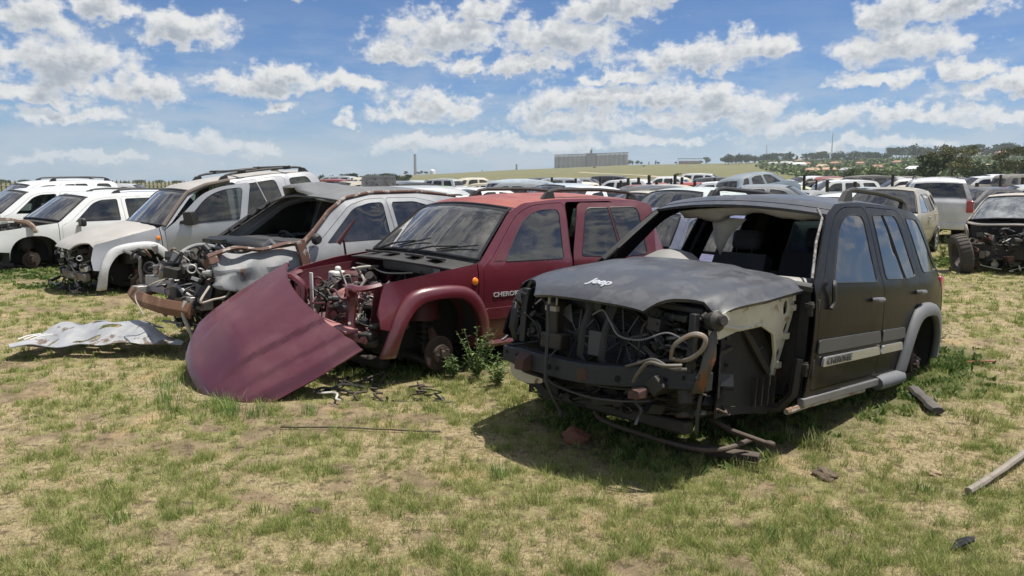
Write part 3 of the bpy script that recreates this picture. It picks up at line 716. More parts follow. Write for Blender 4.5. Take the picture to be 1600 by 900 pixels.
def small_shape(kind):
    if kind == 'sedan':
        S_ = Shape(W=[(.2,.74),(.35,.83),(.6,.86),(.8,.855),(.90,.83),(1.25,.65),(1.40,.52)],
         E=[(.10,.45),(.12,.62),(.30,.76),(.7,.84),(1.12,.90),(1.78,1.32),(2.1,1.38),(2.9,1.36),(3.15,1.28),(3.72,.98),(4.25,.95),(4.36,.86),(4.38,.5)], nose=(.9,.8,.20), tail=(3.6,.8,.10),
         bow=((0,.16),(.3,.2),(1.1,.2),(1.9,.14),(2.5,0),(3.1,-.1),(3.8,-.1),(4.4,-.12)), L=4.4, er=.10)
        S_.doors = [dict(out=rpoly([(1.22,.36),(1.20,.84),(1.36,.93),(1.86,1.27),(2.12,1.32),(2.36,1.325),(2.34,.9),(2.32,.36)], .05), win=[rpoly([(1.46,.92),(1.90,1.235),(2.28,1.28),(2.26,.92)], [.02,.08,.04,.03])], handle=(2.2,.80)),
                    dict(out=rpoly([(2.335,.36),(2.36,.9),(2.38,1.325),(2.8,1.31),(3.10,1.22),(3.30,.95),(3.20,.75),(3.05,.6),(2.95,.36)], .05), win=[rpoly([(2.42,.92),(2.43,1.28),(2.78,1.27),(3.0,1.19),(3.12,.94)], [.03,.04,.06,.08,.04])], handle=(3.1,.82))]
        S_.quarter = []; S_.arches = [(.82,.32,.34),(3.42,.32,.34)]; S_.sill = .24
        S_.st = dict(hood=(.2,1.08), ws=(1.16,1.85), roof=(1.9,2.98), rear=(3.06,3.66), trunk=(3.74,4.24))
    elif kind == 'hatch':
        S_ = Shape(W=[(.2,.74),(.35,.81),(.6,.84),(.85,.835),(.95,.81),(1.35,.64),(1.50,.52)],
         E=[(.08,.45),(.10,.66),(.28,.82),(.6,.91),(.98,.97),(1.62,1.41),(1.95,1.48),(2.8,1.48),(3.45,1.42),(3.62,1.32),(3.82,.98),(3.88,.85),(3.90,.45)], nose=(.9,.8,.18), tail=(3.2,.8,.10),
         bow=((0,.15),(.3,.2),(1.0,.18),(1.7,.12),(2.4,0),(3.5,-.05),(3.9,-.1)), L=3.9, er=.09)
        S_.doors = [dict(out=rpoly([(1.12,.34),(1.08,.90),(1.24,.99),(1.74,1.35),(2.0,1.41),(2.26,1.42),(2.26,.95),(2.22,.34)], .05), win=[rpoly([(1.34,.98),(1.78,1.32),(2.02,1.37),(2.20,1.375),(2.18,.98)], [.02,.08,.05,.04,.03])], handle=(2.08,.86)),
                    dict(out=rpoly([(2.235,.34),(2.275,.95),(2.275,1.42),(2.7,1.42),(3.02,1.36),(3.16,1.0),(3.02,.72),(2.85,.55),(2.80,.34)], .05), win=[rpoly([(2.33,.98),(2.33,1.375),(2.68,1.375),(2.93,1.31),(3.02,1.0)], [.03,.04,.05,.08,.04])], handle=(2.95,.90))]
        S_.quarter = [rpoly([(3.22,1.04),(3.10,1.34),(3.35,1.33),(3.55,1.07)], .05)]; S_.arches = [(.76,.30,.33),(3.22,.30,.33)]; S_.sill = .24
        S_.st = dict(hood=(.18,.94), ws=(1.02,1.70), roof=(1.76,3.40), rear=(3.64,3.80))
    else:       # boxy estate SUV
        S_ = Shape(W=[(.28,.80),(.42,.86),(.7,.89),(.95,.885),(1.04,.865),(1.12,.84),(1.48,.70),(1.60,.65),(1.68,.58)],
         E=[(.10,.62),(.12,.80),(.22,.93),(.8,1.0),(1.36,1.06),(1.93,1.50),(2.15,1.56),(2.9,1.61),(3.7,1.61),(4.22,1.57),(4.32,1.50),(4.50,1.10),(4.54,.98),(4.56,.5),(4.46,.40)], nose=(.9,.8,.14), tail=(3.9,.6,.07), L=4.55, er=.06,
         bow=((0,.10),(.3,.15),(1.3,.18),(2.0,.11),(2.7,0),(4.2,-.03),(4.5,-.06)))
        S_.doors = [dict(out=rpoly([(1.42,.42),(1.40,1.0),(1.58,1.08),(2.02,1.44),(2.2,1.50),(2.60,1.53),(2.60,1.08),(2.56,.42)], .05), win=[rpoly([(1.66,1.07),(2.05,1.41),(2.22,1.47),(2.53,1.485),(2.51,1.07)], [.02,.08,.06,.04,.03])], handle=(2.4,.94)),
                    dict(out=rpoly([(2.58,.42),(2.62,1.08),(2.62,1.53),(3.3,1.545),(3.46,1.50),(3.56,1.10),(3.40,.90),(3.18,.75),(3.08,.42)], .05), win=[rpoly([(2.68,1.07),(2.69,1.487),(3.27,1.50),(3.38,1.46),(3.46,1.09)], [.03,.04,.05,.06,.04])], handle=(3.42,.97))]
        S_.quarter = [rpoly([(3.66,1.12),(3.56,1.49),(4.10,1.50),(4.34,1.14)], .06)]; S_.arches = [(.92,.42,.42),(3.60,.42,.42)]; S_.sill = .36
        S_.st = dict(hood=(.22,1.30), ws=(1.40,2.0), roof=(2.06,4.14), rear=(4.34,4.48))
    return S_
SHAPES = {'kj': KJ, 'sedan': small_shape('sedan'), 'hatch': small_shape('hatch'), 'estate': small_shape('estate')}
def grow(poly, d):
    """offset an outline outwards by about d"""
    P = clean(poly); n = len(P); ar = sum(P[i][0]*P[(i+1) % n][1]-P[(i+1) % n][0]*P[i][1] for i in range(n)); sg = 1 if ar > 0 else -1; out = []
    for i in range(n):
        a, c = Vector(P[i-1]), Vector(P[(i+1) % n]); t = (c-a).normalized(); out.append((P[i][0]+sg*t.y*d, P[i][1]-sg*t.x*d))
    return out
def door_part(S, sg, D, paint, root, glass=GLASS, open_deg=0, inner=PLASTIC, want_glass=True, step=.09, handle_m=None, flat_trim=True, seal=True):
    """a door with windows, handle and inner card; hinged on its front edge"""
    xs = [p[0] for p in D['out']]; hs = min(xs); hy = S.y(hs, .8)
    H = Vector((2.1-hs, sg*hy, 0)); A = R(open_deg)*(-sg)
    # opening swings the rear edge outwards
    Rz = Matrix.Rotation(-A if sg > 0 else -A, 3, 'Z')
    if sg > 0: Rz = Matrix.Rotation(R(-open_deg), 3, 'Z')
    else: Rz = Matrix.Rotation(R(open_deg), 3, 'Z')
    def tf(off):
        f0 = S.side(sg, off)
        return lambda a, z: tuple(H + Rz @ (Vector(f0(a, z))-H)) if open_deg else f0(a, z)
    mb = MB(); panel(mb, D['out'], tf(0), D['win'], step, .012, flip=(sg < 0)); 
    d = build(mb, 'door', paint, root, ang=30)
    mb = MB()
    low = [p for p in D['out'] if p[1] < (max(w[1] for w in D['win'][0])-.62+.5)]
    zb = min(p[1] for p in D['win'][0])-.03
    x0, x1 = min(xs)+.05, max(p[0] for p in D['out'] if p[1] < zb)-.06
    zl = min(p[1] for p in D['out'])+.05
    if D is S.doors[1]: card = [(x0,zl),(x0,zb),(x1,zb),(x1-.22,zl+.25),(x1-.38,zl)]
    else: card = [(x0,zl),(x0,zb),(x1,zb),(x1,zl)]
    panel(mb, card, tf(-.07), (), .2, .02, flip=(sg < 0))
    build(mb, 'door_card', inner, d)
    if want_glass:
        mb = MB()
        for w in D['win']: panel(mb, grow(w, .006), tf(-.0015), (), .12, .003, flip=(sg < 0))
        build(mb, 'window', glass, d)
    if seal:
        mb = MB()
        for w in D['win']:
            q = [Vector(tf(.001)(*p)) for p in subdiv(clean(w), .07)]; mb.tube(q, .004, 5, closed=True)
        build(mb, 'window_seal', TRIM, d)
    hs_, hz = D['handle']; p = Vector(tf(0)(hs_, hz)); t = (Vector(tf(0)(hs_+.05, hz))-p).normalized(); n = Vector((0,0,1)).cross(t)*(-sg); n = n if (n.y*sg) > 0 else -n
    mb = MB(); mb.tube([p-t*.085+n*.004, p-t*.06+n*.03, p+n*.038, p+t*.06+n*.03, p+t*.085+n*.004], [.012,.018,.019,.018,.012], 8); build(mb, 'handle', handle_m or paint, d)
    return d, tf
def seat(root, s, y, m, w=.5, tilt=12, z=.42, name='seat'):
    mb = MB(); x = 2.1-s
    a = R(tilt)
    mb.box((x,y,z+.09), (.50,w,.17)); mb.box((x-.26-.28*math.sin(a), y, z+.45), (.14,w*.95,.66), rot=(0,-a,0))
    mb.tube([(x-.26-.62*math.sin(a),y-.07,z+.74),(x-.26-.66*math.sin(a),y-.07,z+.84)],.007,5); mb.tube([(x-.26-.62*math.sin(a),y+.07,z+.74),(x-.26-.66*math.sin(a),y+.07,z+.84)],.007,5)
    o = build(mb, name, m, root, bevel=.05)
    mb = MB(); mb.box((x-.29-.70*math.sin(a), y, z+.90), (.10,w*.52,.17), rot=(0,-a,0)); build(mb, 'headrest', m, o, bevel=.04)
    return o
def wheel(root, s, y, z, r, sg, name='wheel'):
    mb = MB(); c = (2.1-s, y, z)
    mb.lathe(c, (0,sg,0), [(r*.62,-.10),(r*.93,-.105),(r*.99,-.08),(r,-.03),(r,.04),(r*.99,.085),(r*.93,.105),(r*.64,.10)], 26); t = build(mb, name, RUBBER, root)
    mb = MB(); mb.lathe(c, (0,sg,0), [(r*.63,-.08),(r*.60,.02),(r*.64,.095),(r*.60,.085),(r*.55,.05),(r*.18,.06),(r*.16,.075),(.001,.075)], 26)
    for k in range(5):
        a = k*1.2566; u = Vector((math.cos(a),0,math.sin(a))); mb.beam(Vector(c)+Vector((0,sg*.075,0))+u*r*.12, Vector(c)+Vector((0,sg*.085,0))+u*r*.58, r*.18, .02, up=(0,1,0))
    build(mb, 'rim', RIM, t); return t
def hub(root, s, y, z, sg, m=DRUST):
    """bare hub: drum shield, disc and studs"""
    c = (2.1-s, y, z); mb = MB()
    mb.lathe(c, (0,sg,0), [(.001,-.10),(.07,-.10),(.07,-.02),(.145,-.02),(.15,-.012),(.15,.008),(.145,.012),(.085,.012),(.08,.05),(.035,.052),(.032,.085),(.001,.085)], 28)
    for k in range(5):
        a = k*1.2566; mb.cyl((c[0]+.057*math.cos(a),y+sg*.05,z+.057*math.sin(a)),(c[0]+.057*math.cos(a),y+sg*.085,z+.057*math.sin(a)),.007,6)
    return build(mb, 'brake_disc', m, root)
def caliper(root, s, y, z, sg):
    mb = MB(); x = 2.1-s; mb.box((x+.12,y,z+.06),(.07,.12,.14),rot=(0,.4,0)); mb.box((x+.135,y+sg*.05,z+.06),(.05,.03,.16),rot=(0,.4,0)); return build(mb, 'brake_caliper', RUST, root, bevel=.01)
def junk(mb, rng, lo, hi, n, nm, size=(.03,.14), kinds=(1,1,1,1)):
    """many small brackets, canisters, pipes and hoses inside a box; material indices 0..nm-1"""
    K = [k for k, c in enumerate(kinds) for _ in range(c)]
    for _ in range(n):
        p = Vector([rng.uniform(lo[i], hi[i]) for i in range(3)]); k = rng.choice(K); mi = rng.randrange(nm); s = rng.uniform(*size)
        if k == 0: mb.box(p, (s*rng.uniform(.4,1.3), s*rng.uniform(.4,1.3), s*rng.uniform(.2,.9)), rot=(rng.gauss(0,.25), rng.gauss(0,.25), rng.gauss(0,.6)), mi=mi)
        elif k == 1:
            d = Vector((rng.gauss(0,1), rng.gauss(0,1), rng.gauss(0,.6))).normalized()*s; mb.tube([p, p+d*.35, p+d*.36, p+d], [s*.22, s*.22, s*.34, s*.34], 10, mi)
        elif k == 2:
            q = [p]; 
            for _ in range(3): q.append(q[-1]+Vector((rng.gauss(0,.09), rng.gauss(0,.13), rng.gauss(-.01,.06))))
            q = [Vector([min(max(v[i], lo[i]-.03), hi[i]+.03) for i in range(3)]) for v in q]
            mb.tube(smooth_path(q, 5), rng.uniform(.004,.012), 6, mi)
        else: mb.ring(p, (rng.gauss(0,1), rng.gauss(0,1), rng.gauss(0,1)), s*.4, s*.09, 14, 6, mi)
def wire(mb, pts, r=.004, mi=0): mb.tube(smooth_path(pts, 8), r, 6, mi)
def X(s, y, z): return (2.1-s, y, z)
def roof_rail(S, sg, root, s0=2.42, s1=3.95, yoff=.07, h_=.075, m=PLASTIC):
    P = []
    def base(a):
        e = S.epts(a, a+.01)[0]; ye = S.y(a, e[1])-yoff; v = ye/S.y(a, e[1]); q = S.top(a, e[1], v); return (2.1-a, sg*ye, q[2])
    b0 = base(s0); b1 = base(s1); n = 14; mb = MB(); pts = []
    for i in range(n+1):
        t = i/n; a = s0+(s1-s0)*t; q = base(a); k = min(1, min(t, 1-t)*8); pts.append((q[0], q[1], q[2]+h_*(k*(2-k))**.8))
    mb.tube(pts, [.012+.008*min(1, min(i, n-i)/2) for i in range(n+1)], 8, sx=1.3)
    for q, d in ((b0, 1), (b1, -1)):
        mb.add([(q[0]+.03*d,q[1]-.022,q[2]-.01),(q[0]+.03*d,q[1]+.022,q[2]-.01),(q[0]-.17*d,q[1]+.022,q[2]-.012),(q[0]-.17*d,q[1]-.022,q[2]-.012),
                (q[0]-.05*d,q[1]-.016,q[2]+h_*.9),(q[0]-.05*d,q[1]+.016,q[2]+h_*.9),(q[0]-.14*d,q[1]+.016,q[2]+h_*1.0),(q[0]-.14*d,q[1]-.016,q[2]+h_*1.0)],
               [(0,1,5,4),(1,2,6,5),(2,3,7,6),(3,0,4,7),(4,5,6,7),(3,2,1,0)])
    return build(mb, 'roof_rail', m, root)
def flare(S, sg, cx, cz, r0, r1, root, m, z0=.37, z1=None, bulge=.055, base=0., t0=0, t1=1, name='wheel_arch_flare'):
    """wheel-arch flare following a squarish arch"""
    z1 = z0 if z1 is None else z1; n = 26; prof = [(0.,-.03),(.0,.6),(.06,.92),(.3,1.),(.7,.9),(.93,.5),(1.,.0)]; mb = MB(); vs = []
    OUT = [(-.585,z0),(-.50,.60),(-.40,.775),(-.29,.875),(-.12,.915),(.14,.915),(.31,.87),(.43,.76),(.51,.60),(.545,z1)]
    INN = [(-.455,z0),(-.40,.56),(-.32,.69),(-.22,.775),(-.08,.805),(.12,.805),(.24,.765),(.34,.67),(.395,.55),(.415,z1)]
    pts = [[(cx+q[0], q[1]) for q in smooth_path([(x_, z_, 0) for x_, z_ in L], 4)] for L in (INN, OUT)]
    m_ = len(pts[0]); i0 = int(t0*m_); i1 = int(t1*m_)
    for i in range(i0, i1):
        for (f_, b_) in prof:
            a = pts[0][i][0]+(pts[1][i][0]-pts[0][i][0])*f_; z = pts[0][i][1]+(pts[1][i][1]-pts[0][i][1])*f_
            vs.append(X(a, sg*(S.y(a, z)+base+bulge*b_*(1 if b_ > 0 else 1)+(0.003 if f_ == 1 else 0)), z))
    k = len(prof); N = i1-i0
    fs = [(i*k+j, i*k+j+1, (i+1)*k+j+1, (i+1)*k+j) for i in range(N-1) for j in range(k-1)]
    mb.add(vs, fs if sg < 0 else [f[::-1] for f in fs]); ob = build(mb, name, m, root, ang=50)
    so = ob.modifiers.new('thickness', 'SOLIDIFY'); so.thickness = .008; so.offset = -1
    return ob
def base_car(kind, root, paint, o):
    """shell common to every car: sides, roof, doors, glass, cabin, optional front and rear"""
    S = SHAPES[kind]; st = S.st; g = o.get('glass', GLASS); step = o.get('step', .09); L = S.L
    a0, a1 = S.arches; roofm = o.get('roof_mat', paint)
    fstart = o.get('front_at')          # where the bodyside begins if the fenders are gone
    for sg in (1, -1):
        nofender = o.get('no_fender', ()) == 'both' or sg in o.get('no_fender', ())
        # --- body side: from the A pillar back
        xf = st['ws'][0]-.05; dx0 = min(p[0] for p in S.doors[0]['out'])
        E = S.Er; up = [p for p in E if p[0] >= xf]; z_at = S.epts(xf, xf+.02)[0][1]
        tailb = up[-1]
        ar = [(a1[0]-a1[2]*math.copysign(abs(math.cos(t))**.8, math.cos(t)), a1[1]+a1[2]*abs(math.sin(t))**.8) for t in [math.pi*i/16 for i in range(17)]]
        out = [(xf, S.sill), (xf, z_at)]+up+[(a1[0]+a1[2], max(S.sill, tailb[1]-.02)), ]+ar[::-1]+[(a1[0]-a1[2], S.sill)]
        mb = MB(); holes = [grow(D['out'], .005) for D in S.doors]+(S.quarter if o.get('quarter_open', True) else [])
        # rocker overlap: keep holes inside the outline
        panel(mb, out, S.side(sg), holes, step, .012, flip=(sg < 0))
        # inner sill, B pillar and jambs behind the doors
        bs_, zb = max(p[0] for p in S.doors[0]['out'] if p[1] < .9), S.sill
        jam = MB()
        panel(jam, [(bs_-.10,zb),(bs_-.08,1.05),(bs_-.02,S.doors[0]['out'][4][1] if False else interp([(p[0],p[1]) for p in S.epts(st['roof'][0], st['roof'][1])], bs_)-.05),(bs_+.16,interp([(p[0],p[1]) for p in S.epts(st['roof'][0], st['roof'][1])], bs_+.1)-.05),(bs_+.10,1.05),(bs_+.10,zb)], S.side(sg, -.075), (), .1, .03, flip=(sg < 0))
        jam.beam(X(xf,sg*(S.y(xf,S.sill)-.07),S.sill+.03), X(a1[0]-a1[2],sg*(S.y(2.5,S.sill)-.07),S.sill+.03), .10, .11)
        b = build(mb, 'body_side', o.get('side_mat', paint), root, ang=32)
        build(jam, 'door_jamb', o.get('jamb', o.get('side_mat', paint)), b)
        if S.quarter:
            mb = MB()
            for w in S.quarter: panel(mb, grow(w, .005), S.side(sg, -.0015), (), .12, .003, flip=(sg < 0))
            qg = build(mb, 'quarter_window', g, root)
            mb = MB()
            for w in S.quarter: mb.tube([Vector(S.side(sg, .001)(*p)) for p in subdiv(clean(w), .08)], .004, 5, closed=True)
            build(mb, 'window_seal', TRIM, qg)
        for k, D in enumerate(S.doors):
            if (sg, k) in o.get('no_door', ()): continue
            door_part(S, sg, D, o.get('door_mat', paint), root, g, o.get('open', {}).get((sg, k), 0), want_glass=(sg, k) not in o.get('no_glass', ()), step=step, handle_m=o.get('handle_mat'), inner=o.get('card', PLASTIC))
        # --- front fender
        if not nofender and not o.get('no_front'):
            fe = [(a0[0]-a0[2]*math.copysign(abs(math.cos(t))**.8, math.cos(t)), a0[1]+a0[2]*abs(math.sin(t))**.8) for t in [math.pi*i/16 for i in range(17)]]
            tp = [(p[0], p[1]) for p in S.epts(st['hood'][0], xf-.012)]
            out = [(a0[0]-a0[2], .56 if kind in ('kj','estate') else .4), (E[0][0], .60 if kind in ('kj','estate') else .46)]+[p for p in E if E[0][0] < p[0] < st['hood'][0]-.01 or (p[0] <= st['hood'][0] and p[1] > .62 and p[1] < tp[0][1]-.01)]+tp+[(xf-.012, S.sill)]+fe[::-1][:-1]
            out = [(a0[0]-a0[2], .56 if kind in ('kj','estate') else .4), (E[0][0]+.02, .60 if kind in ('kj','estate') else .46), (E[1][0]+.02, E[1][1])]+tp+[(xf-.012, S.sill),(a0[0]+a0[2], S.sill)]+fe[::-1]
            mb = MB(); panel(mb, out, S.side(sg), (), step, .012, flip=(sg < 0)); build(mb, 'fender', o.get('fender_mat', paint), root, ang=32)
        # wheel housings
        for (cx, cz, r), fr in ((a0, True), (a1, False)):
            if fr and (o.get('no_front') or nofender): continue
            mb = MB(); n = 16; vs = []
            for i in range(n+1):
                t = math.pi*i/n; a = cx-(r+.005)*math.copysign(abs(math.cos(t))**.8, math.cos(t)); z = cz+(r+.005)*abs(math.sin(t))**.8
                vs += [X(a, sg*(S.y(a, z)-.015), z), X(a, sg*.50, z)]
            vs = [X(cx-r-.005, sg*(S.y(cx-r,.4)-.015), .34), X(cx-r-.005, sg*.5, .34)]+vs+[X(cx+r+.005, sg*(S.y(cx+r,.4)-.015), .34), X(cx+r+.005, sg*.5, .34)]
            m2 = len(vs)//2; mb.add(vs, [(2*i,2*i+1,2*i+3,2*i+2) for i in range(m2-1)]); mb.add([vs[2*i+1] for i in range(m2)], [tuple(range(m2))])
            build(mb, 'wheel_housing', WELL, root)
    # roof
    mb = MB(); S.strip(mb, st['roof'][0], st['roof'][1], nv=16, step=.14, thick=.02)
    e0 = S.epts(st['roof'][0], st['roof'][1])
    if not o.get('no_roof'): build(mb, 'roof', roofm, root, ang=32)
    # header and rear header beams + windscreen
    wsp = S.epts(*st['ws'])
    mb = MB(); S.strip(mb, st['ws'][1]-.05, st['roof'][0], nv=14, thick=.02, off=-.004); hd = build(mb, 'header_rail', o.get('header_mat', paint), root)
    if not o.get('no_ws'):
        mb = MB(); S.strip(mb, *st['ws'], vmin=-.955, vmax=.955, nv=14, step=.1, thick=.005, off=-.006); ws = build(mb, 'windscreen', o.get('ws_glass', WSG), root)
        mb = MB(); q = []
        for (a, z) in wsp: q.append(S.top(a, z, .955))
        q2 = [S.top(wsp[-1][0], wsp[-1][1], .955-1.91*i/12) for i in range(13)]; q3 = [S.top(a, z, -.955) for (a, z) in wsp[::-1]]; q4 = [S.top(wsp[0][0], wsp[0][1], -.955+1.91*i/12) for i in range(13)]
        mb.tube(q+q2+q3+q4, .014, 6, closed=True); 
        S.strip(mb, st['ws'][1]-.055, st['ws'][1], vmin=-.95, vmax=.95, nv=12, thick=.003, off=-.002)
        build(mb, 'windscreen_frit', TRIM, ws)
    # rear end
    up = [p for p in S.Er if p[0] >= st['roof'][1]]
    r0, r1 = st['rear']
    mb = MB(); S.strip(mb, 0, 0, pts=[S.epts(st['roof'][1]+.006, st['roof'][1]+.02)[0]]+[p for p in S.Er if st['roof'][1]+.02 < p[0] < r0-.002]+[S.epts(r0, r0+.005)[0]], nv=14, thick=.02)
    tp = [S.epts(r1, r1+.002)[0]]+[p for p in S.Er if p[0] > r1+.003]
    keep = [tp[0]]
    for p in tp[1:]: keep.append(p)
    S.strip(mb, 0, 0, pts=keep, nv=14, thick=.02)
    rr = S.epts(r0, r1); 
    for sg in (1, -1): S.strip(mb, 0, 0, pts=rr, vmin=.86 if sg > 0 else -1, vmax=1 if sg > 0 else -.86, nv=2, thick=.02)
    tg = build(mb, 'tailgate' if kind != 'sedan' else 'trunk', paint, root, ang=32)
    mb = MB(); S.strip(mb, 0, 0, pts=rr, vmin=-.86, vmax=.86, nv=10, thick=.005, off=-.004); build(mb, 'rear_window', o.get('rear_glass', g), root)
    for sg in (1, -1):
        e = S.Er[-1]; mb = MB(); z0 = interp([(p[1], p[0]) for p in sorted([q for q in S.Er if q[0] > L-.4], key=lambda q: q[1])], .85)
        mb.box(X(z0+.0, sg*(S.y(L-.05,.85)-.10), .84 if kind in ('sedan','hatch') else .98), (.10,.16,.18 if kind in ('sedan','hatch') else .30)); build(mb, 'tail_light', REDL, root, bevel=.02)
    mb = MB(); mb.box(X(L-.02,0,.48), (.16,1.62,.20)); build(mb, 'rear_bumper', o.get('bumper_mat', paint), root, bevel=.05)
    # floor, firewall, dash
    mb = MB(); mb.box(X((dx0+L)/2,0,S.sill+.02), (L-dx0-.1,1.42,.04)); mb.box(X(2.6,0,S.sill+.12),(2.4,.25,.16)); build(mb, 'floor_pan', WELL, root)
    mb = MB(); xw = st['ws'][0]; zc = S.epts(xw, xw+.02)[0][1]
    mb.box(X(xw+.04,0,(S.sill+zc)/2-.02), (.04,1.5,zc-S.sill-.04)); build(mb, 'firewall', o.get('firewall', PLASTIC), root)
    mb = MB(); mb.box(X(xw+.22,0,zc-.12), (.42,1.44,.22)); 
    d = build(mb, 'dashboard', o.get('dash', INT), root, bevel=.06)
    # steering wheel on the car's right
    mb = MB(); c = Vector(X(xw+.62,-.36,zc-.12)); ax = Vector((-.85,0,.5)).normalized(); mb.ring(c, ax, .185, .014, 28, 8); 
    u = ax.orthogonal().normalized(); w = ax.cross(u)
    for a in (0.3, 2.2, 4.3): mb.beam(c, c+(u*math.cos(a)+w*math.sin(a))*.18, .035, .018, up=ax)
    mb.cyl(c-ax*.30, c+ax*.02, .05, 12); build(mb, 'steering_wheel', INT, root)
    if o.get('seats', True):
        sm = o.get('seat_mat', SEAT); dz = S.sill-.36+.02
        z_s = S.sill+.06
        for y in (.36, -.36): seat(root, xw+.95, y, sm, z=z_s)
        mb = MB(); xr = xw+1.75
        mb.box(X(xr,0,z_s+.08),(.5,1.28,.16)); mb.box(X(xr+.28,0,z_s+.38),(.14,1.28,.56),rot=(0,-.25,0)); rs = build(mb, 'rear_seat', sm, root, bevel=.05)
        for y in (-.4, .4):
            mb = MB(); mb.box(X(xr+.36,y,z_s+.74),(.1,.26,.15)); build(mb, 'headrest', sm, rs, bevel=.04)
    if o.get('hood', True) and not o.get('no_front'):
        mb = MB(); S.strip(mb, st['hood'][0], st['hood'][1], nv=18, step=.1, thick=.02, off=.004); build(mb, 'hood', o.get('hood_mat', paint), root, ang=32)
    if o.get('cowl', True) and not o.get('no_front'):
        mb = MB(); S.strip(mb, st['hood'][1]+.012, st['ws'][0]-.004, nv=12, step=.1, thick=.03, off=-.025); build(mb, 'cowl', PLASTIC, root)
    if o.get('nose'):       # complete front end
        mb = MB(); S.strip(mb, 0, 0, pts=[(S.E[0][0]-.005,S.E[0][1]-.22 if kind != 'kj' else .4)]+[p for p in S.Er if p[0] <= st['hood'][0]][:-1]+[S.epts(st['hood'][0]-.008, st['hood'][0])[0]], nv=14, thick=.02); build(mb, 'front_bumper', paint, root, ang=40)
        for sg in (1,-1):
            mb = MB(); z = S.E[1][1]+.02; a = S.E[1][0]+.02
            vs = []
            for i in range(5):
                v = .62+.34*i/4
                for zz, ex in ((z-.07,0),(z+.05,.02)):
                    q = S.top(a, zz, v); vs.append((q[0]+.018, sg*q[1], zz+.01))
            mb.add(vs, [(2*i,2*i+1,2*i+3,2*i+2) for i in range(4)]); hl = build(mb, 'headlight', LENS, root); so = hl.modifiers.new('t','SOLIDIFY'); so.thickness = .04; so.offset = 0
        mb = MB(); q = S.top(S.E[0][0], S.E[0][1]-.04, 0); mb.box((q[0]+.012,0,S.E[0][1]-.03), (.03,.8,.13)); build(mb, 'grille', PLASTIC, root, bevel=.01)
    return S
def pose(root, p, L0=2.1):
    cx, cy, yaw, dz, pit = p; root.location = (cx, cy, dz); root.rotation_euler = (0, -pit, yaw)
def front_frame(root, S, rails=DARKM, apron=None, apron_m=DARKM, top=CREAM, sides=(1,-1), s0=.30, z_r=.50):
    """chassis legs, inner wings with strut towers, radiator support"""
    for sg in sides:
        mb = MB(); mb.tube([X(s0-.1,sg*.47,z_r),X(.7,sg*.45,z_r),X(1.05,sg*.44,z_r-.03),X(1.4,sg*.42,z_r-.16)], .062, 4, sx=.8); build(mb, 'chassis_leg', rails, root, smooth=False, bevel=.008)
        a = [(s0,.50),(s0,.93),(.8,.985),(1.27,1.04),(1.30,.42),(1.22,.42)]+[(.84+.40*math.copysign(abs(math.cos(t))**.8, math.cos(t)), .42+.40*abs(math.sin(t))**.8) for t in [math.pi*i/12 for i in range(13)]]+[(.44,.50)]
        mb = MB(); panel(mb, a, lambda s_, z, sg=sg: X(s_, sg*(.70-.10*max(0,(.9-z)/.5)-.12*max(0,.6-s_)), z), (), .09, .01, flip=(sg < 0)); ap = build(mb, 'inner_wing', apron_m, root)
        mb = MB(); mb.lathe(X(.86,sg*.53,.90), (0,0,1), [(.17,-.30),(.155,-.03),(.13,.01),(.075,.03),(.07,.015),(.03,.02),(.03,.045),(.001,.045)], 24); build(mb, 'strut_tower', apron_m, root)
def front_under(root, S, m=DARKM, hubz=.40, sg_list=(1,-1), ground=0.0, seed=1):
    rng = random.Random(seed)
    mb = MB(); mb.box(X(.84,0,.28),(.30,.9,.10)); mb.box(X(.52,0,.22),(.10,1.0,.08)); build(mb, 'crossmember', m, root, bevel=.015)
    for sg in sg_list:
        mb = MB(); mb.tube([X(.72,sg*.36,.28),X(.80,sg*.55,.26),X(.86,sg*.74,hubz-.13)], [.035,.03,.025], 8); mb.tube([X(1.05,sg*.36,.28),X(.95,sg*.55,.26),X(.88,sg*.73,hubz-.13)], [.03,.028,.025], 8)
        mb.tube([X(.92,sg*.42,.33),X(.95,sg*.72,hubz-.02)], .012, 6); build(mb, 'control_arm', m, root)
        pts = [X(.86+.065*math.cos(t), sg*.60+.065*math.sin(t), .38+t*.0078) for t in [i*.45 for i in range(90)]]
        mb = MB(); mb.tube(pts, .009, 6); mb.cyl(X(.86,sg*.60,.30), X(.86,sg*.58,.80), .026, 10); build(mb, 'coil_spring', m, root)
        mb = MB(); mb.tube([X(.86,sg*.74,hubz-.14),X(.88,sg*.76,hubz),X(.86,sg*.68,hubz+.20)], [.03,.055,.03], 8); build(mb, 'steering_knuckle', RUST, root)
        hub(root, .86, sg*.80, hubz, sg)
    mb = MB(); mb.box(X(1.0,.0,.34),(.5,.36,.22)); mb.cyl(X(.8,.1,.30),X(1.9,.05,.34),.05,10); mb.tube(smooth_path([X(.9,.25,.25),X(1.4,.3,.22),X(2.2,.25,.24),X(3.4,.3,.26)],5),.03,8); build(mb, 'gearbox', DARKM, root, bevel=.02)
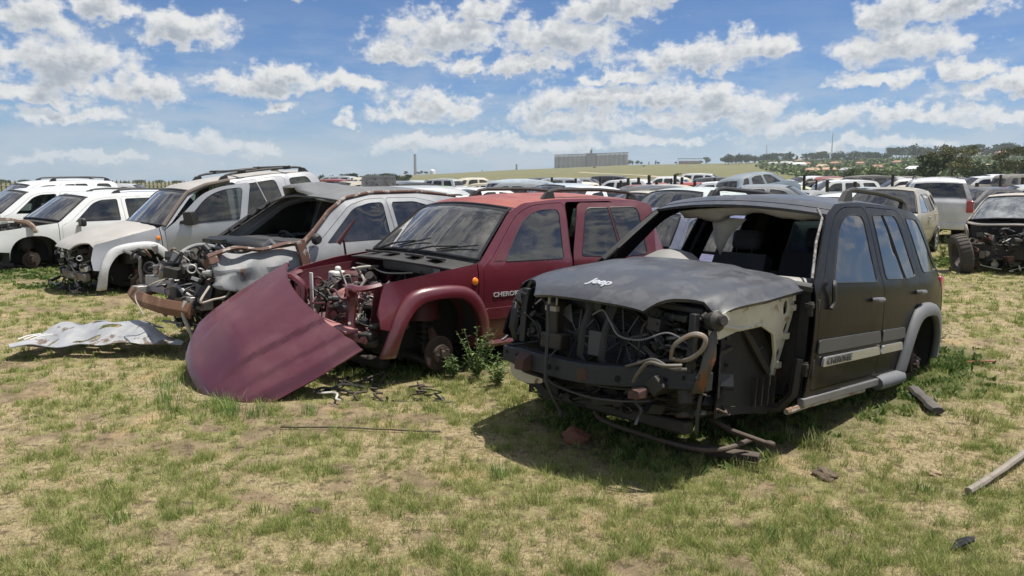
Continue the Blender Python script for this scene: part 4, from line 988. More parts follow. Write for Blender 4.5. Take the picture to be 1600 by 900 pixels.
def rear_axle(root, z, wheels=False, r=.36):
    mb = MB(); mb.cyl(X(3.52,-.74,z),X(3.52,.74,z),.04,10); mb.lathe(X(3.52,.1,z),(0,1,0),[(.001,-.14),(.09,-.1),(.12,0),(.09,.1),(.001,.14)],14)
    for sg in (1,-1):
        mb.tube([X(3.52+.06*math.cos(t), sg*.55+.06*math.sin(t), z+.04+t*.007) for t in [i*.5 for i in range(60)]], .009, 6); mb.beam(X(3.52,sg*.5,z),X(2.9,sg*.48,z-.04),.05,.05)
    build(mb, 'rear_axle', RUST, root)
    for sg in (1,-1):
        if wheels: wheel(root, 3.52, sg*.80, z, r, sg)
        else:
            hub(root, 3.52, sg*.78, z, sg)
            mb = MB(); mb.lathe(X(3.52,sg*.76,z),(0,sg,0),[(.06,-.03),(.155,-.03),(.16,.01),(.15,.05)],20); build(mb,'drum_shield',RUST,root)
# ============================ the black one ============================
BLK = mat('black paint', (.006,.006,.008), .18, spec=.05, coat=0, dust=.20, mud=.12, dent=.14, dustcol=(.12,.11,.10), vary=.1)
GLB = glass_mat('black car glass', (.17,.20,.20), 1.15, .10, (.2,.19,.17))
BLKD = mat('weathered black paint', (.036,.038,.044), .34, coat=.4, coat_r=.22, dust=.30, dustcol=(.11,.11,.112), blot=(.066,.068,.076), blotscale=7, blotlim=(.50,.66), vary=.10, vscale=60, bump=.05, bscale=90)
GRYP = mat('grey flare plastic', (.135,.14,.15), .6, vary=.1, dust=.25, dustcol=(.2,.19,.17))
root = thing('wrecked_suv', 'black stripped off-roader nearest the camera with bonnet on, bare radiator fans showing and no windscreen', 'car', group='stripped off-roaders in the front row')
pose(root, (1.755,5.551,-2.345,-0.136,0.092)); BR_ = root
S = base_car('kj', root, BLK, dict(step=.07, glass=GLB, roof_mat=BLKD, header_mat=BLKD, no_ws=True, hood=False, cowl=True, no_fender=(1,), no_glass={(-1,0),(-1,1)}, dash=INTG, firewall=DARKM, handle_mat=mat('handle grey', (.13,.13,.14), .4), seats=False, card=PLASTIC, rear_glass=GLB))
def kj_hood_mesh(th=.02, b1=.012, b2=.008, cw=.028, st=.032):
    """bonnet with two headlamp cut-outs, rolled lip and power-bulge creases, in plan"""
    def edge(sg):
        c = []
        for i in range(9):
            t = i/8; c.append((.10+.26*t**1.0-.0+(-.0), sg*(.40+.32*t)))
        # arc that bites into the bonnet over the lamp
        arc = []
        for i in range(11):
            t = i/10; a = Vector((.10,.40)); b2 = Vector((.345,.715)); p = a+(b2-a)*t; nrm = Vector((.79,-.61))*(.035*math.sin(math.pi*t)**.8)
            p = p+nrm; arc.append((p.x, sg*p.y))
        return arc
    out = [(1.235-.165*(1-(y/.80)**2), y) for y in [-.80+.16*i for i in range(11)]]
    L = edge(1); Rr = edge(-1)
    out = out+[(.8,.785),(.5,.745)]+L[::-1]+[(.055+.045*(y/.4)**2, y) for y in (.3,.15,0,-.15,-.3)]+Rr+[(.5,-.745),(.8,-.785)]
    def fm(s_, y):
        se = s_+.16*(1-(y/.78)**2); e = .915+.165*se-.02*se*se; v = min(1, abs(y)/.78)
        z = e+.055*(1-v*v)
        # bulge crease
        yc = .27+.13*s_; z += (b1*float(sstep(yc+cw, yc-cw, abs(y)))+b2*float(sstep(yc+.205+cw, yc+.205-cw, abs(y))))*float(sstep(.16,.55,s_))
        # lip rolls down at the front and over the side
        ay = abs(y); sf = .055+.045*(ay/.4)**2 if ay < .4 else .10+.245*(ay-.4)/.315
        z -= (.05-.034*float(sstep(.39,.50,ay)))*math.exp(-max(0, s_-sf-.005)/.04)
        ed = interp([(.345,.715),(.5,.745),(.8,.785),(1.2,.80)], s_)
        if s_ > .3: z -= .055*float(sstep(-.085, .0, abs(y)-ed))
        z -= .045*float(sstep(.50,-.05,s_))
        z -= .024*math.exp(-math.hypot(s_-.34, abs(y)-.72)/.07) + .016*math.exp(-math.hypot(s_-.10, abs(y)-.41)/.07)
        return z
    mb = MB(); panel(mb, out, lambda s_, y: X(s_, y, fm(s_, y)+.012), (), st, th, flip=True)
    # stiffening rim underneath
    q = [Vector(X(s_, y, fm(s_, y)-.014)) for s_, y in subdiv(clean([(a_+(.025 if a_ < .6 else -.01), b_*.975) for a_, b_ in out]), .06)]; mb.tube(q, .008, 5, closed=True)
    return mb, fm
hmb, hood_z = kj_hood_mesh()
hd = build(hmb, 'hood', BLKD, root, ang=40)
# letters on the bonnet lip
def hood_frame(s_, y):
    return lambda tx, ty, tz_: Vector(X(s_+ty*.86, y+tx, hood_z(s_+ty*.86, y+tx)+.018+tz_))
text_mesh('Jeep', .118, .003, 'lettering', mat('bright letters', (.62,.63,.65), .3, metal=.3), root, hood_frame(.215, .02), bold=.003, stretch=.76)
# door-side lettering and moulding
def flank(sg, s_, z, off=.012):
    return lambda tx, ty, tz_: Vector(KJ.side(sg, off+.002+tz_)(s_+tx, z+ty))
def moulding(root, m, s0, s1, z0, h_, th, name, taper=.04, off=.002, sg=1):
    mb = MB(); panel(mb, rpoly([(s0,z0),(s0+taper*.3,z0+h_),(s1-taper,z0+h_),(s1,z0)], h_*.25), KJ.side(sg, off+th), (), .09, th, flip=(sg < 0)); return build(mb, name, m, root, bevel=.002)
for sg in (1,):
    RUBS = mat('dark grey strip', (.060,.063,.070), .5, dust=.15, dustcol=(.15,.14,.13)); m1 = moulding(root, RUBS, 1.31, 2.462, .655, .085, .010, 'rubbing_strip'); m2 = moulding(root, RUBS, 2.488, 3.03, .655, .085, .010, 'rubbing_strip')
    a1 = moulding(root, CHROME, 1.40, 2.455, .565, .062, .016, 'door_moulding'); a2 = moulding(root, CHROME, 2.49, 2.98, .565, .062, .016, 'door_moulding')
text_mesh('CHEROKEE', .062, .002, 'lettering', mat('letters dark', (.05,.05,.055), .5), a1, flank(1, 1.66, .596, .0205), bold=.001, stretch=1.35)
for sg in (1,-1): flare(KJ, sg, 3.52, .42, .41, .555, root, GRYP, z0=.36, z1=.42, bulge=.055)
mb = MB(); mb.tube([X(2.55,.855,.335),X(2.62,.868,.345),X(3.02,.868,.345)], [.05,.055,.055], 12, sx=1.0); build(mb, 'side_step', GRYP, root)
mb = MB(); mb.beam(X(1.22,.84,.355),X(2.6,.85,.35),.045,.05); build(mb, 'sill_rail', STEEL, root, bevel=.006)
mb = MB(); mb.tube([X(1.12,.80,.30),X(1.28,.84,.33),X(2.3,.845,.315)], [.02,.022,.018], 7); build(mb, 'sill_edge', mat('pale sill', (.34,.33,.29), .6, blot=(.2,.1,.05), blotscale=9), root)
for sg in (1,-1): roof_rail(KJ, sg, root, 2.36, 3.95, h_=.085)
# gaps by the front door: hinges on the hinge pillar
mb = MB(); mb.box(X(1.275,.80,.70),(.05,.06,.72)); build(mb, 'hinge_pillar', mat('sooty black', (.012,.012,.013), .55), root)
for z in (.56,.93):
    mb = MB(); mb.box(X(1.265,.845,z),(.10,.03,.09)); mb.cyl(X(1.285,.865,z-.06),X(1.285,.865,z+.06),.012,8); mb.box(X(1.23,.84,z+.02),(.05,.05,.03)); build(mb, 'door_hinge', DARKM, root, bevel=.004)
mb = MB(); wire(mb, [X(1.50,.87,1.10),X(1.46,.885,1.07),X(1.47,.89,.98),X(1.44,.885,.93)], .014); build(mb, 'mirror_mount', PLASTIC, root)
# inner wing, cream above and dark below
def apr(s_, z): return X(s_, .735-.10*max(0,(.9-z)/.5)-.10*max(0,.75-s_), z)
ar = [(.84+.42*math.copysign(abs(math.cos(t))**.8, math.cos(t)), .42+.42*abs(math.sin(t))**.8) for t in [math.pi*i/14 for i in range(15)]]
mb = MB(); panel(mb, rpoly([(.33,.79),(.31,.925),(.8,.99),(1.24,1.045),(1.245,.42),(1.18,.42),(1.14,.62),(1.03,.77),(.84,.83),(.60,.81),(.44,.765)], .03), apr, [[(1.12+.03*math.cos(t),.93+.045*math.sin(t)) for t in [i*.63 for i in range(10)]],[(1.19+.02*math.cos(t),.80+.04*math.sin(t)) for t in [i*.63 for i in range(10)]],[(1.04+.012*math.cos(t),.985+.02*math.sin(t)) for t in [i*.79 for i in range(8)]],[(1.19+.022*math.cos(t),.62+.05*math.sin(t)) for t in [i*.63 for i in range(10)]],[(1.10+.014*math.cos(t),1.0+.014*math.sin(t)) for t in [i*.79 for i in range(8)]]], .05, .006, flip=False)
iw = build(mb, 'inner_wing', CREAM, root)
mb = MB(); mb.tube([apr(.34,.86),apr(.60,.82),apr(.84,.84),apr(1.03,.78),apr(1.15,.63),apr(1.19,.45)], .013, 6); mb.box(apr(.40,.90),(.10,.05,.05),rot=(0,.2,0)); mb.beam(apr(.45,.93),apr(1.2,1.02),.03,.02)
for s_, z in ((1.20,.93),(1.21,.75),(1.22,.56),(1.18,.99)): mb.box(apr(s_, z), (.04,.05,.035), rot=(0,.1,0))
build(mb, 'wing_flange', CREAM, iw)
# liner under it
mb = MB(); panel(mb, [(1.17,.25),(1.16,.66),(1.05,.83),(.84,.885),(.60,.865),(.46,.75),(.42,.45),(.55,.30)], lambda s_, z: X(s_, .60+.12*abs((s_-.84)/.42)**3+.04*max(0,z-.7), z), (), .06, .01, flip=False); build(mb, 'wheel_housing', WELL, root)
mb = MB()
for s_ in (.98,1.04,1.10,1.16): mb.beam(X(s_,.65+.2*(s_-.98),.32),X(s_,.65+.2*(s_-.98),.50),.012,.03)
mb.tube([X(.60,.55,.88),X(.84,.62,.80),X(1.12,.66,.52)], .022, 6); mb.tube([X(1.18,.55,.28),X(1.19,.72,.30),X(1.20,.80,.40),X(1.21,.81,.62)], .03, 6); build(mb, 'housing_rib', DARKM, root)
front_under(root, S, hubz=.34, sg_list=(-1,), seed=3)
mb = MB()
for sg in (1,-1): mb.tube([X(.15,sg*.47,.50),X(.7,sg*.45,.50),X(1.05,sg*.44,.47),X(1.4,sg*.42,.34)], .06, 4)
build(mb, 'chassis_leg', DARKM, root, smooth=False, bevel=.008)
rear_axle(root, .40)
# right-hand wing front edge and lamp bucket
flare(KJ, -1, .86, .42, .41, .555, root, GRYP, z0=.55, z1=.40)
# bumper beam
def beam_y(y, off=0): return X(.24-.12*(1-(y/.75)**2)+off, y, .485)
BEAM = mat('sooty beam', (.024,.028,.034), .5, metal=.3, dust=.2, dustcol=(.10,.10,.10), blot=(.09,.045,.03), blotscale=7, blotlim=(.62,.72), bump=.3)
mb = MB(); N_ = 16; vs = []
for i in range(N_+1):
    y = -.74+1.48*i/N_; p = Vector(beam_y(y)); h_ = .062 if abs(y) < .6 else .05
    for dx, dz in ((.0,-h_),(.0,h_),(-.075,h_+.005),(-.075,-h_)): vs.append((p.x+dx+.03, y, p.z+dz))
fs = [(4*i+j, 4*(i+1)+j, 4*(i+1)+(j+1) % 4, 4*i+(j+1) % 4) for i in range(N_) for j in range(4)]+[(0,1,2,3),(4*N_+3,4*N_+2,4*N_+1,4*N_)]
mb.add(vs, [f[::-1] for f in fs]); bb = build(mb, 'bumper_beam', BEAM, root, bevel=.006)
for y, z, r_ in ((-.56,.50,.014),(-.24,.485,.018),(-.17,.49,.013),(.25,.475,.02),(.52,.48,.018),(.62,.50,.014),(-.68,.50,.012)):
    mb = MB(); p = Vector(beam_y(y)); mb.lathe((p.x+.032,y,z),(1,0,0),[(.001,.0),(r_,0),(r_,.001)],12); build(mb, 'bolt_hole', mat('hole black', (.003,.003,.003), .9), bb, smooth=False)
for y in (-.46,.40):
    mb = MB(); p = Vector(beam_y(y)); mb.add([(p.x+.03,y-.05,.42),(p.x+.03,y+.05,.42),(p.x+.03,y+.05,.54),(p.x+.03,y-.05,.54),(p.x+.10,y-.036,.42),(p.x+.10,y+.036,.42),(p.x+.10,y+.036,.50),(p.x+.10,y-.036,.50)], [(0,1,5,4),(1,2,6,5),(2,3,7,6),(3,0,4,7),(4,5,6,7),(3,2,1,0)])
    if y > 0: 
        for i, v in enumerate(mb.v): mb.v[i] = (v[0]+.02, v[1], v[2]-.10)
    build(mb, 'tow_bracket', mat('dull red rust', (.07,.035,.03), .8, blot=(.10,.05,.03), blotscale=10), root, bevel=.008)
mb = MB(); p = Vector(beam_y(.02)); mb.lathe((p.x+.031,.02,.485),(1,0,0),[(.001,.006),(.013,.006),(.03,.004),(.04,0)],16); build(mb, 'rust_boss', RUST, bb)
# radiator support posts
SUP = mat('support black', (.013,.014,.016), .5, dust=.12, dustcol=(.09,.085,.08))
for y0, w_ in ((-.06,.035),(.10,.03)):
    mb = MB(); mb.tube([X(.22,y0+.02,.90),X(.19,y0-.01,.75),X(.185,y0-.02,.58),X(.20,y0,.54)], .017, 6, sx=1.4); build(mb, 'support_post', SUP, root)
mb = MB(); mb.box(X(.185,.03,.665),(.012,.10,.15)); build(mb, 'transmission_cooler', mat('dull alloy', (.07,.075,.085), .5, metal=.6), root, bevel=.02)
mb = MB(); mb.beam(X(.36,-.62,.915),X(.30,0,.94),.04,.035); mb.beam(X(.30,0,.94),X(.36,.62,.915),.04,.035); mb.box(X(.24,-.03,.885),(.05,.12,.07)); mb.box(X(.26,-.60,.75),(.06,.05,.35)); mb.box(X(.26,.62,.75),(.05,.04,.32)); build(mb, 'radiator_support', SUP, root, bevel=.006)
# twin fans with wire grilles in a shroud
def fan(y, z, r_, s_=.33, turn=0):
    f = MB(); c = X(s_, y, z); f.ring(c, (1,0,0), r_, .012, 32, 6); f.lathe(c, (1,0,0), [(.001,.02),(.045,.02),(.05,0),(.05,-.03)], 20)
    for k in range(7):
        a = k*.8976+turn; u = Vector((0,math.cos(a),math.sin(a))); w = Vector((0,-math.sin(a),math.cos(a))); C0 = Vector(c)-Vector((.03,0,0))
        f.add([C0+u*.045-w*.012, C0+u*r_*.93-w*.03+Vector((.015,0,0)), C0+u*r_*.95+w*.045-Vector((.015,0,0)), C0+u*.05+w*.02-Vector((.02,0,0))], [(0,1,2,3)])
    o = build(f, 'cooling_fan', SUP, root); g = MB()
    for k in range(1, 9): g.ring((c[0]+.018,c[1],c[2]), (1,0,0), .05+(r_-.05)*k/9, .0026, 30, 4)
    for k in range(9):
        a = k*.698+turn; u = Vector((0,math.cos(a),math.sin(a))); g.beam(Vector(c)+Vector((.018,0,0))+u*.04, Vector(c)+Vector((.018,0,0))+u*r_*1.05, .008, .006, up=(1,0,0))
    build(g, 'fan_grille', mat('fan wire', (.085,.092,.105), .45, metal=.4), o)
fan(.14,.70,.165,turn=.3); fan(-.20,.67,.155,turn=.8)
mb = MB()
sh_out = rpoly([(-.40,.50),(-.40,.88),(.36,.90),(.36,.50)], .05)
panel(mb, sh_out, lambda y, z: X(.36, y, z), [[(.14+.163*math.cos(t),.70+.163*math.sin(t)) for t in [i*.2618 for i in range(24)]]], .08, .02, flip=False)
build(mb, 'fan_shroud', SUP, root)
for tr in ([(-.36,.80),(-.27,.86),(-.24,.74)],[(.30,.82),(.42,.74),(.40,.66)],[(.30,.58),(.42,.52),(.36,.66)]):
    mb = MB(); panel(mb, tr, lambda y, z: X(.30, y, z), (), .2, .008); build(mb, 'shroud_bracket', mat('shroud bracket', (.09,.095,.105), .5), root)
mb = MB(); mb.box(X(.45,0,.70),(.04,.95,.42)); build(mb, 'radiator', DARKM, root)
# engine and everything behind the support
mb = MB(); rng = random.Random(5)
mb.box(X(.80,0,.66),(.55,.50,.40),mi=0); mb.box(X(.80,.0,.90),(.50,.30,.08),mi=1); mb.cyl(X(.50,.12,.68),X(.50,-.02,.68),.07,18,1); mb.cyl(X(.48,-.2,.60),X(.54,-.2,.60),.08,18,0)
junk(mb, rng, (2.1-.62,-.60,.52), (2.1-.42,-.38,.92), 26, 4, (.04,.13)); junk(mb, rng, (2.1-.70,.34,.50), (2.1-.26,.62,.90), 70, 4, (.03,.14)); junk(mb, rng, (2.1-1.1,-.6,.6), (2.1-.5,.6,.95), 60, 4, (.03,.12))
build(mb, 'engine', [DARKM, SUP, mat('sooty alloy', (.14,.14,.14), .5, metal=.6, dust=.3), PLASTIC], root, bevel=.004)
# left of picture: horn, washer pump, air box
mb = MB(); mb.lathe(X(.30,-.53,.66),(1,0,0),[(.001,.05),(.02,.05),(.03,.03),(.05,.035),(.062,.03),(.065,.0),(.05,-.02),(.001,-.02)],24); mb.cyl(X(.36,-.53,.66),X(.42,-.53,.66),.035,12); build(mb, 'horn', SUP, root)
mb = MB(); mb.box(X(.30,-.37,.74),(.12,.10,.26),rot=(0,.08,0)); mb.box(X(.26,-.34,.62),(.10,.17,.10)); mb.tube([X(.30,-.40,.60),X(.29,-.42,.80),X(.34,-.40,.92)],.03,8); build(mb, 'air_box', mat('brown black plastic', (.04,.032,.024), .6, dust=.3), root, bevel=.02)
mb = MB(); wire(mb, [X(.2,-.36,.93),X(.18,-.34,.90),X(.18,-.34,.85)], .010); wire(mb, [X(.2,-.29,.95),X(.18,-.28,.90),X(.18,-.28,.85)], .007); mb.box(X(.175,-.31,.83),(.03,.09,.03)); build(mb, 'wiring_plug', HOSE, root)
mb = MB(); mb.tube([X(.34,-.71,.90),X(.27,-.70,.82),X(.25,-.705,.66),X(.30,-.70,.56)], .018, 6, sx=2); mb.tube([X(.44,-.62,.92),X(.30,-.60,.90),X(.26,-.64,.75)], .02, 6); build(mb, 'lamp_bracket', SUP, root)
# hoses and cables
mb = MB(); wire(mb, [X(.15,.02,.83),X(.13,.10,.86),X(.12,.16,.80),X(.10,.24,.72),X(.10,.38,.70),X(.14,.52,.74),X(.2,.62,.68)], .0055); build(mb, 'cable', mat('cable grey', (.15,.15,.16), .5), root)
mb = MB(); wire(mb, [X(.10,-.28,.86),X(.085,-.25,.72),X(.07,-.24,.56),X(.06,-.22,.38),X(.10,-.19,.18),X(.14,-.16,.02),X(.12,-.13,-.03)], .011); wire(mb, [X(.12,-.20,.60),X(.07,-.24,.50),X(.07,-.20,.30),X(.12,-.15,.04)], .006); build(mb, 'cable', HOSEB, root)
mb = MB()
mb.tube(smooth_path([X(.10,.30,.55),X(.07,.40,.575),X(.05,.50,.60),X(.07,.60,.56),X(.10,.68,.56)],6), [.009]*25, 7)
mb.tube(smooth_path([X(.06,.38,.47),X(.035,.42,.52),X(.02,.49,.585),X(.03,.58,.575),X(.08,.66,.58)],6), [.011]*25, 8); build(mb, 'bent_pipe', mat('dirty pipe', (.12,.11,.10), .45, metal=.4, dust=.3), root)
mb = MB(); q = smooth_path([X(.16,.54,.60),X(.12,.58,.68),X(.13,.68,.745),X(.16,.74,.73),X(.16,.72,.66),X(.15,.64,.60),X(.16,.54,.60)],6); mb.tube(q, .016, 7, sx=.7); build(mb, 'loop_bracket', mat('pale bracket', (.22,.19,.155), .5, metal=.2, blot=(.25,.15,.09)), root)
mb = MB(); mb.add([X(.13,.70,.42),X(.19,.74,.43),X(.24,.77,.62),X(.22,.77,.80),X(.19,.74,.72),X(.17,.72,.56)], [(0,1,2),(0,2,5),(5,2,4),(4,2,3)]); o_ = build(mb, 'torn_plate', mat('torn alloy', (.085,.08,.072), .5, metal=.4, blot=(.22,.10,.05), blotscale=9), root); so = o_.modifiers.new('t','SOLIDIFY'); so.thickness = .012
mb = MB(); mb.lathe(X(.24,.76,.82),(.3,1,.2),[(.001,-.06),(.05,-.05),(.055,0),(.03,.02),(.028,.05),(.001,.05)],18); build(mb, 'lamp_stub', DARKM, root)
mb = MB(); wire(mb, [X(.08,.42,.42),X(.06,.40,.30),X(.08,.43,.20),X(.07,.42,.12),X(.05,.42,.05)], .009); build(mb, 'hanging_strap', HOSEB, root); mb = MB(); wire(mb, [X(.2,.72,.40),X(.2,.71,.2),X(.22,.70,.0)], .011); build(mb, 'hanging_strap', HOSEB, root)
# lower pipes, reservoir and skid tube
mb = MB(); mb.add([], []); 
panel(mb, rpoly([(-.66,.45),(-.60,.44),(-.50,.36),(-.36,.33),(-.36,.27),(-.46,.24),(-.60,.27),(-.64,.33)], .02), lambda y, z: X(.20-.04*math.cos((y+.5)*9), y, z), (), .04, .07); build(mb, 'washer_bottle', mat('yellowed plastic', (.46,.42,.31), .5, blot=(.18,.10,.05), blotscale=11, blotlim=(.55,.62)), root, bevel=.015)
mb = MB(); panel(mb, rpoly([(-.70,.44),(-.66,.20),(-.50,.16),(-.42,.06),(-.30,.05),(-.30,.26),(-.6,.4)], .02), lambda y, z: X(.27, y, z), (), .06, .01); build(mb, 'splash_guard', mat('dark liner', (.02,.02,.021), .8), root)
mb = MB(); mb.tube(smooth_path([X(.22,-.36,.36),X(.18,-.25,.30),X(.16,0,.26),X(.16,.25,.25),X(.18,.42,.27)],6), .013, 8); mb.tube(smooth_path([X(.26,-.30,.40),X(.24,0,.37),X(.24,.40,.36)],5), .012, 8); build(mb, 'lower_pipe', mat('pipe dull', (.055,.052,.05), .55, dust=.3), root)
mb = MB(); mb.box(X(.40,0,.34),(.05,.96,.16)); mb.box(X(.34,.05,.38),(.04,.75,.06)); build(mb, 'lower_crossmember', mat('dark rust'), root, bevel=.01)
mb = MB(); mb.box(X(.46,0,.20),(.10,1.0,.14)); build(mb, 'sump_guard', DARKM, root, bevel=.02)
mb = MB(); mb.tube(smooth_path([X(.34,-.34,.14),X(.26,-.28,.10),X(.22,-.15,.07),X(.22,.2,.05),X(.24,.48,.05),X(.32,.62,.08),X(.5,.70,.14)],6), .017, 8); build(mb, 'anti_roll_bar', mat('brown pipe', (.06,.042,.032), .7, dust=.4, blot=(.09,.05,.03)), root)
mb = MB(); mb.beam(X(.36,.30,-.01),X(.50,.76,.02),.10,.05); mb.tube([X(.42,.45,.24),X(.40,.62,.20),X(.44,.82,.16)],.02,8); mb.lathe(X(.44,.84,.16),(0,1,0),[(.001,.03),(.02,.028),(.027,0),(.02,-.02)],14); build(mb, 'tie_rod', mat('dark rust', (.045,.028,.022), .85, dust=.3, bump=.4), root, bevel=.006)
mb = MB(); rng = random.Random(8); junk(mb, rng, (2.1-.6,-.05,.10),(2.1-.28,.66,.42), 120, 3, (.03,.12)); build(mb, 'steering_rack', [DARKM, mat('dark rust'), SUP], root, bevel=.004)
mb = MB(); rng = random.Random(18); mb.box(X(.50,0,.24),(.10,1.05,.42),mi=0); junk(mb, rng, (2.1-.48,-.50,.12),(2.1-.30,.30,.42), 70, 3, (.02,.09)); build(mb, 'lower_radiator', [SUP, DARKM, mat('dark rust')], root, bevel=.004)
mb = MB(); rng = random.Random(19); junk(mb, rng, (2.1-.34,.36,.54),(2.1-.19,.68,.84), 70, 5, (.015,.07), kinds=(2,2,3,1)); build(mb, 'torn_wiring', [SUP, DARKM, PLASTIC, HOSEB, mat('grey scrap', (.13,.13,.13), .5, metal=.3)], root)
mb = MB(); rng = random.Random(20); junk(mb, rng, (2.1-.34,-.66,.56),(2.1-.22,-.42,.86), 26, 4, (.015,.06), kinds=(2,2,3,1)); build(mb, 'torn_wiring', [SUP, DARKM, PLASTIC, HOSEB], root)
mb = MB()
for k in range(5): mb.lathe(X(.56,.60,.36-.03*k),(0,0,1),[(.05,-.016),(.062,0),(.05,.016)],16)
mb.cyl(X(.56,.60,.5),X(.56,.60,.12),.03,10); build(mb, 'strut_boot', DARKM, root)
# cabin: seats thrown about, dash hump, wheel, torn liner
seat(root, 2.35, -.38, SEAT, z=.44); 
st_ = seat(root, 2.05, .36, mat('black seat', (.02,.021,.024), .8), w=.56, tilt=20, z=.48)
mb = MB(); mb.box(X(3.0,-.30,.78),(.16,.62,.62),rot=(0,-.25,0)); mb.box(X(3.05,.36,.80),(.16,.6,.62),rot=(0,-.2,0)); mb.box(X(2.8,0,.52),(.5,1.25,.16)); build(mb, 'rear_seat', SEAT, root, bevel=.06)
mb = MB(); mb.lathe(X(1.66,-.44,1.085),(.25,0,1),[(.001,.14),(.10,.125),(.19,.085),(.25,.02),(.26,-.05)],28); build(mb, 'dash_binnacle', mat('binnacle grey', (.26,.25,.235), .6), root)
mb = MB()
H = [(y, KJ.top(1.86, interp([(p[0],p[1]) for p in KJ.epts(1.8,1.95)],1.86), y/.62)) for y in [-.56+.07*i for i in range(17)]]
rng = random.Random(2); vs = []
for i, (y, p) in enumerate(H):
    dr = .03+.014*math.sin(i*1.1)+.05*math.exp(-((y+.26)/.10)**2)*1.6+rng.uniform(0,.015)
    for k in range(4): vs.append((p[0]-.10-.03*k+rng.uniform(-.008,.008), y, p[2]-.05-dr*k/3))
mb.add(vs, [(4*i+k,4*i+k+1,4*(i+1)+k+1,4*(i+1)+k) for i in range(16) for k in range(3)]); o_ = build(mb, 'torn_headliner', LINER, root); so = o_.modifiers.new('t','SOLIDIFY'); so.thickness = .008
mb = MB(); mb.add([X(2.0,-.30,1.50),X(2.02,-.02,1.49),X(2.04,-.16,1.36),X(2.03,-.22,1.20),X(2.02,-.27,1.30)], [(0,4,2,1),(4,3,2)]); o_ = build(mb, 'torn_headliner', LINER, root); so = o_.modifiers.new('t','SOLIDIFY'); so.thickness = .012
mb = MB(); mb.tube([KJ.top(1.30,1.11,.97),KJ.top(1.55,1.34,.955),KJ.top(1.76,1.50,.95),KJ.top(1.83,1.56,.90)], .009, 6); build(mb, 'sealant_bead', mat('sealant', (.24,.23,.22), .7, blot=(.1,.09,.08), blotscale=30, blotlim=(.48,.55)), root)
mb = MB(); mb.tube([KJ.top(1.30,1.11,-.94),KJ.top(1.55,1.34,-.93),KJ.top(1.76,1.50,-.93)], .02, 6); mb.tube([KJ.top(1.40,1.2,-.90),KJ.top(1.7,1.46,-.90)], .008, 5); build(mb, 'pillar_trim', PLASTIC, root)
for c_ in [c for c in root.children_recursive if c.type == 'MESH']:
    nm = c_.name.split('.')[0]
    if nm in ('bumper_beam','tow_bracket','bolt_hole','rust_boss','washer_bottle','splash_guard','lower_pipe','lower_crossmember','sump_guard','steering_rack','lower_radiator','torn_wiring','cable','hanging_strap','bent_pipe','loop_bracket','torn_plate','lamp_stub','strut_boot'):
        for v in c_.data.vertices:
            z = v.co.z
            if z < .44: z = .44-(.44-z)*.52
            k = float(sstep(-.1, .72, v.co.y)); v.co.z = z+.062*k; v.co.x -= .07*k; v.co.y *= 1-.04*k
    elif nm in ('anti_roll_bar','tie_rod'):
        for v in c_.data.vertices: v.co.x -= .40; v.co.z = v.co.z*.8+.03
# ============================ the maroon one ============================
MAR = mat('maroon paint', (.105,.012,.022), .30, coat=.7, coat_r=.10, dust=.22, dustcol=(.22,.13,.11), vary=.10, mud=.14, dent=.10)
MARF = mat('sun-faded maroon roof', (.29,.088,.066), .55, blot=(.21,.05,.045), blotscale=3.5, blotlim=(.45,.65), vary=.1, coat=.1)
MARI = mat('inner maroon', (.085,.015,.022), .5, dust=.4, dustcol=(.12,.08,.06))
PINK = mat('pink primer steel', (.42,.17,.17), .5, dust=.35, dustcol=(.2,.14,.11), blot=(.16,.05,.05), blotscale=7)
root = thing('wrecked_suv', 'maroon stripped off-roader with faded red roof, open engine bay and its rear side door ajar', 'car', group='stripped off-roaders in the front row')
pose(root, (-0.307,7.556,-2.366,-0.186,0.037))
GLM = glass_mat('maroon car glass', (.28,.33,.32), 1.9, .12)
S = base_car('kj', root, MAR, dict(step=.07, glass=GLM, roof_mat=MARF, hood=False, open={(1,1):27}, dash=INTG, firewall=mat('bulkhead black', (.02,.02,.021), .6), seat_mat=SEAT))
front_frame(root, S, rails=MARI, apron_m=MARI)
front_under(root, S, hubz=.33, seed=4); rear_axle(root, .39)
for sg in (1,-1): flare(KJ, sg, .84, .42, .41, .565, root, MAR, z0=.36, z1=.42, bulge=.055)
flare(KJ, 1, 3.52, .42, .41, .555, root, MAR, z0=.36, z1=.42)
for sg in (1,-1): roof_rail(KJ, sg, root, 2.36, 3.95, h_=.08)
text_mesh('CHEROKEE', .058, .002, 'lettering', mat('bright letters', (.62,.63,.65), .3), root, flank(1, 1.60, .80, .004), bold=.0012, stretch=1.35)
mb = MB(); p = Vector(KJ.side(1, .002)(1.19,.935)); mb.lathe(p, (0,1,0), [(.034,0),(.030,.010),(.016,.016),(.001,.018)], 18); build(mb, 'indicator_lens', AMBER, root)
moulding(root, MAR, 1.31, 2.46, .585, .10, .012, 'door_moulding')
mb = MB(); wire(mb, [X(1.24,.86,.36),X(2.4,.865,.36)], .03); build(mb, 'sill', MAR, root)
mb = MB(); mb.add([KJ.side(1,.004)(1.36,1.07),KJ.side(1,.004)(1.55,1.09),KJ.side(1,.004)(1.56,1.24)], [(0,1,2),(2,1,0)]); 
mb = MB(); panel(mb, [(1.44,1.10),(1.555,1.10),(1.555,1.21)], KJ.side(1, .006), (), .1, .004, flip=False); build(mb, 'mirror_plate', MARI, root)
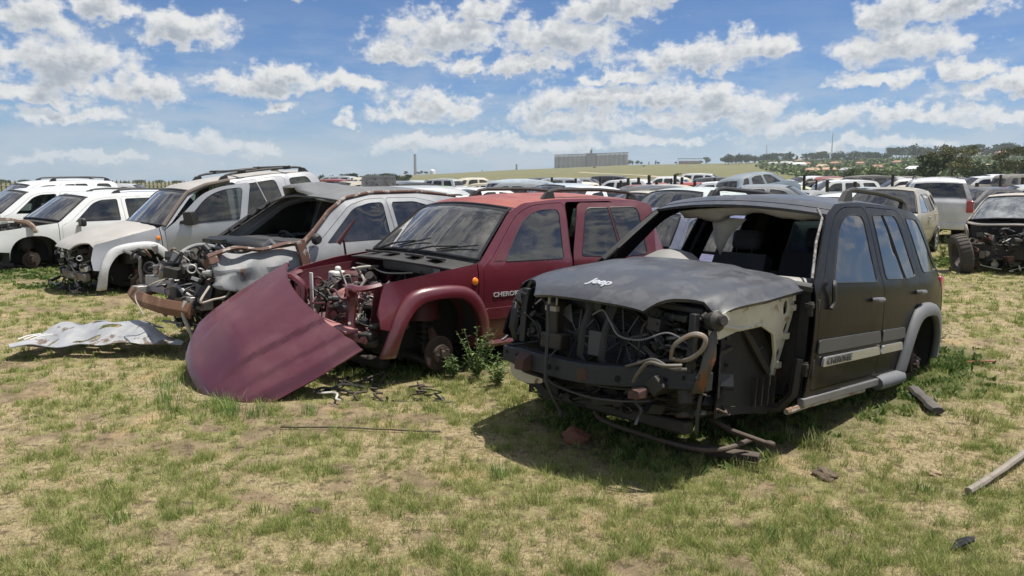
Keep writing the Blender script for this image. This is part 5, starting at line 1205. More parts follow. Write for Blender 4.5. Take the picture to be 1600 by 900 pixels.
# cowl trim and wipers
mb = MB(); KJ.strip(mb, 1.02, 1.27, vmin=-.93, vmax=.93, nv=12, thick=.02, off=-.02)
for v in (-.5,-.1,.3,.6):
    q = Vector(KJ.top(1.16,1.075,v)); mb.box((q.x,q.y,q.z+.004),(.10,.16,.02),rot=(0,-.15,0))
build(mb, 'cowl_trim', PLASTIC, root, bevel=.004)
for y0, a in ((-.42,-.05),(.10,.08)):
    c = Vector(KJ.top(1.24,1.085,y0/.8)); mb = MB(); q = Vector(KJ.top(1.36,1.17,(y0+.42)/.78))
    mb.tube([c+Vector((.03,0,.02)), c.lerp(q,.5)+Vector((.02,0,.04)), q+Vector((.0,0,.022))], [.012,.009,.007], 6); a_ = (q-c).normalized(); mb.tube([q-a_*.22+Vector((0,0,.012)), q+a_*.20+Vector((0,0,.012))], .007, 5); build(mb, 'wiper', TRIM, root)
# front: headlamp opening edges, support loops, cross rail
for sg in (1,-1):
    mb = MB(); q = smooth_path([X(.36,sg*.66,.93),X(.22,sg*.60,.90),X(.20,sg*.46,.90),X(.26,sg*.40,.80),X(.24,sg*.40,.58),X(.24,sg*.44,.48)],6); mb.tube(q, .026, 6, sx=1.7); build(mb, 'radiator_support', MAR, root)
mb = MB(); mb.beam(X(.24,-.70,.50),X(.20,.0,.51),.10,.07); mb.beam(X(.20,.0,.51),X(.24,.70,.50),.10,.07); build(mb, 'lower_crossmember', PINK, root, bevel=.012)
mb = MB(); mb.beam(X(.10,-.36,.63),X(.16,.55,.55),.13,.025); build(mb, 'support_rail', PINK, root, bevel=.006)
mb = MB(); mb.box(X(.24,.66,.53),(.10,.14,.06),rot=(.1,.2,.2)); mb.box(X(.28,.70,.61),(.08,.10,.03),rot=(.1,.3,0)); mb.lathe(X(.27,.66,.47),(0,0,1),[(.001,-.04),(.06,-.035),(.085,.01),(.05,.04),(.001,.04)],14); build(mb, 'lamp_bucket', DARKM, root, bevel=.012)
mb = MB(); mb.add([], []); panel(mb, [(.40,.97),(.34,.90),(.28,.72),(.30,.60),(.40,.55),(.42,.60),(.37,.75),(.42,.90)], KJ.side(1,-.02), (), .06, .05, flip=False); build(mb, 'lamp_surround', MAR, root)
mb = MB(); mb.box(X(.30,-.33,.72),(.012,.05,.46),rot=(0,.03,0)); build(mb, 'white_strip', mat('white enamel', (.8,.8,.78), .4), root, bevel=.003)
mb = MB(); mb.lathe(X(.62,-.20,.66),(0,.15,1),[(.22,-.16),(.21,-.02),(.17,.07),(.09,.13),(.03,.15),(.001,.15)],26); build(mb, 'air_box', PINK, root)
mb = MB(); mb.box(X(.72,-.58,.86),(.16,.12,.13)); mb.cyl(X(.72,-.58,.92),X(.72,-.58,.97),.03,14); build(mb, 'fluid_reservoir', WIREW, root, bevel=.02)
mb = MB(); mb.box(X(.92,-.52,.92),(.12,.10,.07)); build(mb, 'fuse_box', WIREW, root, bevel=.01)
rng = random.Random(21); mb = MB(); mb.box(X(.86,.02,.56),(.60,.46,.34),mi=0); mb.box(X(.90,.05,.76),(.44,.18,.10),mi=2); mb.cyl(X(.52,.05,.55),X(.56,.05,.55),.09,18,0)
junk(mb, rng, (2.1-1.2,-.62,.50),(2.1-.25,.62,.86), 190, 4, (.03,.13)); build(mb, 'engine', [DARKM, SUP, mat('oily alloy', (.20,.19,.18), .5, metal=.5, dust=.4, dustcol=(.14,.10,.08)), MARI], root, bevel=.004)
for k in range(9):
    r2 = random.Random(50+k); a = Vector(X(r2.uniform(.3,1.15), r2.uniform(-.6,.6), r2.uniform(.7,.92))); pts = [a]
    for _ in range(5): pts.append(pts[-1]+Vector((r2.gauss(0,.10), r2.gauss(0,.14), r2.gauss(-.01,.07))))
    pts = [Vector((min(max(p.x,.85),1.9), min(max(p.y,-.64),.64), min(max(p.z,.5),.99))) for p in pts]
    mb = MB(); wire(mb, pts, r2.choice([.005,.008,.012])); build(mb, 'cable', r2.choice([HOSE, HOSEB, HOSE, mat('dirty cable', (.2,.17,.13), .6)]), root)
mb = MB(); wire(mb, [X(.42,.36,.95),X(.34,.33,.80),X(.40,.30,.66),X(.28,.34,.56),X(.22,.42,.60)], .014); build(mb, 'hose', HOSE, root)
mb = MB(); wire(mb, [X(.45,-.1,.98),X(.42,.05,.86),X(.40,.1,.7),X(.5,.15,.6)], .011); build(mb, 'hose', HOSEB, root)
mb = MB(); wire(mb, [X(.95,-.62,.99),X(.90,-.3,.985),X(.86,.0,.95),X(.95,.3,.97)], .007); build(mb, 'cable', HOSE, root)
mb = MB(); mb.beam(X(1.02,.58,1.02),X(1.10,.2,1.045),.05,.02); mb.box(X(1.0,.62,1.01),(.07,.09,.05)); build(mb, 'hinge_stay', STEEL, root, bevel=.003)
# loose bonnet leaning on its nose
MARH = mat('matt maroon bonnet', (.085,.013,.025), .34, coat=.7, coat_r=.16, dust=.10, dustcol=(.17,.08,.09), blot=(.115,.030,.042), blotscale=1.4, blotlim=(.42,.70), vary=.08, vscale=30)
mb, _ = kj_hood_mesh(.018, .034, .026, .017, .021)
mb.v = [(x-1.45, y, z-.98) for (x, y, z) in mb.v]
hb = build(mb, 'loose_hood', MARH, None, ang=40); tag(hb, 'detached maroon bonnet leaning nose down in the grass in front of the maroon wreck', 'car bonnet')
hb.location = (-2.076,5.938,.347); hb.rotation_euler = (-.376,.389,-2.641)
# scratches on it
SCR = mat('scratch', (.30,.20,.20), .7)
def hood_scr(a, c, n, seed):
    r2 = random.Random(seed); pts = []
    for i in range(n+1):
        t = i/n; s_ = a[0]+(c[0]-a[0])*t; y = a[1]+(c[1]-a[1])*t; pts.append(Vector((2.1-s_-1.45, y, hood_z(s_, y)+.0135-.98)))
    mb = MB(); mb.tube(pts, .0009, 4); return mb
mb = MB()
for i, (a, c) in enumerate([((.45,.17),(.95,.16)),((.13,.30),(.20,.36))]):
    m_ = hood_scr(a, c, 12, i); o_ = len(mb.v); mb.v += m_.v; mb.f += [tuple(k+o_ for k in f) for f in m_.f]; mb.mi += m_.mi
so_ = build(mb, 'scratch_marks', SCR, hb)
# ============================ silver one ============================
SIL = mat('silver paint', (.42,.43,.45), .32, metal=.25, coat=.6, coat_r=.1, dust=.3, dustcol=(.36,.33,.28), vary=.05)
SILH = mat('dusty silver bonnet', (.38,.37,.36), .5, metal=.15, dust=.5, dustcol=(.40,.36,.30), vary=.1)
root = thing('wrecked_suv', 'silver off-roader with bonnet on, front door swung open and roof bars', 'car', group='stripped off-roaders in the front row')
pose(root, (-5.179,12.33,-2.375,-0.038,-0.098))
S = base_car('kj', root, SIL, dict(step=.10, roof_mat=SILH, hood=False, open={(1,0):28}, header_mat=mat('brown film', (.13,.105,.085), .6), seat_mat=SEAT))
hm_, _ = kj_hood_mesh(); build(hm_, 'hood', SILH, root, ang=40)
front_frame(root, S, apron_m=DARKM); front_under(root, S, hubz=.30, seed=7); rear_axle(root, .27, True)
for sg in (1,-1): flare(KJ, sg, .84, .42, .41, .60, root, mat('pale silver plastic', (.56,.56,.56), .5, dust=.2), z0=.30, z1=.42, bulge=.06); roof_rail(KJ, sg, root, 2.36, 3.95, h_=.085)
for a in (2.75, 3.55):
    mb = MB(); z = 1.80; mb.tube([X(a,-.62,z),X(a,.62,z)], .014, 8, sx=1.8)
    for sg in (1,-1): mb.box(X(a,sg*.58,z-.015),(.12,.05,.06))
    build(mb, 'roof_bar', PLASTIC, root, bevel=.006)
mb = MB(); mb.tube([KJ.side(1,.004)(1.30,1.10),KJ.side(1,.004)(1.55,1.34),KJ.side(1,.003)(1.78,1.54),KJ.side(1,.003)(2.1,1.63),KJ.side(1,.003)(2.5,1.665)], .035, 8, sx=1.); build(mb, 'pillar_trim', mat('brown film'), root)
p = Vector(KJ.side(1, .002)(1.19,.935)); mb = MB(); mb.lathe(p, (0,1,0), [(.034,0),(.030,.010),(.016,.016),(.001,.018)], 14); build(mb, 'indicator_lens', AMBER, root)
mb = MB(); mb.box((2.1-1.62, 1.07, 1.18),(.10,.17,.20),rot=(0,0,.4)); mb.tube([(2.1-1.52,.93,1.12),(2.1-1.60,1.02,1.14)],.03,8); build(mb, 'door_mirror', PLASTIC, root, bevel=.04)
mb = MB(); mb.beam(X(.20,-.68,.50),X(.12,0,.51),.09,.11); mb.beam(X(.12,0,.51),X(.20,.68,.50),.09,.11); build(mb, 'bumper_beam', mat('grey beam', (.17,.155,.14), .6, dust=.4, blot=(.14,.06,.03)), root, bevel=.01)
rng = random.Random(31); mb = MB(); mb.box(X(.6,0,.66),(.4,.8,.4)); mb.box(X(.20,-.05,.72),(.05,.05,.40),rot=(.1,0,0),mi=2); junk(mb, rng, (2.1-.6,-.66,.42),(2.1-.12,.66,.92), 120, 4, (.03,.14)); junk(mb, rng, (2.1-.3,-.6,.18),(2.1+.0,.66,.45), 50, 4, (.03,.12)); build(mb, 'engine', [DARKM, SUP, ALU, PLASTIC], root)
# ============================ white estate and its neighbours ============================
WHP = mat('white paint', (.72,.73,.72), .35, coat=.6, coat_r=.1, dust=.3, dustcol=(.5,.47,.4), vary=.03)
root = thing('wrecked_estate', 'white estate without a bonnet, a bent brown pipe on its wing, beside the silver off-roader', 'car', group='white cars at the left end')
pose(root, (-8.78,15.0,-2.209,-0.19,0.0))
S = base_car('estate', root, WHP, dict(step=.10, hood=False, seat_mat=SEAT, dash=INTG))
for sg in (1,-1): roof_rail(S, sg, root, 2.5, 4.0, h_=.06)
front_frame(root, S, apron_m=DARKM); front_under(root, S, hubz=.40, seed=9); rear_axle(root, .50, False)
rng = random.Random(33); mb = MB(); mb.box(X(.7,0,.62),(.5,.7,.4)); junk(mb, rng, (2.1-1.2,-.66,.5),(2.1-.15,.66,.98), 130, 4, (.03,.14)); build(mb, 'engine', [DARKM, SUP, ALU, PLASTIC], root)
mb = MB(); wire(mb, [X(.75,-.5,1.10),X(.75,.2,1.12),X(.78,.62,1.10),X(.84,.86,1.08),X(.90,.95,.98),X(.92,.97,.90)], .045); build(mb, 'bent_pipe', mat('brown bent pipe', (.20,.13,.09), .7, blot=(.4,.36,.3), blotscale=5), root)
mb = MB(); mb.beam(X(.66,-.8,1.06),X(.66,.6,1.10),.10,.03); build(mb, 'front_strip', WHP, root)
mb = MB(); mb.box((2.1-1.72, .99, 1.06),(.10,.20,.16)); build(mb, 'door_mirror', PLASTIC, root, bevel=.04)
root = thing('wrecked_estate', 'white estate at the left edge with its front side window gone, second from the left', 'car', group='white cars at the left end')
pose(root, (-11.2,17.0,-2.25,-.12,0)); S = base_car('estate', root, WHP, dict(step=.14, no_glass={(1,0)}, nose=True)); rear_axle(root, .45, False)
root = thing('parked_suv', 'white off-roader with black roof rails, farthest at the left edge', 'car', group='white cars at the left end')
pose(root, (-13.3,20.6,-2.25,-.02,0)); S = base_car('kj', root, WHP, dict(step=.14, nose=True)); rear_axle(root, .38, True)
for sg in (1,-1): roof_rail(KJ, sg, root, 2.36, 3.95, h_=.09)
# ============================ rusted crossover wreck ============================
GRW = mat('grey wreck paint', (.24,.25,.26), .58, metal=0., dust=.3, dustcol=(.3,.26,.2), blot=(.18,.085,.045), blotscale=4.5, blotlim=(.56,.64), vary=.1)
GRD = mat('silver grey doors', (.33,.34,.35), .35, metal=.2, coat=.5, dust=.2)
BRN = mat('rusted pillar', (.105,.052,.036), .75, blot=(.34,.31,.27), blotscale=9, blotlim=(.54,.60), bump=.3)
GRR = mat('grey dull roof', (.13,.135,.14), .65, vary=.2, dust=.3, dustcol=(.2,.2,.2))
root = thing('crashed_car', 'crashed silver-grey hatchback with torn roof, rusty pillar and brown bumper bar, beside the maroon car', 'car')
pose(root, (-2.0,8.67,-2.288,.033,0)); HS = SHAPES['hatch']
S = base_car('hatch', root, GRD, dict(step=.09, no_front=True, no_ws=True, no_roof=True, header_mat=GRR, side_mat=GRD, glass=glass_mat('smoked glass', (.16,.18,.18), 2.0, .1), seat_mat=mat('black seat', (.02,.02,.02), .8), dash=INT, card=PLASTIC, handle_mat=GRD))
rng = random.Random(3); n1, n2 = 12, 22; vs = []
for i in range(n2+1):
    a = 1.62+(3.40-1.62)*i/n2; e = interp([(p[0],p[1]) for p in HS.epts(1.60,3.42)], max(a,1.63))
    for j in range(n1+1):
        v = -1+2*j/n1; q = HS.top(a, e, v*.97); f = float(sstep(2.5, 1.62, a))
        z = q[2]+.012+f*(.11*math.exp(-((v+.25)/.45)**2)-.06*abs(v))+f*rng.uniform(-.012,.012); vs.append((q[0]+f*.06*math.sin(j*2.1)-.10*f*max(0,v), q[1], z))
mb = MB(); mb.add(vs, [(i*(n1+1)+j, i*(n1+1)+j+1, (i+1)*(n1+1)+j+1, (i+1)*(n1+1)+j) for i in range(n2) for j in range(n1)]); o_ = build(mb, 'roof', [GRR, LINER], root, ang=25)
so = o_.modifiers.new('t','SOLIDIFY'); so.thickness = .018; so.offset = -1 if o_.data.polygons[0].normal.z > 0 else 1; so.material_offset = 1; so.material_offset_rim = 1
mb = MB(); mb.tube([HS.side(1,.0)(.98,.94),HS.side(1,.01)(1.2,1.10),HS.side(1,.015)(1.45,1.30),HS.side(1,.015)(1.72,1.43),HS.side(1,.012)(2.1,1.485),HS.side(1,.01)(2.8,1.49),HS.side(1,.01)(3.4,1.43)], [.04,.028,.024,.022,.020,.018,.016], 8, sx=.8); build(mb, 'rusty_pillar', BRN, root)
mb = MB(); mb.tube([HS.side(-1,-.02)(.98,.98),HS.side(-1,-.02)(1.3,1.2),HS.side(-1,-.02)(1.66,1.44)], .028, 6); mb.tube([HS.side(-1,-.07)(1.02,.98),HS.side(-1,-.07)(1.6,1.38)], .010, 5)
for k in range(5): mb.box(HS.side(-1,-.05)(1.1+.1*k,1.06+.075*k),(.05,.03,.03),rot=(.3,k,.2))
build(mb, 'bent_pillar', PLASTIC, root)
# crumpled left wing
vs = []; n1, n2 = 14, 8
for i in range(n1+1):
    a = .12+.92*i/n1
    for j in range(n2+1):
        t = j/n2; z = .97-.04*(1-i/n1)-t*.42*(1 if i > 3 else .8); y = .70+.12*min(1,t*3)-.05*(1-i/n1)+.028*math.sin(i*1.3+j*.8)*(1-.5*i/n1)+rng.uniform(-.018,.018)
        vs.append(X(a+.02*math.sin(j*1.7), y, z+.03*math.sin(i*.9+j)*(1-i/n1)))
mb = MB(); mb.add(vs, [(i*(n2+1)+j, i*(n2+1)+j+1, (i+1)*(n2+1)+j+1, (i+1)*(n2+1)+j) for i in range(n1) for j in range(n2)]); o_ = build(mb, 'crumpled_wing', GRW, root, ang=30); so = o_.modifiers.new('t','SOLIDIFY'); so.thickness = .008; sb = o_.modifiers.new('s','SUBSURF'); sb.levels = 1; sb.render_levels = 1
mb = MB(); mb.tube(smooth_path([X(.10,.70,.92),X(.35,.74,.99),X(.62,.73,.955),X(.9,.76,1.0),X(1.05,.80,.98)],5), .022, 6, sx=1.5); mb.box(X(1.0,.86,.90),(.10,.04,.26),rot=(.1,.2,.1)); mb.box(X(.12,.72,.88),(.10,.10,.06),rot=(.4,.2,.3)); build(mb, 'torn_edge', BRN, root)
# nose wreckage
mb = MB(); q = smooth_path([X(-.02,-.72,.47),X(-.10,-.45,.46),X(-.13,-.1,.45),X(-.12,.25,.44),X(-.05,.62,.43)],6)
mb.tube(q, .080, 4, sx=.6); bo = build(mb, 'bumper_beam', mat('orange brown rust', (.17,.085,.048), .8, blot=(.26,.15,.085), blotscale=6, bump=.3), root, smooth=False, bevel=.008)
for bx in (((.08,.52,.48),(.22,.14,.14)),((.08,-.58,.50),(.26,.12,.10))):
    mb = MB(); mb.box(X(*bx[0]),bx[1]); build(mb, 'bumper_bracket', mat('bright dull steel', (.34,.33,.31), .45, metal=.4, blot=(.22,.12,.07), blotscale=9), root, bevel=.008)
mb = MB(); wire(mb, [X(-.06,.55,.52),X(-.09,.56,.40),X(-.05,.57,.25),X(-.02,.56,.15),X(-.08,.60,.06)], .018); build(mb, 'hanging_strap', mat('grey strap', (.40,.38,.34), .8), root)
rng = random.Random(44); mb = MB(); mb.box(X(.45,-.05,.62),(.55,.70,.34),mi=0)
junk(mb, rng, (2.1-1.0,-.74,.42),(2.1-.0,.62,.92), 260, 6, (.04,.17)); build(mb, 'engine', [DARKM, SUP, ALU, PLASTIC, STEEL, BRN], root, bevel=.004)
rng = random.Random(45); mb = MB(); junk(mb, rng, (2.1-.7,-.1,.20),(2.1+.02,.62,.62), 110, 4, (.04,.18)); build(mb, 'front_subframe', [DARKM, SUP, STEEL, PLASTIC], root, bevel=.004)
mb = MB(); mb.box(X(.12,-.30,.57),(.10,.62,.16)); mb.box(X(.18,-.30,.68),(.14,.34,.12),rot=(.1,.2,.1)); build(mb, 'lock_panel', ALU, root, bevel=.01)
mb = MB(); mb.tube(smooth_path([X(.10,.02,.52),X(.02,.10,.60),X(.0,.28,.62),X(.05,.45,.52),X(.12,.58,.50)],6), .026, 8); mb.tube(smooth_path([X(.08,-.70,.50),X(.05,-.66,.70),X(.04,-.62,.82),X(.02,-.74,.86),X(-.04,-.82,.90)],6), .018, 6); build(mb, 'steel_pipe', STEEL, root)
mb = MB(); mb.tube(smooth_path([X(.2,-.2,.70),X(.3,-.30,.86),X(.5,-.28,.95),X(.7,-.1,.90)],6), .022, 8); mb.tube(smooth_path([X(.12,-.45,.62),X(.2,-.35,.78),X(.34,-.22,.90)],5), .015, 8); build(mb, 'intake_hose', mat('grey hose', (.3,.3,.29), .5), root)
mb = MB(); mb.add([X(1.02,-.62,.99),X(1.02,.66,.98),X(.72,.60,.93),X(.68,-.5,.97),X(.80,-.62,.99)], [(0,1,2,3,4)]); o_ = build(mb, 'cowl_panel', mat('sooty black'), root); so = o_.modifiers.new('t','SOLIDIFY'); so.thickness = .02
mb = MB(); mb.beam(X(.66,-.30,.99),X(.45,-.22,.62),.09,.03); mb.beam(X(.68,-.5,.98),X(.66,-.05,.99),.06,.04); build(mb, 'bent_bracket', SUP, root)
mb = MB(); mb.add([], []); mb.tube([X(1.5,1.05,1.22),X(1.36,.95,.98)], [.012,.028], 5, sx=1.6); mb.tube([X(1.47,.92,.85),X(1.44,.93,1.02)], .012, 5); build(mb, 'maroon_stay', MARI, root)
mb = MB(); mb.lathe(X(1.18,.85,1.03),(0,1,0),[(.001,.03),(.035,.03),(.05,.01),(.06,-.02)],14); build(mb, 'mirror_mount', PLASTIC, root)
for k in range(8):
    r2 = random.Random(70+k); a = Vector(X(r2.uniform(.0,.8), r2.uniform(-.6,.6), r2.uniform(.6,.95))); pts = [a]
    for _ in range(5): pts.append(pts[-1]+Vector((r2.gauss(0,.12), r2.gauss(0,.14), r2.gauss(-.02,.08))))
    mb = MB(); wire(mb, pts, r2.choice([.006,.010,.014])); build(mb, 'cable', r2.choice([HOSEB, HOSEB, HOSE]), root)
wheel(root, 3.22, -.76, .27, .30, -1); wheel(root, 3.22, .76, .27, .30, 1)
mb = MB(); mb.lathe(X(.70,.66,.20),(0,1,0),[(.001,-.06),(.12,-.06),(.13,0),(.08,.05),(.001,.05)],18); build(mb, 'brake_drum', DARKM, root)
mb = MB(); mb.box(X(.3,.5,.14),(.24,.2,.26)); build(mb, 'subframe_foot', PLASTIC, root, bevel=.03)
# ------------------------------------------------------------------ the yard behind: other cars
def car_paint(name, rough=.38, metal=0., dust=.3, coat=.5, **k):
    return mat(name, (.5,.5,.5), rough, metal, coat, dust=dust, dustcol=(.34,.30,.23), objcol=True, **k)
CP = car_paint('car paint'); CPM = car_paint('dull car paint', .6, coat=.1, dust=.4, blot=(.20,.11,.06), blotscale=3, blotlim=(.60,.68))
BGL = glass_mat('yard glass', (.22,.26,.26), 1.6, .15)
def yard_proto(kind, **o):
    t = thing('yard_car', 'x', 'car'); o.setdefault('step', .16)
    o2 = dict(glass=BGL, ws_glass=BGL, seats=o.get('seats', False)); o2.update(o)
    S = base_car(kind, t, o.get('paint', CP), o2)
    for (cx, cz, r), w in zip(S.arches, o.get('wheels', (1,1))):
        for sg in (1,-1):
            if w: wheel(t, cx, sg*.76, r*.94-.0, r*.92, sg)
    return t
PR = {}
PR['sedan'] = yard_proto('sedan', nose=True); PR['hatch'] = yard_proto('hatch', nose=True); PR['estate'] = yard_proto('estate', nose=True)
PR['suv'] = yard_proto('kj', nose=True)
for sg in (1,-1): roof_rail(KJ, sg, PR['suv'], 2.4, 3.9)
PR['sedanx'] = yard_proto('sedan', hood=False, no_ws=True, paint=CPM, wheels=(0,0), no_glass={(1,0),(-1,0)}, seats=True)
PR['hatchx'] = yard_proto('hatch', hood=False, paint=CPM, wheels=(0,0), no_glass={(1,1)}, no_door={(1,0)}, seats=True)
PR['estatex'] = yard_proto('estate', hood=False, paint=CPM, wheels=(0,0), no_glass={(1,0)}, no_ws=True, seats=True)
for k, sd_ in (('sedanx',1),('hatchx',2),('estatex',3)):
    r_ = random.Random(sd_); mb = MB(); mb.box(X(.62,0,.5),(.7,.9,.3)); junk(mb, r_, (2.1-1.0,-.6,.3),(2.1-.15,.6,.85), 70, 4, (.05,.2)); build(mb, 'engine', [DARKM, SUP, ALU, RUST], PR[k])
_pu = set()
def yard_car(kind, px_az, d, yaw, col, label, group, dz=0., tilt=0., roll=0., cat='car'):
    src = PR[kind]
    if kind in _pu: t = copy_tree(src)
    else: _pu.add(kind); t = src
    a = R(px_az); x, y = d*math.sin(a), d*math.cos(a)
    t.location = (x, y, tz(x,y)+dz+(-.18 if kind.endswith('x') else 0)); t.rotation_euler = (R(roll), R(tilt), R(yaw))
    for c in t.children_recursive: c.color = (*col, 1)
    t['label'] = label; t['category'] = cat
    if group: t['group'] = group
    return t
W=(.74,.75,.75); SV=(.42,.44,.46); LB=(.40,.47,.52); CRM=(.55,.50,.38); BG_=(.42,.37,.28); RD=(.45,.05,.04); DKC=(.03,.033,.04); GN=(.14,.28,.10); GRY=(.22,.24,.26); PUR=(.07,.08,.13); MINT=(.55,.62,.60); BLU=(.03,.04,.15)
def A_(px): return math.degrees(math.atan((px-800)/1150))
G1='cars parked in the rows behind'; G2='wrecks in the far row by the posts'; G3='stacked wrecks in the far right row'
yc = yard_car
yc('hatch', A_(1072), 15.2, -132, MINT, 'pale mint hatchback roof seen between the maroon and black cars', G1)
yc('sedan', A_(1003), 18.5, -135, CRM, 'cream sedan parked directly behind the tail of the maroon wreck', G1)
yc('hatch', A_(1035), 23, 40, DKC, 'dark hatchback just beyond the pale mint car', G1)
yc('hatch', A_(1036), 12.3, -133, PUR, 'dusty purple-grey hatchback seen through the front of the black car', G1, dz=-.30)
yc('hatch', A_(1128), 12.6, -133, BLU, 'blue car glimpsed through the cabin of the black wreck', G1, dz=-.42)
yc('hatch', A_(1180), 34, 30, (.19,.24,.28), 'blue-grey hatchback tipped up on another wreck above the black roof', G1, dz=.50, tilt=-7, roll=-5)
yc('sedan', A_(1210), 24, -20, GRY, 'grey sedan beneath the tipped blue-grey car', G1, dz=.15)
yc('estate', A_(1300), 20.5, -135, W, 'white estate roof showing just above the black car roof rail', G1, dz=-.32)
yc('hatch', A_(1386), 19.2, -128, (.36,.32,.24), 'beige hatchback with side window shut, right of the black wreck', G1)
yc('suv', A_(1452), 24.5, 64, (.60,.61,.62), 'silver-white off-roader seen from behind beyond the beige hatchback', G1, dz=.0)
yc('sedan', A_(905), 19.5, -140, W, 'white sedan roof behind the maroon roof, right one of two', G1, dz=.12)
yc('sedan', A_(872), 22.0, -140, LB, 'pale blue sedan roof behind the maroon roof, left one of two', G1, dz=.16)
yc('sedan', A_(560), 19.0, -150, LB, 'pale blue sedan just above the torn grey roof', G1, dz=.02)
yc('hatch', A_(628), 17.5, -146, SV, 'silver hatchback with big clear side windows above the smashed door', G1)
yc('sedanx', A_(700), 17.0, -120, W, 'crushed white sedan with buckled roof touching the maroon windscreen line', G1, dz=.08, roll=4)
yc('sedan', A_(520), 25, -150, W, 'white sedan half hidden behind the torn grey roof, left of the raised bonnet', G1)
yc('hatch', A_(583), 27, -95, SV, 'silver car standing with its bonnet raised', G1)
yc('hatchx', A_(676), 36, 165, GN, 'green hatchback with missing door in the far row', G1, dz=.10)
yc('sedan', A_(640), 30, 160, W, 'white sedan left of the green hatchback', G1); yc('sedan', A_(706), 30, -150, SV, 'silver sedan right of the green hatchback', G1)
yc('estatex', A_(744), 40, 160, CRM, 'cream stripped estate in the far row', G1, dz=.12); yc('sedan', A_(808), 38, 10, W, 'white sedan seen side-on left of the wooden posts', G1, dz=.05)
yc('hatchx', A_(775), 44, 30, (.25,.20,.15), 'brown stripped shell right of the cream estate', G1, dz=.1)
yc('estatex', A_(506), 40, 170, W, 'white stripped estate in front of the palisade fence', G1); yc('sedanx', A_(540), 44, 10, RD, 'red wreck roof low in front of the palisade fence', G1, dz=.15)
for i, (px, d, k, c, l, dz) in enumerate([
 (845,40,'sedan',DKC,'dark sedan in the far row left of the posts',0),(878,44,'hatchx',GRY,'grey stripped shell by the first wooden post',.0),(925,47,'sedanx',(.16,.10,.08),'rust-brown wreck between the first posts',.0),
 (955,44,'estate',W,'clean white estate behind the second wooden post',.05),(985,45,'sedanx',(.22,.06,.06),'dull red wreck right of the clean white estate',.05),(1018,43,'sedan',W,'white sedan behind the middle wooden posts',.0),
 (1048,45,'sedanx',CRM,'cream stripped wreck behind the middle posts',0.),(1072,42,'hatch',RD,'bright red hatchback behind the wooden posts',.0),(1104,44,'sedanx',(.35,.07,.06),'faded red wreck at the right end of the posts',.05)]):
    yc(k, A_(px), d, (20, 165, -30, 150)[i % 4], c, l, G2, dz=dz)
for i, (px, d, k, c, l, dz) in enumerate([
 (1243,44,'hatchx',(.62,.68,.45),'pale lime stripped hatchback in the far right row',.0),(1262,47,'estatex',(.05,.05,.05),'blackened shell beside the pale lime hatchback',.15),(1228,52,'sedan',W,'white sedan above the pale lime hatchback',.2),
 (1290,42,'estate',W,'long white van-like estate in the far right row',.0),(1318,44,'hatch',W,'white hatchback right of the long white estate',.1),(1345,46,'sedanx',(.04,.04,.04),'black burnt sedan shell, lower one',.0),
 (1352,46.5,'hatchx',(.07,.06,.05),'dark stripped hatchback lying on the burnt sedan',.40),(1376,45,'sedanx',(.1,.1,.1),'charcoal wreck at the foot of the stack',.0),(1380,45.6,'estatex',(.05,.05,.055),'dark estate shell on top of the charcoal wreck',.40),
 (1402,43,'sedan',(.5,.5,.5),'grey sedan between the dark stacks',.3),(1500,46,'estatex',(.05,.05,.05),'dark shell right of the silver-white off-roader',.3),(1514,44,'estate',W,'white estate low behind the right hand wreck',.2),
 (1538,44,'hatchx',(.04,.04,.04),'black hatchback shell in the far right row',.1),(1543,44.5,'sedan',W,'white sedan stacked on the black hatchback shell',.5),(1566,45,'sedanx',(.3,.2,.14),'brown wreck near the right edge',.2),
 (1588,44,'estatex',W,'white stripped estate near the right edge',.2),(1592,44.6,'hatchx',(.08,.08,.08),'dark shell stacked on the white stripped estate',.55),(1612,45,'sedan',(.3,.3,.3),'grey sedan cut by the right edge',.4),(1420,52,'hatchx',(.1,.09,.08),'dark brown shell behind the grey sedan',.5),(1475,50,'sedanx',(.12,.11,.10),'dusty dark wreck over the silver-white roof',.4)]):
    yc(k, A_(px), d, (10, 165, -15, 175)[i % 4], c, l, G3, dz=dz)
# left row beyond the white cars: thin line of roofs in front of the fence
for i, (px, d, k, c, l) in enumerate([(160,42,'sedan',W,'white car roof far left, under the fence line, nearest the edge'),(205,40,'hatch',SV,'silver car roof under the fence line, middle of three'),(243,43,'sedanx',(.05,.05,.05),'dark wreck under the fence line, right of three')]):
    yc(k, A_(px), d, (165, 10, 20)[i], c, l, G1)
rr_ = random.Random(17); CN = {'white':W,'silver':SV,'pale blue':LB,'cream':CRM,'charcoal':DKC,'grey':GRY,'dull red':(.25,.05,.04),'beige':BG_}
SP = [('left of the raised bonnet',500,31),('just left of the raised bonnet',548,33),('right of the raised bonnet',612,34),('right of the raised bonnet, further back',655,27),('behind the crushed white sedan',690,23),('over the maroon windscreen top',735,29),('over the maroon roof rail, left end',768,25),('over the middle of the maroon roof',800,29),('beyond the pale blue sedan roof',842,31),('over the maroon rear rail',880,29),('between the two white roofs',918,26),('behind the cream sedan',965,27),('beyond the dark hatchback',1010,31),('right of the dark hatchback',1052,29),('left of the tipped blue-grey car',1100,34),('right of the tipped blue-grey car',1262,30),('over the black rear roof rail',1350,28),('beyond the beige hatchback roof',1415,33),('behind the tan stripped car',1545,27),('behind the tan stripped car, further right',1600,31)]
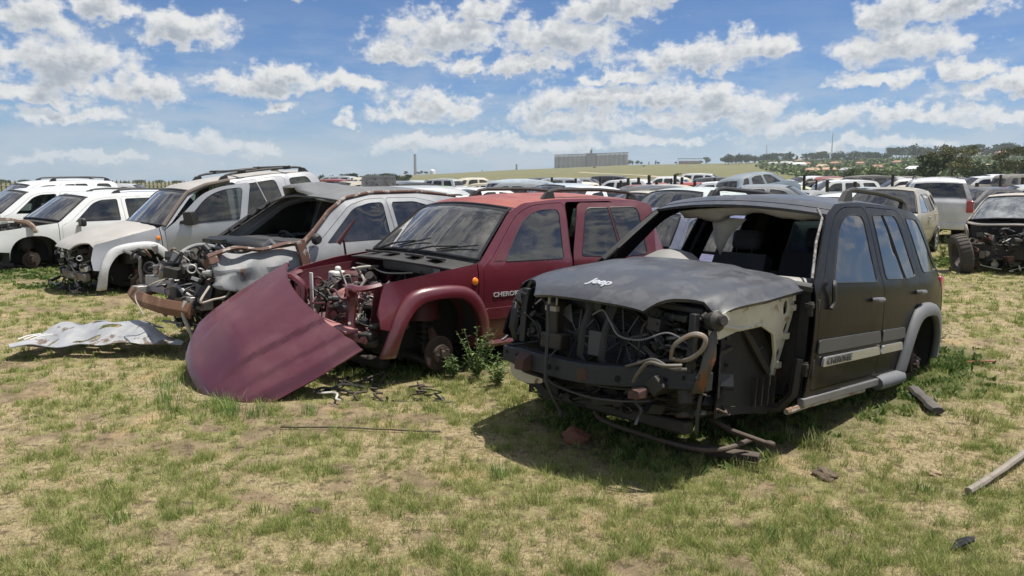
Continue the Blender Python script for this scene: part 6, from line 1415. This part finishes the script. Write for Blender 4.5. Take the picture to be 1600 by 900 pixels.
for i, (w_, px, d) in enumerate(SP):
    cn = list(CN)[(i*5+2) % 8]; kd = ('sedan','hatch','estate','sedanx','sedan','hatchx')[i % 6]; sh_ = {'sedan':'sedan','hatch':'hatchback','estate':'estate','sedanx':'stripped sedan','hatchx':'stripped hatchback'}[kd]
    yc(kd, A_(px), d, rr_.choice([-150,-140,-125,20,160,40]), CN[cn], '%s %s %s' % (cn, sh_, w_), G1, dz=rr_.uniform(-.05,.12))
LM = [(495,'below the left of the far tree row'),(560,'below the middle of the far tree row'),(651,'straight below the smokestack'),(675,'below the white domed tank'),(745,'below the bare ridge'),(807,'straight below the short dark chimney'),(868,'below the left end of the silos'),(912,'straight below the silo tower'),(965,'below the right end of the silos'),(1030,'just right of the silos'),(1088,'below the frame building'),(1150,'below the dark tree belt'),(1192,'straight below the short mast'),(1240,'below the large white block'),(1290,'straight below the tall mast'),(1330,'below the low orange roofs'),(1410,'below the pair of bright white houses'),(1485,'under the big spreading tree'),(1550,'right of the big spreading tree'),(1590,'at the right edge of the view')]
rr_ = random.Random(23); C3 = ['white','charcoal','silver','dull red','white','cream','grey','pale blue']
for i, (px, w_) in enumerate(LM):
    for j in range(3):
        if px > 1130 and j == 2: continue
        cn = C3[(i*3+j) % 8]; kd = ('sedan','hatchx','estate','sedanx','hatch')[(i*2+j) % 5]; sh_ = {'sedan':'sedan','hatch':'hatchback','estate':'estate','sedanx':'stripped sedan','hatchx':'stripped hatchback'}[kd]
        yc(kd, A_(px+(-16,6,24)[j]+rr_.uniform(-5,5)), 49+6*j+rr_.uniform(-1,1), rr_.choice([-165,165,10,-20,150]), CN[cn], '%s %s in the %s far row, %s' % (cn, sh_, ('first','second','third')[j], w_), 'small far cars near the field edge', dz=rr_.uniform(.05,.3)+(.12*j))
# raised bonnet on the silver car
bh = MB(); panel(bh, rpoly([(-.62,0),(-.60,.95),(.60,.95),(.62,0)], .10), lambda a, z: (.05*math.sin(z*2), a, z), (), .15, .03); panel(bh, rpoly([(-.45,.12),(-.42,.82),(.42,.82),(.45,.12)], .12), lambda a, z: (.05*math.sin(z*2)+.045, a, z), [rpoly([(-.3,.22),(-.28,.7),(-.05,.7),(-.05,.22)],.05), rpoly([(.3,.22),(.28,.7),(.05,.7),(.05,.22)],.05)], .15, .02)
a = A_(592); x, y = 25.5*math.sin(R(a)), 25.5*math.cos(R(a))
ob = build(bh, 'raised_hood', mat('underside grey', (.30,.30,.29), .7, blot=(.15,.14,.13), blotscale=6), None); ob.location = (x, y, tz(x,y)+.90); ob.rotation_euler = (0,R(8),R(-60)); tag(ob, 'grey bonnet standing upright with its ribbed underside showing, among the pale sedans', 'car bonnet')
# front-end wreck at the right edge
root = thing('wrecked_car', 'tan car stripped to its dark engine bay, facing us at the right edge', 'car')
a = R(A_(1592)); x, y = 17.4*math.sin(a), 17.4*math.cos(a); root.location = (x, y, tz(x,y)-.02); root.rotation_euler = (0, 0, R(-125))
TAN = mat('tan dusty paint', (.47,.43,.38), .5, dust=.4, blot=(.2,.12,.08), blotscale=3)
S = base_car('sedan', root, TAN, dict(step=.12, no_front=True, ws_glass=glass_mat('bright windscreen', (.5,.55,.55), 2.0, .35, (.5,.52,.52)), seat_mat=SEAT))
rng = random.Random(77); mb = MB(); mb.box(X(.75,0,.40),(.6,1.2,.25)); mb.box(X(1.1,0,.62),(.05,1.5,.5)); junk(mb, rng, (2.1-1.05,-.72,.12),(2.1-.25,.72,.78), 170, 6, (.05,.22)); build(mb, 'engine', [DARKM, SUP, SUP, PLASTIC, RUST, CREAM], root)
mb = MB(); mb.tube(smooth_path([X(1.05,-.80,.88),X(.8,-.55,.86),X(.72,0,.88),X(.8,.55,.86),X(1.05,.80,.88)],6), .022, 6); build(mb, 'cowl_edge', mat('pale edge', (.5,.45,.4), .6), root)
mb = MB(); mb.beam(X(.6,-.66,.34),X(.6,.66,.34),.10,.12); mb.beam(X(.3,.5,.34),X(1.1,.5,.40),.09,.12); mb.beam(X(.3,-.5,.34),X(1.1,-.5,.40),.09,.12); build(mb, 'crossmember', mat('dusty beam', (.14,.12,.10), .7, dust=.4), root, bevel=.01)
for sg in (1,-1):
    mb = MB(); mb.add([X(1.12,sg*.84,.84),X(.75,sg*.80,.86),X(.55,sg*.74,.70),X(.80,sg*.76,.50),X(1.12,sg*.80,.55)], [(0,1,2,3,4)]); o_ = build(mb, 'torn_wing', mat('torn pale panel', (.45,.38,.32), .6, blot=(.12,.07,.05), blotscale=8), root); so = o_.modifiers.new('t','SOLIDIFY'); so.thickness = .012
mb = MB(); mb.box(X(.5,.58,.50),(.12,.14,.12)); build(mb, 'battery', mat('pale battery', (.6,.6,.6), .5), root, bevel=.01)
mb = MB()
def tyre(name, loc, rot, r, label):
    o = MB(); o.lathe((0,0,0), (1,0,0), [(r*.60,-.085),(r*.72,-.105),(r*.93,-.105),(r*.985,-.085),(r,-.04),(r,.04),(r*.985,.085),(r*.93,.105),(r*.72,.105),(r*.60,.085),(r*.58,.0),(r*.60,-.085)], 30)
    for k in range(30):
        a_ = k*.2094; u = Vector((0,math.cos(a_),math.sin(a_))); o.box(u*r*.995, (.17,.02,.02), rot=(a_,0,0))
    ob = build(o, name, mat('old tyre', (.06,.055,.05), .9, dust=.5, dustcol=(.18,.15,.12), bump=.4)); ob.location = loc; ob.rotation_euler = rot; return tag(ob, label, 'tyre')
a = R(A_(1504)); x, y = 15.6*math.sin(a), 15.6*math.cos(a); tyre('old_tyre', (x, y, tz(x,y)+.33), (0, R(-12), R(-14)), .36, 'old grey tyre leaning upright against the stripped wreck at the right')
# palisade fence along the left and behind
def fence(x0, y0, x1, y1, h_, step, label, m):
    L = math.hypot(x1-x0, y1-y0); t = thing('palisade_fence', label, 'fence', (x0, y0, 0)); ux, uy = (x1-x0)/L, (y1-y0)/L; mb = MB()
    for i in range(int(L/step)):
        d = i*step; gx, gy = x0+ux*d, y0+uy*d; z = tz(gx, gy); w_ = .045
        mb.add([(ux*(d-w_),uy*(d-w_),z),(ux*(d+w_),uy*(d+w_),z),(ux*(d+w_),uy*(d+w_),z+h_*.94),(ux*d,uy*d,z+h_),(ux*(d-w_),uy*(d-w_),z+h_*.94)], [(0,1,2,3,4)])
    o = build(mb, 'pales', m, t, smooth=False); so = o.modifiers.new('t','SOLIDIFY'); so.thickness = .012
    for f_ in (.2,.8):
        mb = MB(); n = 20; pts = [(ux*L*i/n, uy*L*i/n, tz(x0+ux*L*i/n, y0+uy*L*i/n)+h_*f_) for i in range(n+1)]; mb.tube(pts, .028, 4); build(mb, 'rail', m, t, smooth=False)
FM = mat('fence steel', (.17,.16,.15), .7, metal=.3)
fence(-40, 40, -13.5, 56, 1.75, .24, 'dark palisade fence of thin upright pales running along the left horizon', FM)
fence(-13.4, 56, 4, 58, 1.6, .24, 'rusty brown palisade fence behind the pale sedans in the middle', mat('fence rust', (.20,.14,.09), .8))
# wooden posts with wire
PM = mat('dark post wood', (.055,.045,.038), .9, bump=.4, bscale=30)
pr = random.Random(6)
for i, px in enumerate([862,898,936,968,980,996,1012,1024,1046,1052,1062,1083,1094,1114,1192,1226,1252,1270,1288,1330,1388,1480,1520,1556,1590]):
    d = 38+pr.uniform(-1,1.5); a = R(A_(px)); x, y = d*math.sin(a), d*math.cos(a); h_ = pr.uniform(1.45,1.95); r_ = pr.uniform(.055,.10)
    o = MB(); o.tube([(0,0,-.1),(.01,0,h_*.5),(pr.uniform(-.03,.03),0,h_)], [r_,r_*.92,r_*.85], 8); ob = build(o, 'fence_post', PM); ob.location = (x,y,tz(x,y)); tag(ob, 'dark wooden post in the line in front of the far wrecks', 'post', 'wooden posts in front of the far wrecks')
# ------------------------------------------------------------------ things lying in the grass
# torn sheet-metal inner bonnet
SHM = mat('grey sheet metal', (.40,.41,.42), .40, metal=.15, coat=.3, blot=(.12,.085,.06), blotscale=4, blotlim=(.55,.62), dust=.2, vary=.15, vscale=9)
out = [(-.70,-.28),(-.62,-.36),(-.40,-.34),(-.15,-.22),(.05,-.26),(.30,-.22),(.55,-.20),(.92,-.14),(.93,-.10),(.60,.02),(.42,.12),(.50,.30),(.44,.40),(.20,.42),(-.05,.36),(-.30,.40),(-.52,.38),(-.66,.22),(-.74,-.05)]
hol = [rpoly([(-.52,-.12),(-.50,.02),(-.40,.02),(-.42,-.12)],.02), rpoly([(-.02,.02),(0,.08),(.22,.08),(.20,.02)],.02), rpoly([(.1,.20),(.12,.26),(.26,.25),(.25,.20)],.02), rpoly([(-.2,-.10),(-.18,-.05),(.10,-.08),(.08,-.12)],.01), rpoly([(-.2,.2),(-.2,.25),(-.06,.25),(-.06,.2)],.01)]
mb = MB(); panel(mb, out, lambda a_, c: (a_, c, .12+.06*math.sin(a_*3.1+.5)+.05*math.sin(c*9+a_*2)+.022*math.sin(a_*15+c*4)*math.cos(c*9)-.012*abs(math.sin(a_*8+c*3))+.05*max(0,c)-.10*max(0,-c-.1)-.05*max(0,a_-.5)), hol, .05, .006)
ob = build(mb, 'sheet_metal_panel', SHM, ang=30)
x, y = -4.02, 7.0; ob.location = (x, y, tz(x,y)+.06); ob.rotation_euler = (R(3),R(2),R(-5)); tag(ob, 'crumpled bare grey bonnet frame with cut-out holes lying flat in the grass at left', 'sheet metal')
mb = MB()
for a0_ in (-.60,-.54,-.48): mb.tube([(a0_,-.30+.02,.115),(a0_+.02,-.18,.125),(a0_+.10,-.10,.13)], .006, 5)
o_ = build(mb, 'scratch_marks', mat('white scrape', (.75,.75,.75), .5), ob)
def lying(name, p0, p1, r_, m, label, cat, n=10, wob=.01, flat=1., rise=.0, seed=1):
    r2 = random.Random(seed); a, c = Vector(p0), Vector(p1); pts = []
    for i in range(n+1):
        t = i/n; p = a.lerp(c, t); p.x += r2.uniform(-wob,wob); p.y += r2.uniform(-wob,wob); p.z = tz(p.x,p.y)+r_+rise*t+.012; pts.append(p-a)
    mb = MB(); mb.tube(pts, [r_*r2.uniform(.9,1.08) for _ in pts], 8, sx=flat); ob = build(mb, name, m); ob.location = a; return tag(ob, label, cat)
WOOD = mat('weathered pole', (.27,.235,.195), .85, blot=(.14,.11,.09), blotscale=9, bump=.5, bscale=50)
lying('wooden_pole', (2.40,3.68,0), (3.35,4.42,0), .019, WOOD, 'weathered grey wooden pole lying in the dry grass at the right edge', 'pole', wob=.004, seed=4, rise=.03)
lying('black_trim_strip', (3.16,5.62,0), (3.02,5.05,0), .028, mat('black trim strip', (.035,.036,.038), .5, dust=.4), 'black plastic trim strip lying beside the rear of the black wreck', 'trim strip', flat=1.7, wob=.006, seed=5)
lying('thin_stick', (-1.55,4.72,0), (-.48,4.68,0), .006, mat('dark stick', (.06,.045,.035), .8), 'long thin dark stick lying in the grass in front of the maroon bonnet', 'stick', wob=.012, seed=6)
lying('red_strip', (4.15,6.55,0), (4.38,6.52,0), .008, mat('red strip', (.35,.05,.04), .5), 'short red strip in the grass behind the black wreck', 'strip', seed=7)
def rock(name, x, y, s, m, label, cat='stone', flat=.6, seed=1, sink=.3):
    r2 = random.Random(seed); import bmesh
    bm = bmesh.new(); bmesh.ops.create_icosphere(bm, subdivisions=3, radius=1)
    for v in bm.verts:
        k = 1+.22*math.sin(v.co.x*3+seed)+.16*math.sin(v.co.y*5+seed*2)+.12*math.sin(v.co.z*7+v.co.x*4+seed); v.co = v.co*k; v.co.z *= flat; v.co += Vector((r2.uniform(-.03,.03),)*3)
    me = bpy.data.meshes.new(name); bm.to_mesh(me); bm.free(); me.materials.append(m); ob = link(bpy.data.objects.new(name, me)); ob.location = (x,y,tz(x,y)+s*flat*(.5-sink)); ob.scale = (s*1.3,s,s); return tag(ob, label, cat)
RK = mat('pale stone', (.42,.32,.20), .9, bump=.6, bscale=30); CL = mat('soil clod', (.17,.125,.085), .95, bump=.8, bscale=25, vary=.3)
rock('stone', 2.42, 4.02, .035, RK, 'pale tan stone near the wooden pole', seed=2); rock('soil_clod', 1.80, 4.0, .055, CL, 'brown soil clod with dry grass in front of the black wreck', 'clod', seed=3)
rock('stone', 2.75, 3.6, .018, RK, 'tiny pale stone at the lower right', seed=5); rock('brick_piece', .43, 4.62, .075, mat('brick piece', (.24,.10,.06), .9, bump=.4), 'broken red brick half buried under the nose of the black wreck', 'brick', seed=9, flat=.8)
rock('soil_clod', -1.0, 3.5, .03, CL, 'small soil clod in the bare patch in the foreground', 'clod', seed=11)
mb = MB(); panel(mb, rpoly([(-.06,-.02),(-.01,.03),(.065,.01),(.04,-.025)], .01), lambda a_, c: (a_, c, .02*math.sin(a_*30)), (), .03, .008); ob = build(mb, 'black_scrap', mat('black scrap', (.02,.02,.022), .5)); x, y = 2.0, 3.08; ob.location = (x,y,tz(x,y)+.035); tag(ob, 'black plastic scrap in the grass at the lower right', 'scrap')
# scrap under the maroon nose
mb = MB(); wire(mb, [(-.12,.05,.02),(-.06,.0,.035),(0,.03,.03),(.05,-.02,.03),(.06,-.10,.02),(.10,-.14,.02)], .009); ob = build(mb, 'bent_wire', mat('pale pipe', (.55,.52,.48), .5)); x, y = -1.38, 5.45; ob.location = (x,y,tz(x,y)+.015); tag(ob, 'bent pale pipe on the ground in front of the maroon wreck', 'pipe')
rng = random.Random(91); mb = MB(); junk(mb, rng, (-.5,-.3,.02),(.5,.3,.04), 26, 3, (.03,.12), kinds=(0,0,1,0)); ob = build(mb, 'scrap_heap', [DARKM, SUP, DRUST]); x, y = -.98, 5.75; ob.location = (x,y,tz(x,y)); tag(ob, 'tangle of dark cables and small scrap under the maroon nose', 'scrap', kind='stuff')
# ------------------------------------------------------------------ grass
def grass_mesh(name, label, n_pts, rmin, rmax, seed, hh, ww, segs, blades, mode):
    g = np.random.default_rng(seed)
    u = g.random(n_pts); r = rmin*(rmax/rmin)**u if mode != 'lush' else None
    if mode == 'lush':
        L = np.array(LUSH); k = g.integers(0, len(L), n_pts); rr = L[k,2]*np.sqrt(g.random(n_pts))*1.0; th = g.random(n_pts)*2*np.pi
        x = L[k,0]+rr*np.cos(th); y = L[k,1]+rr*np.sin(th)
    else:
        th = np.radians(g.uniform(-40, 40, n_pts)); x = r*np.sin(th); y = r*np.cos(th)
    gc = green_cover(x, y); sc = soil_cover(x, y); lu = lush(x, y)
    if mode == 'green': keep = (sstep(.42, .58, gc)*.55+.36)*(1-.85*sstep(.57,.66,sc))*(1-lu*.5) > g.random(n_pts)
    elif mode == 'dry': keep = (1-.45*sstep(.50,.62,gc))*(1-.8*sstep(.56,.66,sc))*(1-lu*.9) > g.random(n_pts)
    elif mode == 'tuft': keep = (sstep(.44,.58,gc)*.7+.3)*(1-.9*sstep(.58,.66,sc)) > g.random(n_pts)
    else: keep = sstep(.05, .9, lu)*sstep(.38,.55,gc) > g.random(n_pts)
    x, y, lu = x[keep], y[keep], lu[keep]; n0 = len(x)
    # blades around each point
    x = np.repeat(x, blades); y = np.repeat(y, blades); n = len(x); base = np.repeat(g.random(n0), blades); bsz = np.repeat(g.uniform(.6, 1.35, n0), blades)
    dist = np.hypot(x, y); sc_ = np.clip(dist/5, 1, 3.2)
    spread = {'green':.016,'dry':.03,'tuft':.017,'lush':.02}[mode]*np.sqrt(sc_)
    x = x+g.normal(0, 1, n)*spread; y = y+g.normal(0, 1, n)*spread; z = terr(x, y)-.004
    h = hh*bsz*g.uniform(.5, 1.3, n); w = ww*g.uniform(.6, 1.3, n)*np.clip(dist/4, 1, 6)
    fa = g.random(n)*2*np.pi; la = g.random(n)*2*np.pi
    lean = {'green':.5,'dry':1.3,'tuft':.75,'lush':.8}[mode]*g.uniform(.2, 1.2, n)
    P = []
    for s in range(segs+1):
        t = s/segs; cx = x+np.cos(la)*lean*h*t**1.6; cy = y+np.sin(la)*lean*h*t**1.6; cz = z+h*(t-.28*lean*t*t)
        cz = np.maximum(cz, z+.004)
        if s < segs:
            ww_ = w*(1-.55*t) if mode != 'lush' else w*(.45+1.2*np.sin(np.pi*min(t+.12,1)))
            P += [np.stack([cx-np.cos(fa)*ww_/2, cy-np.sin(fa)*ww_/2, cz], -1), np.stack([cx+np.cos(fa)*ww_/2, cy+np.sin(fa)*ww_/2, cz], -1)]
        else: P.append(np.stack([cx, cy, cz], -1))
    k = len(P); V = np.stack(P, 1).reshape(-1, 3); b0 = np.arange(n)*k; F = []; tot = []
    loops = []; 
    for s in range(segs-1): loops.append(np.stack([b0+2*s, b0+2*s+1, b0+2*s+3, b0+2*s+2], -1))
    tri = np.stack([b0+2*(segs-1), b0+2*(segs-1)+1, b0+2*segs], -1)
    me = bpy.data.meshes.new(name); me.vertices.add(len(V)); me.vertices.foreach_set('co', V.ravel())
    li = np.concatenate([l.ravel() for l in loops]+[tri.ravel()]); nq = len(loops)*n
    me.loops.add(len(li)); me.loops.foreach_set('vertex_index', li); me.polygons.add(nq+n)
    me.polygons.foreach_set('loop_start', np.concatenate([np.arange(nq)*4, nq*4+np.arange(n)*3])); me.update(calc_edges=True)
    tone = np.clip(base*.65+g.random(n)*.35, 0, 1)
    a = me.attributes.new('tone', 'FLOAT', 'POINT'); a.data.foreach_set('value', np.repeat(tone, k).astype(np.float32))
    tip = np.tile(np.array([min(1, (i//2)/segs) for i in range(k)]), n); a = me.attributes.new('tip', 'FLOAT', 'POINT'); a.data.foreach_set('value', tip.astype(np.float32))
    ob = link(bpy.data.objects.new(name, me)); tag(ob, label, 'grass', kind='stuff')
    m = bpy.data.materials.new(name); m.use_nodes = True; q = NB(m.node_tree); nt = m.node_tree; bs = nt.nodes['Principled BSDF']
    def attr(nm):
        a_ = q.n('ShaderNodeAttribute'); a_.attribute_name = nm; return a_.outputs['Fac']
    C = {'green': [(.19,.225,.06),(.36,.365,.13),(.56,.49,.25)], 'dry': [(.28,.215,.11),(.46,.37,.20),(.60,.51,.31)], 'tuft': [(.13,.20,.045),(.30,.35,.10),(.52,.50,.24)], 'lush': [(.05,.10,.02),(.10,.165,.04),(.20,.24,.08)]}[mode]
    t = attr('tone'); c = q.mix(q.ramp(t, 0, .6), C[0], C[1]); c = q.mix(q.ramp(t, .6, 1), c, C[2])
    if mode in ('green','tuft'): c = q.mix(q.m('MULTIPLY', q.ramp(attr('tip'), .5, 1), .35), c, (.42,.38,.18))
    q.put(bs.inputs['Base Color'], c); bs.inputs['Roughness'].default_value = .65; bs.inputs['Specular IOR Level'].default_value = .25
    tr = q.n('ShaderNodeBsdfTranslucent'); q.put(tr.inputs[0], c); mx = q.n('ShaderNodeMixShader'); mx.inputs[0].default_value = .35
    q.put(mx.inputs[1], bs.outputs[0]); q.put(mx.inputs[2], tr.outputs[0]); q.put(nt.nodes['Material Output'].inputs[0], mx.outputs[0])
    me.materials.append(m); return n
grass_mesh('green_grass', 'short green grass growing in patches over the yard', 42000, 2.3, 38, 1, .032, .0022, 2, 12, 'green')
grass_mesh('dry_grass', 'straw-coloured dry grass and thatch over the yard', 40000, 2.3, 38, 2, .030, .0020, 2, 7, 'dry')
grass_mesh('grass_tufts', 'taller fresh green tufts of grass', 19000, 2.35, 34, 3, .056, .0027, 3, 26, 'tuft')
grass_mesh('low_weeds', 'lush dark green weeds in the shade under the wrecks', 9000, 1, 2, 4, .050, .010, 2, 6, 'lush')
# tall tufts round the loose bonnet and weeds by the black nose
def blades(mb, rng, x, y, n, h_, spread, w_=.004):
    for _ in range(n):
        a = rng.random()*6.28; px, py = x+rng.gauss(0,spread), y+rng.gauss(0,spread); z = tz(px,py); hh = h_*rng.uniform(.5,1.2); l = rng.uniform(.1,.5); f = rng.random()*6.28
        c, s_ = math.cos(f)*w_/2, math.sin(f)*w_/2; q = [Vector((px+math.cos(a)*l*hh*t**1.7, py+math.sin(a)*l*hh*t**1.7, z+hh*(t-.15*t*t))) for t in (0,.5,1)]
        mb.add([q[0]-Vector((c,s_,0)), q[0]+Vector((c,s_,0)), q[1]+Vector((c,s_,0))*.8, q[1]-Vector((c,s_,0))*.8, q[2]], [(0,1,2,3),(3,2,4)])
FRESH = mat('fresh blades', (.18,.28,.07), .6, vary=.35, vscale=30); OLV = mat('olive blades', (.26,.27,.09), .7, vary=.3, vscale=30)
rng = random.Random(12)
for i, (x, y, n, h_, sp, m) in enumerate([(-1.98,5.02,90,.17,.05,FRESH),(-1.80,4.98,60,.14,.04,FRESH),(-2.15,5.20,80,.15,.06,FRESH),(-2.6,5.35,110,.17,.07,FRESH),(-2.75,5.75,80,.18,.06,FRESH),(-2.45,5.05,60,.12,.05,FRESH),(-1.45,5.1,60,.12,.035,FRESH),
   (1.92,4.42,120,.13,.06,OLV),(1.35,4.1,90,.09,.045,OLV),(-.07,3.95,70,.10,.04,FRESH),(3.2,4.9,60,.09,.035,OLV),(-1.9,3.35,60,.08,.03,FRESH),(-1.25,3.45,50,.07,.03,FRESH),(2.2,3.75,60,.07,.03,FRESH),(1.2,3.2,60,.08,.03,FRESH)]):
    mb = MB(); blades(mb, rng, x, y, n, h_, sp); mb.v = [(a-x, b_-y, c) for (a, b_, c) in [tuple(v) for v in mb.v]]
    ob = build(mb, 'grass_clump', m, smooth=False); ob.location = (x, y, 0); tag(ob, 'clump of taller grass standing above the short grass', 'grass', 'clumps of taller grass')
# leafy weed between the maroon and black cars
def weed(x, y, h_, n_st, seed, label, spread=.16):
    r2 = random.Random(seed); t = thing('weed_plant', label, 'plant', (x, y, tz(x,y)), group='leafy weeds by the wrecks'); st = MB(); lf = MB()
    for i in range(n_st):
        a = r2.random()*6.28; hh = h_*r2.uniform(.45,1.0)*(1 if i else 1.15); tp = Vector((math.cos(a)*spread*r2.uniform(.3,1.3), math.sin(a)*spread*r2.uniform(.3,1.3), hh)) if i else Vector((.01,.0,hh)); pts = bez((0,0,0),(tp.x*.2,tp.y*.2,hh*.4),(tp.x*.6,tp.y*.6,hh*.7),tp,8); st.tube(pts, [.006*(1-k/11) for k in range(9)], 5)
        for k in range(int(26*hh/h_)+8):
            u = r2.uniform(.12,1); p = pts[min(8,int(u*8))].lerp(pts[min(8,int(u*8)+1)], u*8%1); b2 = r2.random()*6.28; L_ = r2.uniform(.035,.075)*(1.15-.5*u); d = Vector((math.cos(b2),math.sin(b2),r2.uniform(.1,.9))).normalized(); s_ = d.cross(Vector((0,0,1))).normalized()*L_*.13; e = p+d*L_-Vector((0,0,L_*.25)); mm = p+d*L_*.5
            lf.add([p, mm+s_, e, mm-s_], [(0,1,2),(0,2,3)])
    build(lf, 'leaves', mat('weed leaf', (.12,.19,.05), .6, vary=.4, vscale=18), t, smooth=False); build(st, 'stem', mat('weed stem', (.16,.20,.07), .7), t)
weed(-.30, 6.02, .44, 15, 1, 'tall leafy weed growing between the maroon wing and the black nose', .17); weed(-.12, 5.85, .26, 9, 2, 'lower leafy weed at the foot of the tall one', .16); weed(-.50, 6.1, .22, 8, 3, 'small leafy weed beside the maroon wheel arch', .14)
weed(.25, 5.45, .20, 8, 4, 'small leafy weed under the left end of the black bumper beam', .14); weed(4.0, 6.9, .22, 8, 5, 'leafy weed behind the rear wheel arch of the black wreck', .2); weed(9.6, 16.3, .5, 10, 6, 'weed growing before the silver-white car at the right', .3)
# remove unused tree prototypes
for k, L_ in PROTO.items():
    for i, t in enumerate(L_):
        if (k, i) not in _used:
            for c in list(t.children_recursive): bpy.data.objects.remove(c)
            bpy.data.objects.remove(t)
for k, t in PR.items():
    if k not in _pu:
        for c in list(t.children_recursive): bpy.data.objects.remove(c)
        bpy.data.objects.remove(t)

# ------------------------------------------------------------------ the air
mb = MB(); mb.box((0,0,-8+100), (11600,11600,216)); hz_ = build(mb, 'haze', [], smooth=False); hz_['kind'] = 'stuff'; hz_['label'] = 'thin bluish summer haze over the whole view'
zmin = min(v.co.z for v in bpy.data.objects['ground'].data.vertices)
hm = bpy.data.materials.new('haze'); hm.use_nodes = True; hm.node_tree.nodes.clear(); q = NB(hm.node_tree)
pv = q.n('ShaderNodeVolumePrincipled'); pv.inputs['Color'].default_value = (.80,.88,1,1); pv.inputs['Density'].default_value = .00010; pv.inputs['Anisotropy'].default_value = .2
o_ = q.n('ShaderNodeOutputMaterial'); q.put(o_.inputs['Volume'], pv.outputs[0]); hz_.data.materials.append(hm)
scene.cycles.volume_bounces = 1
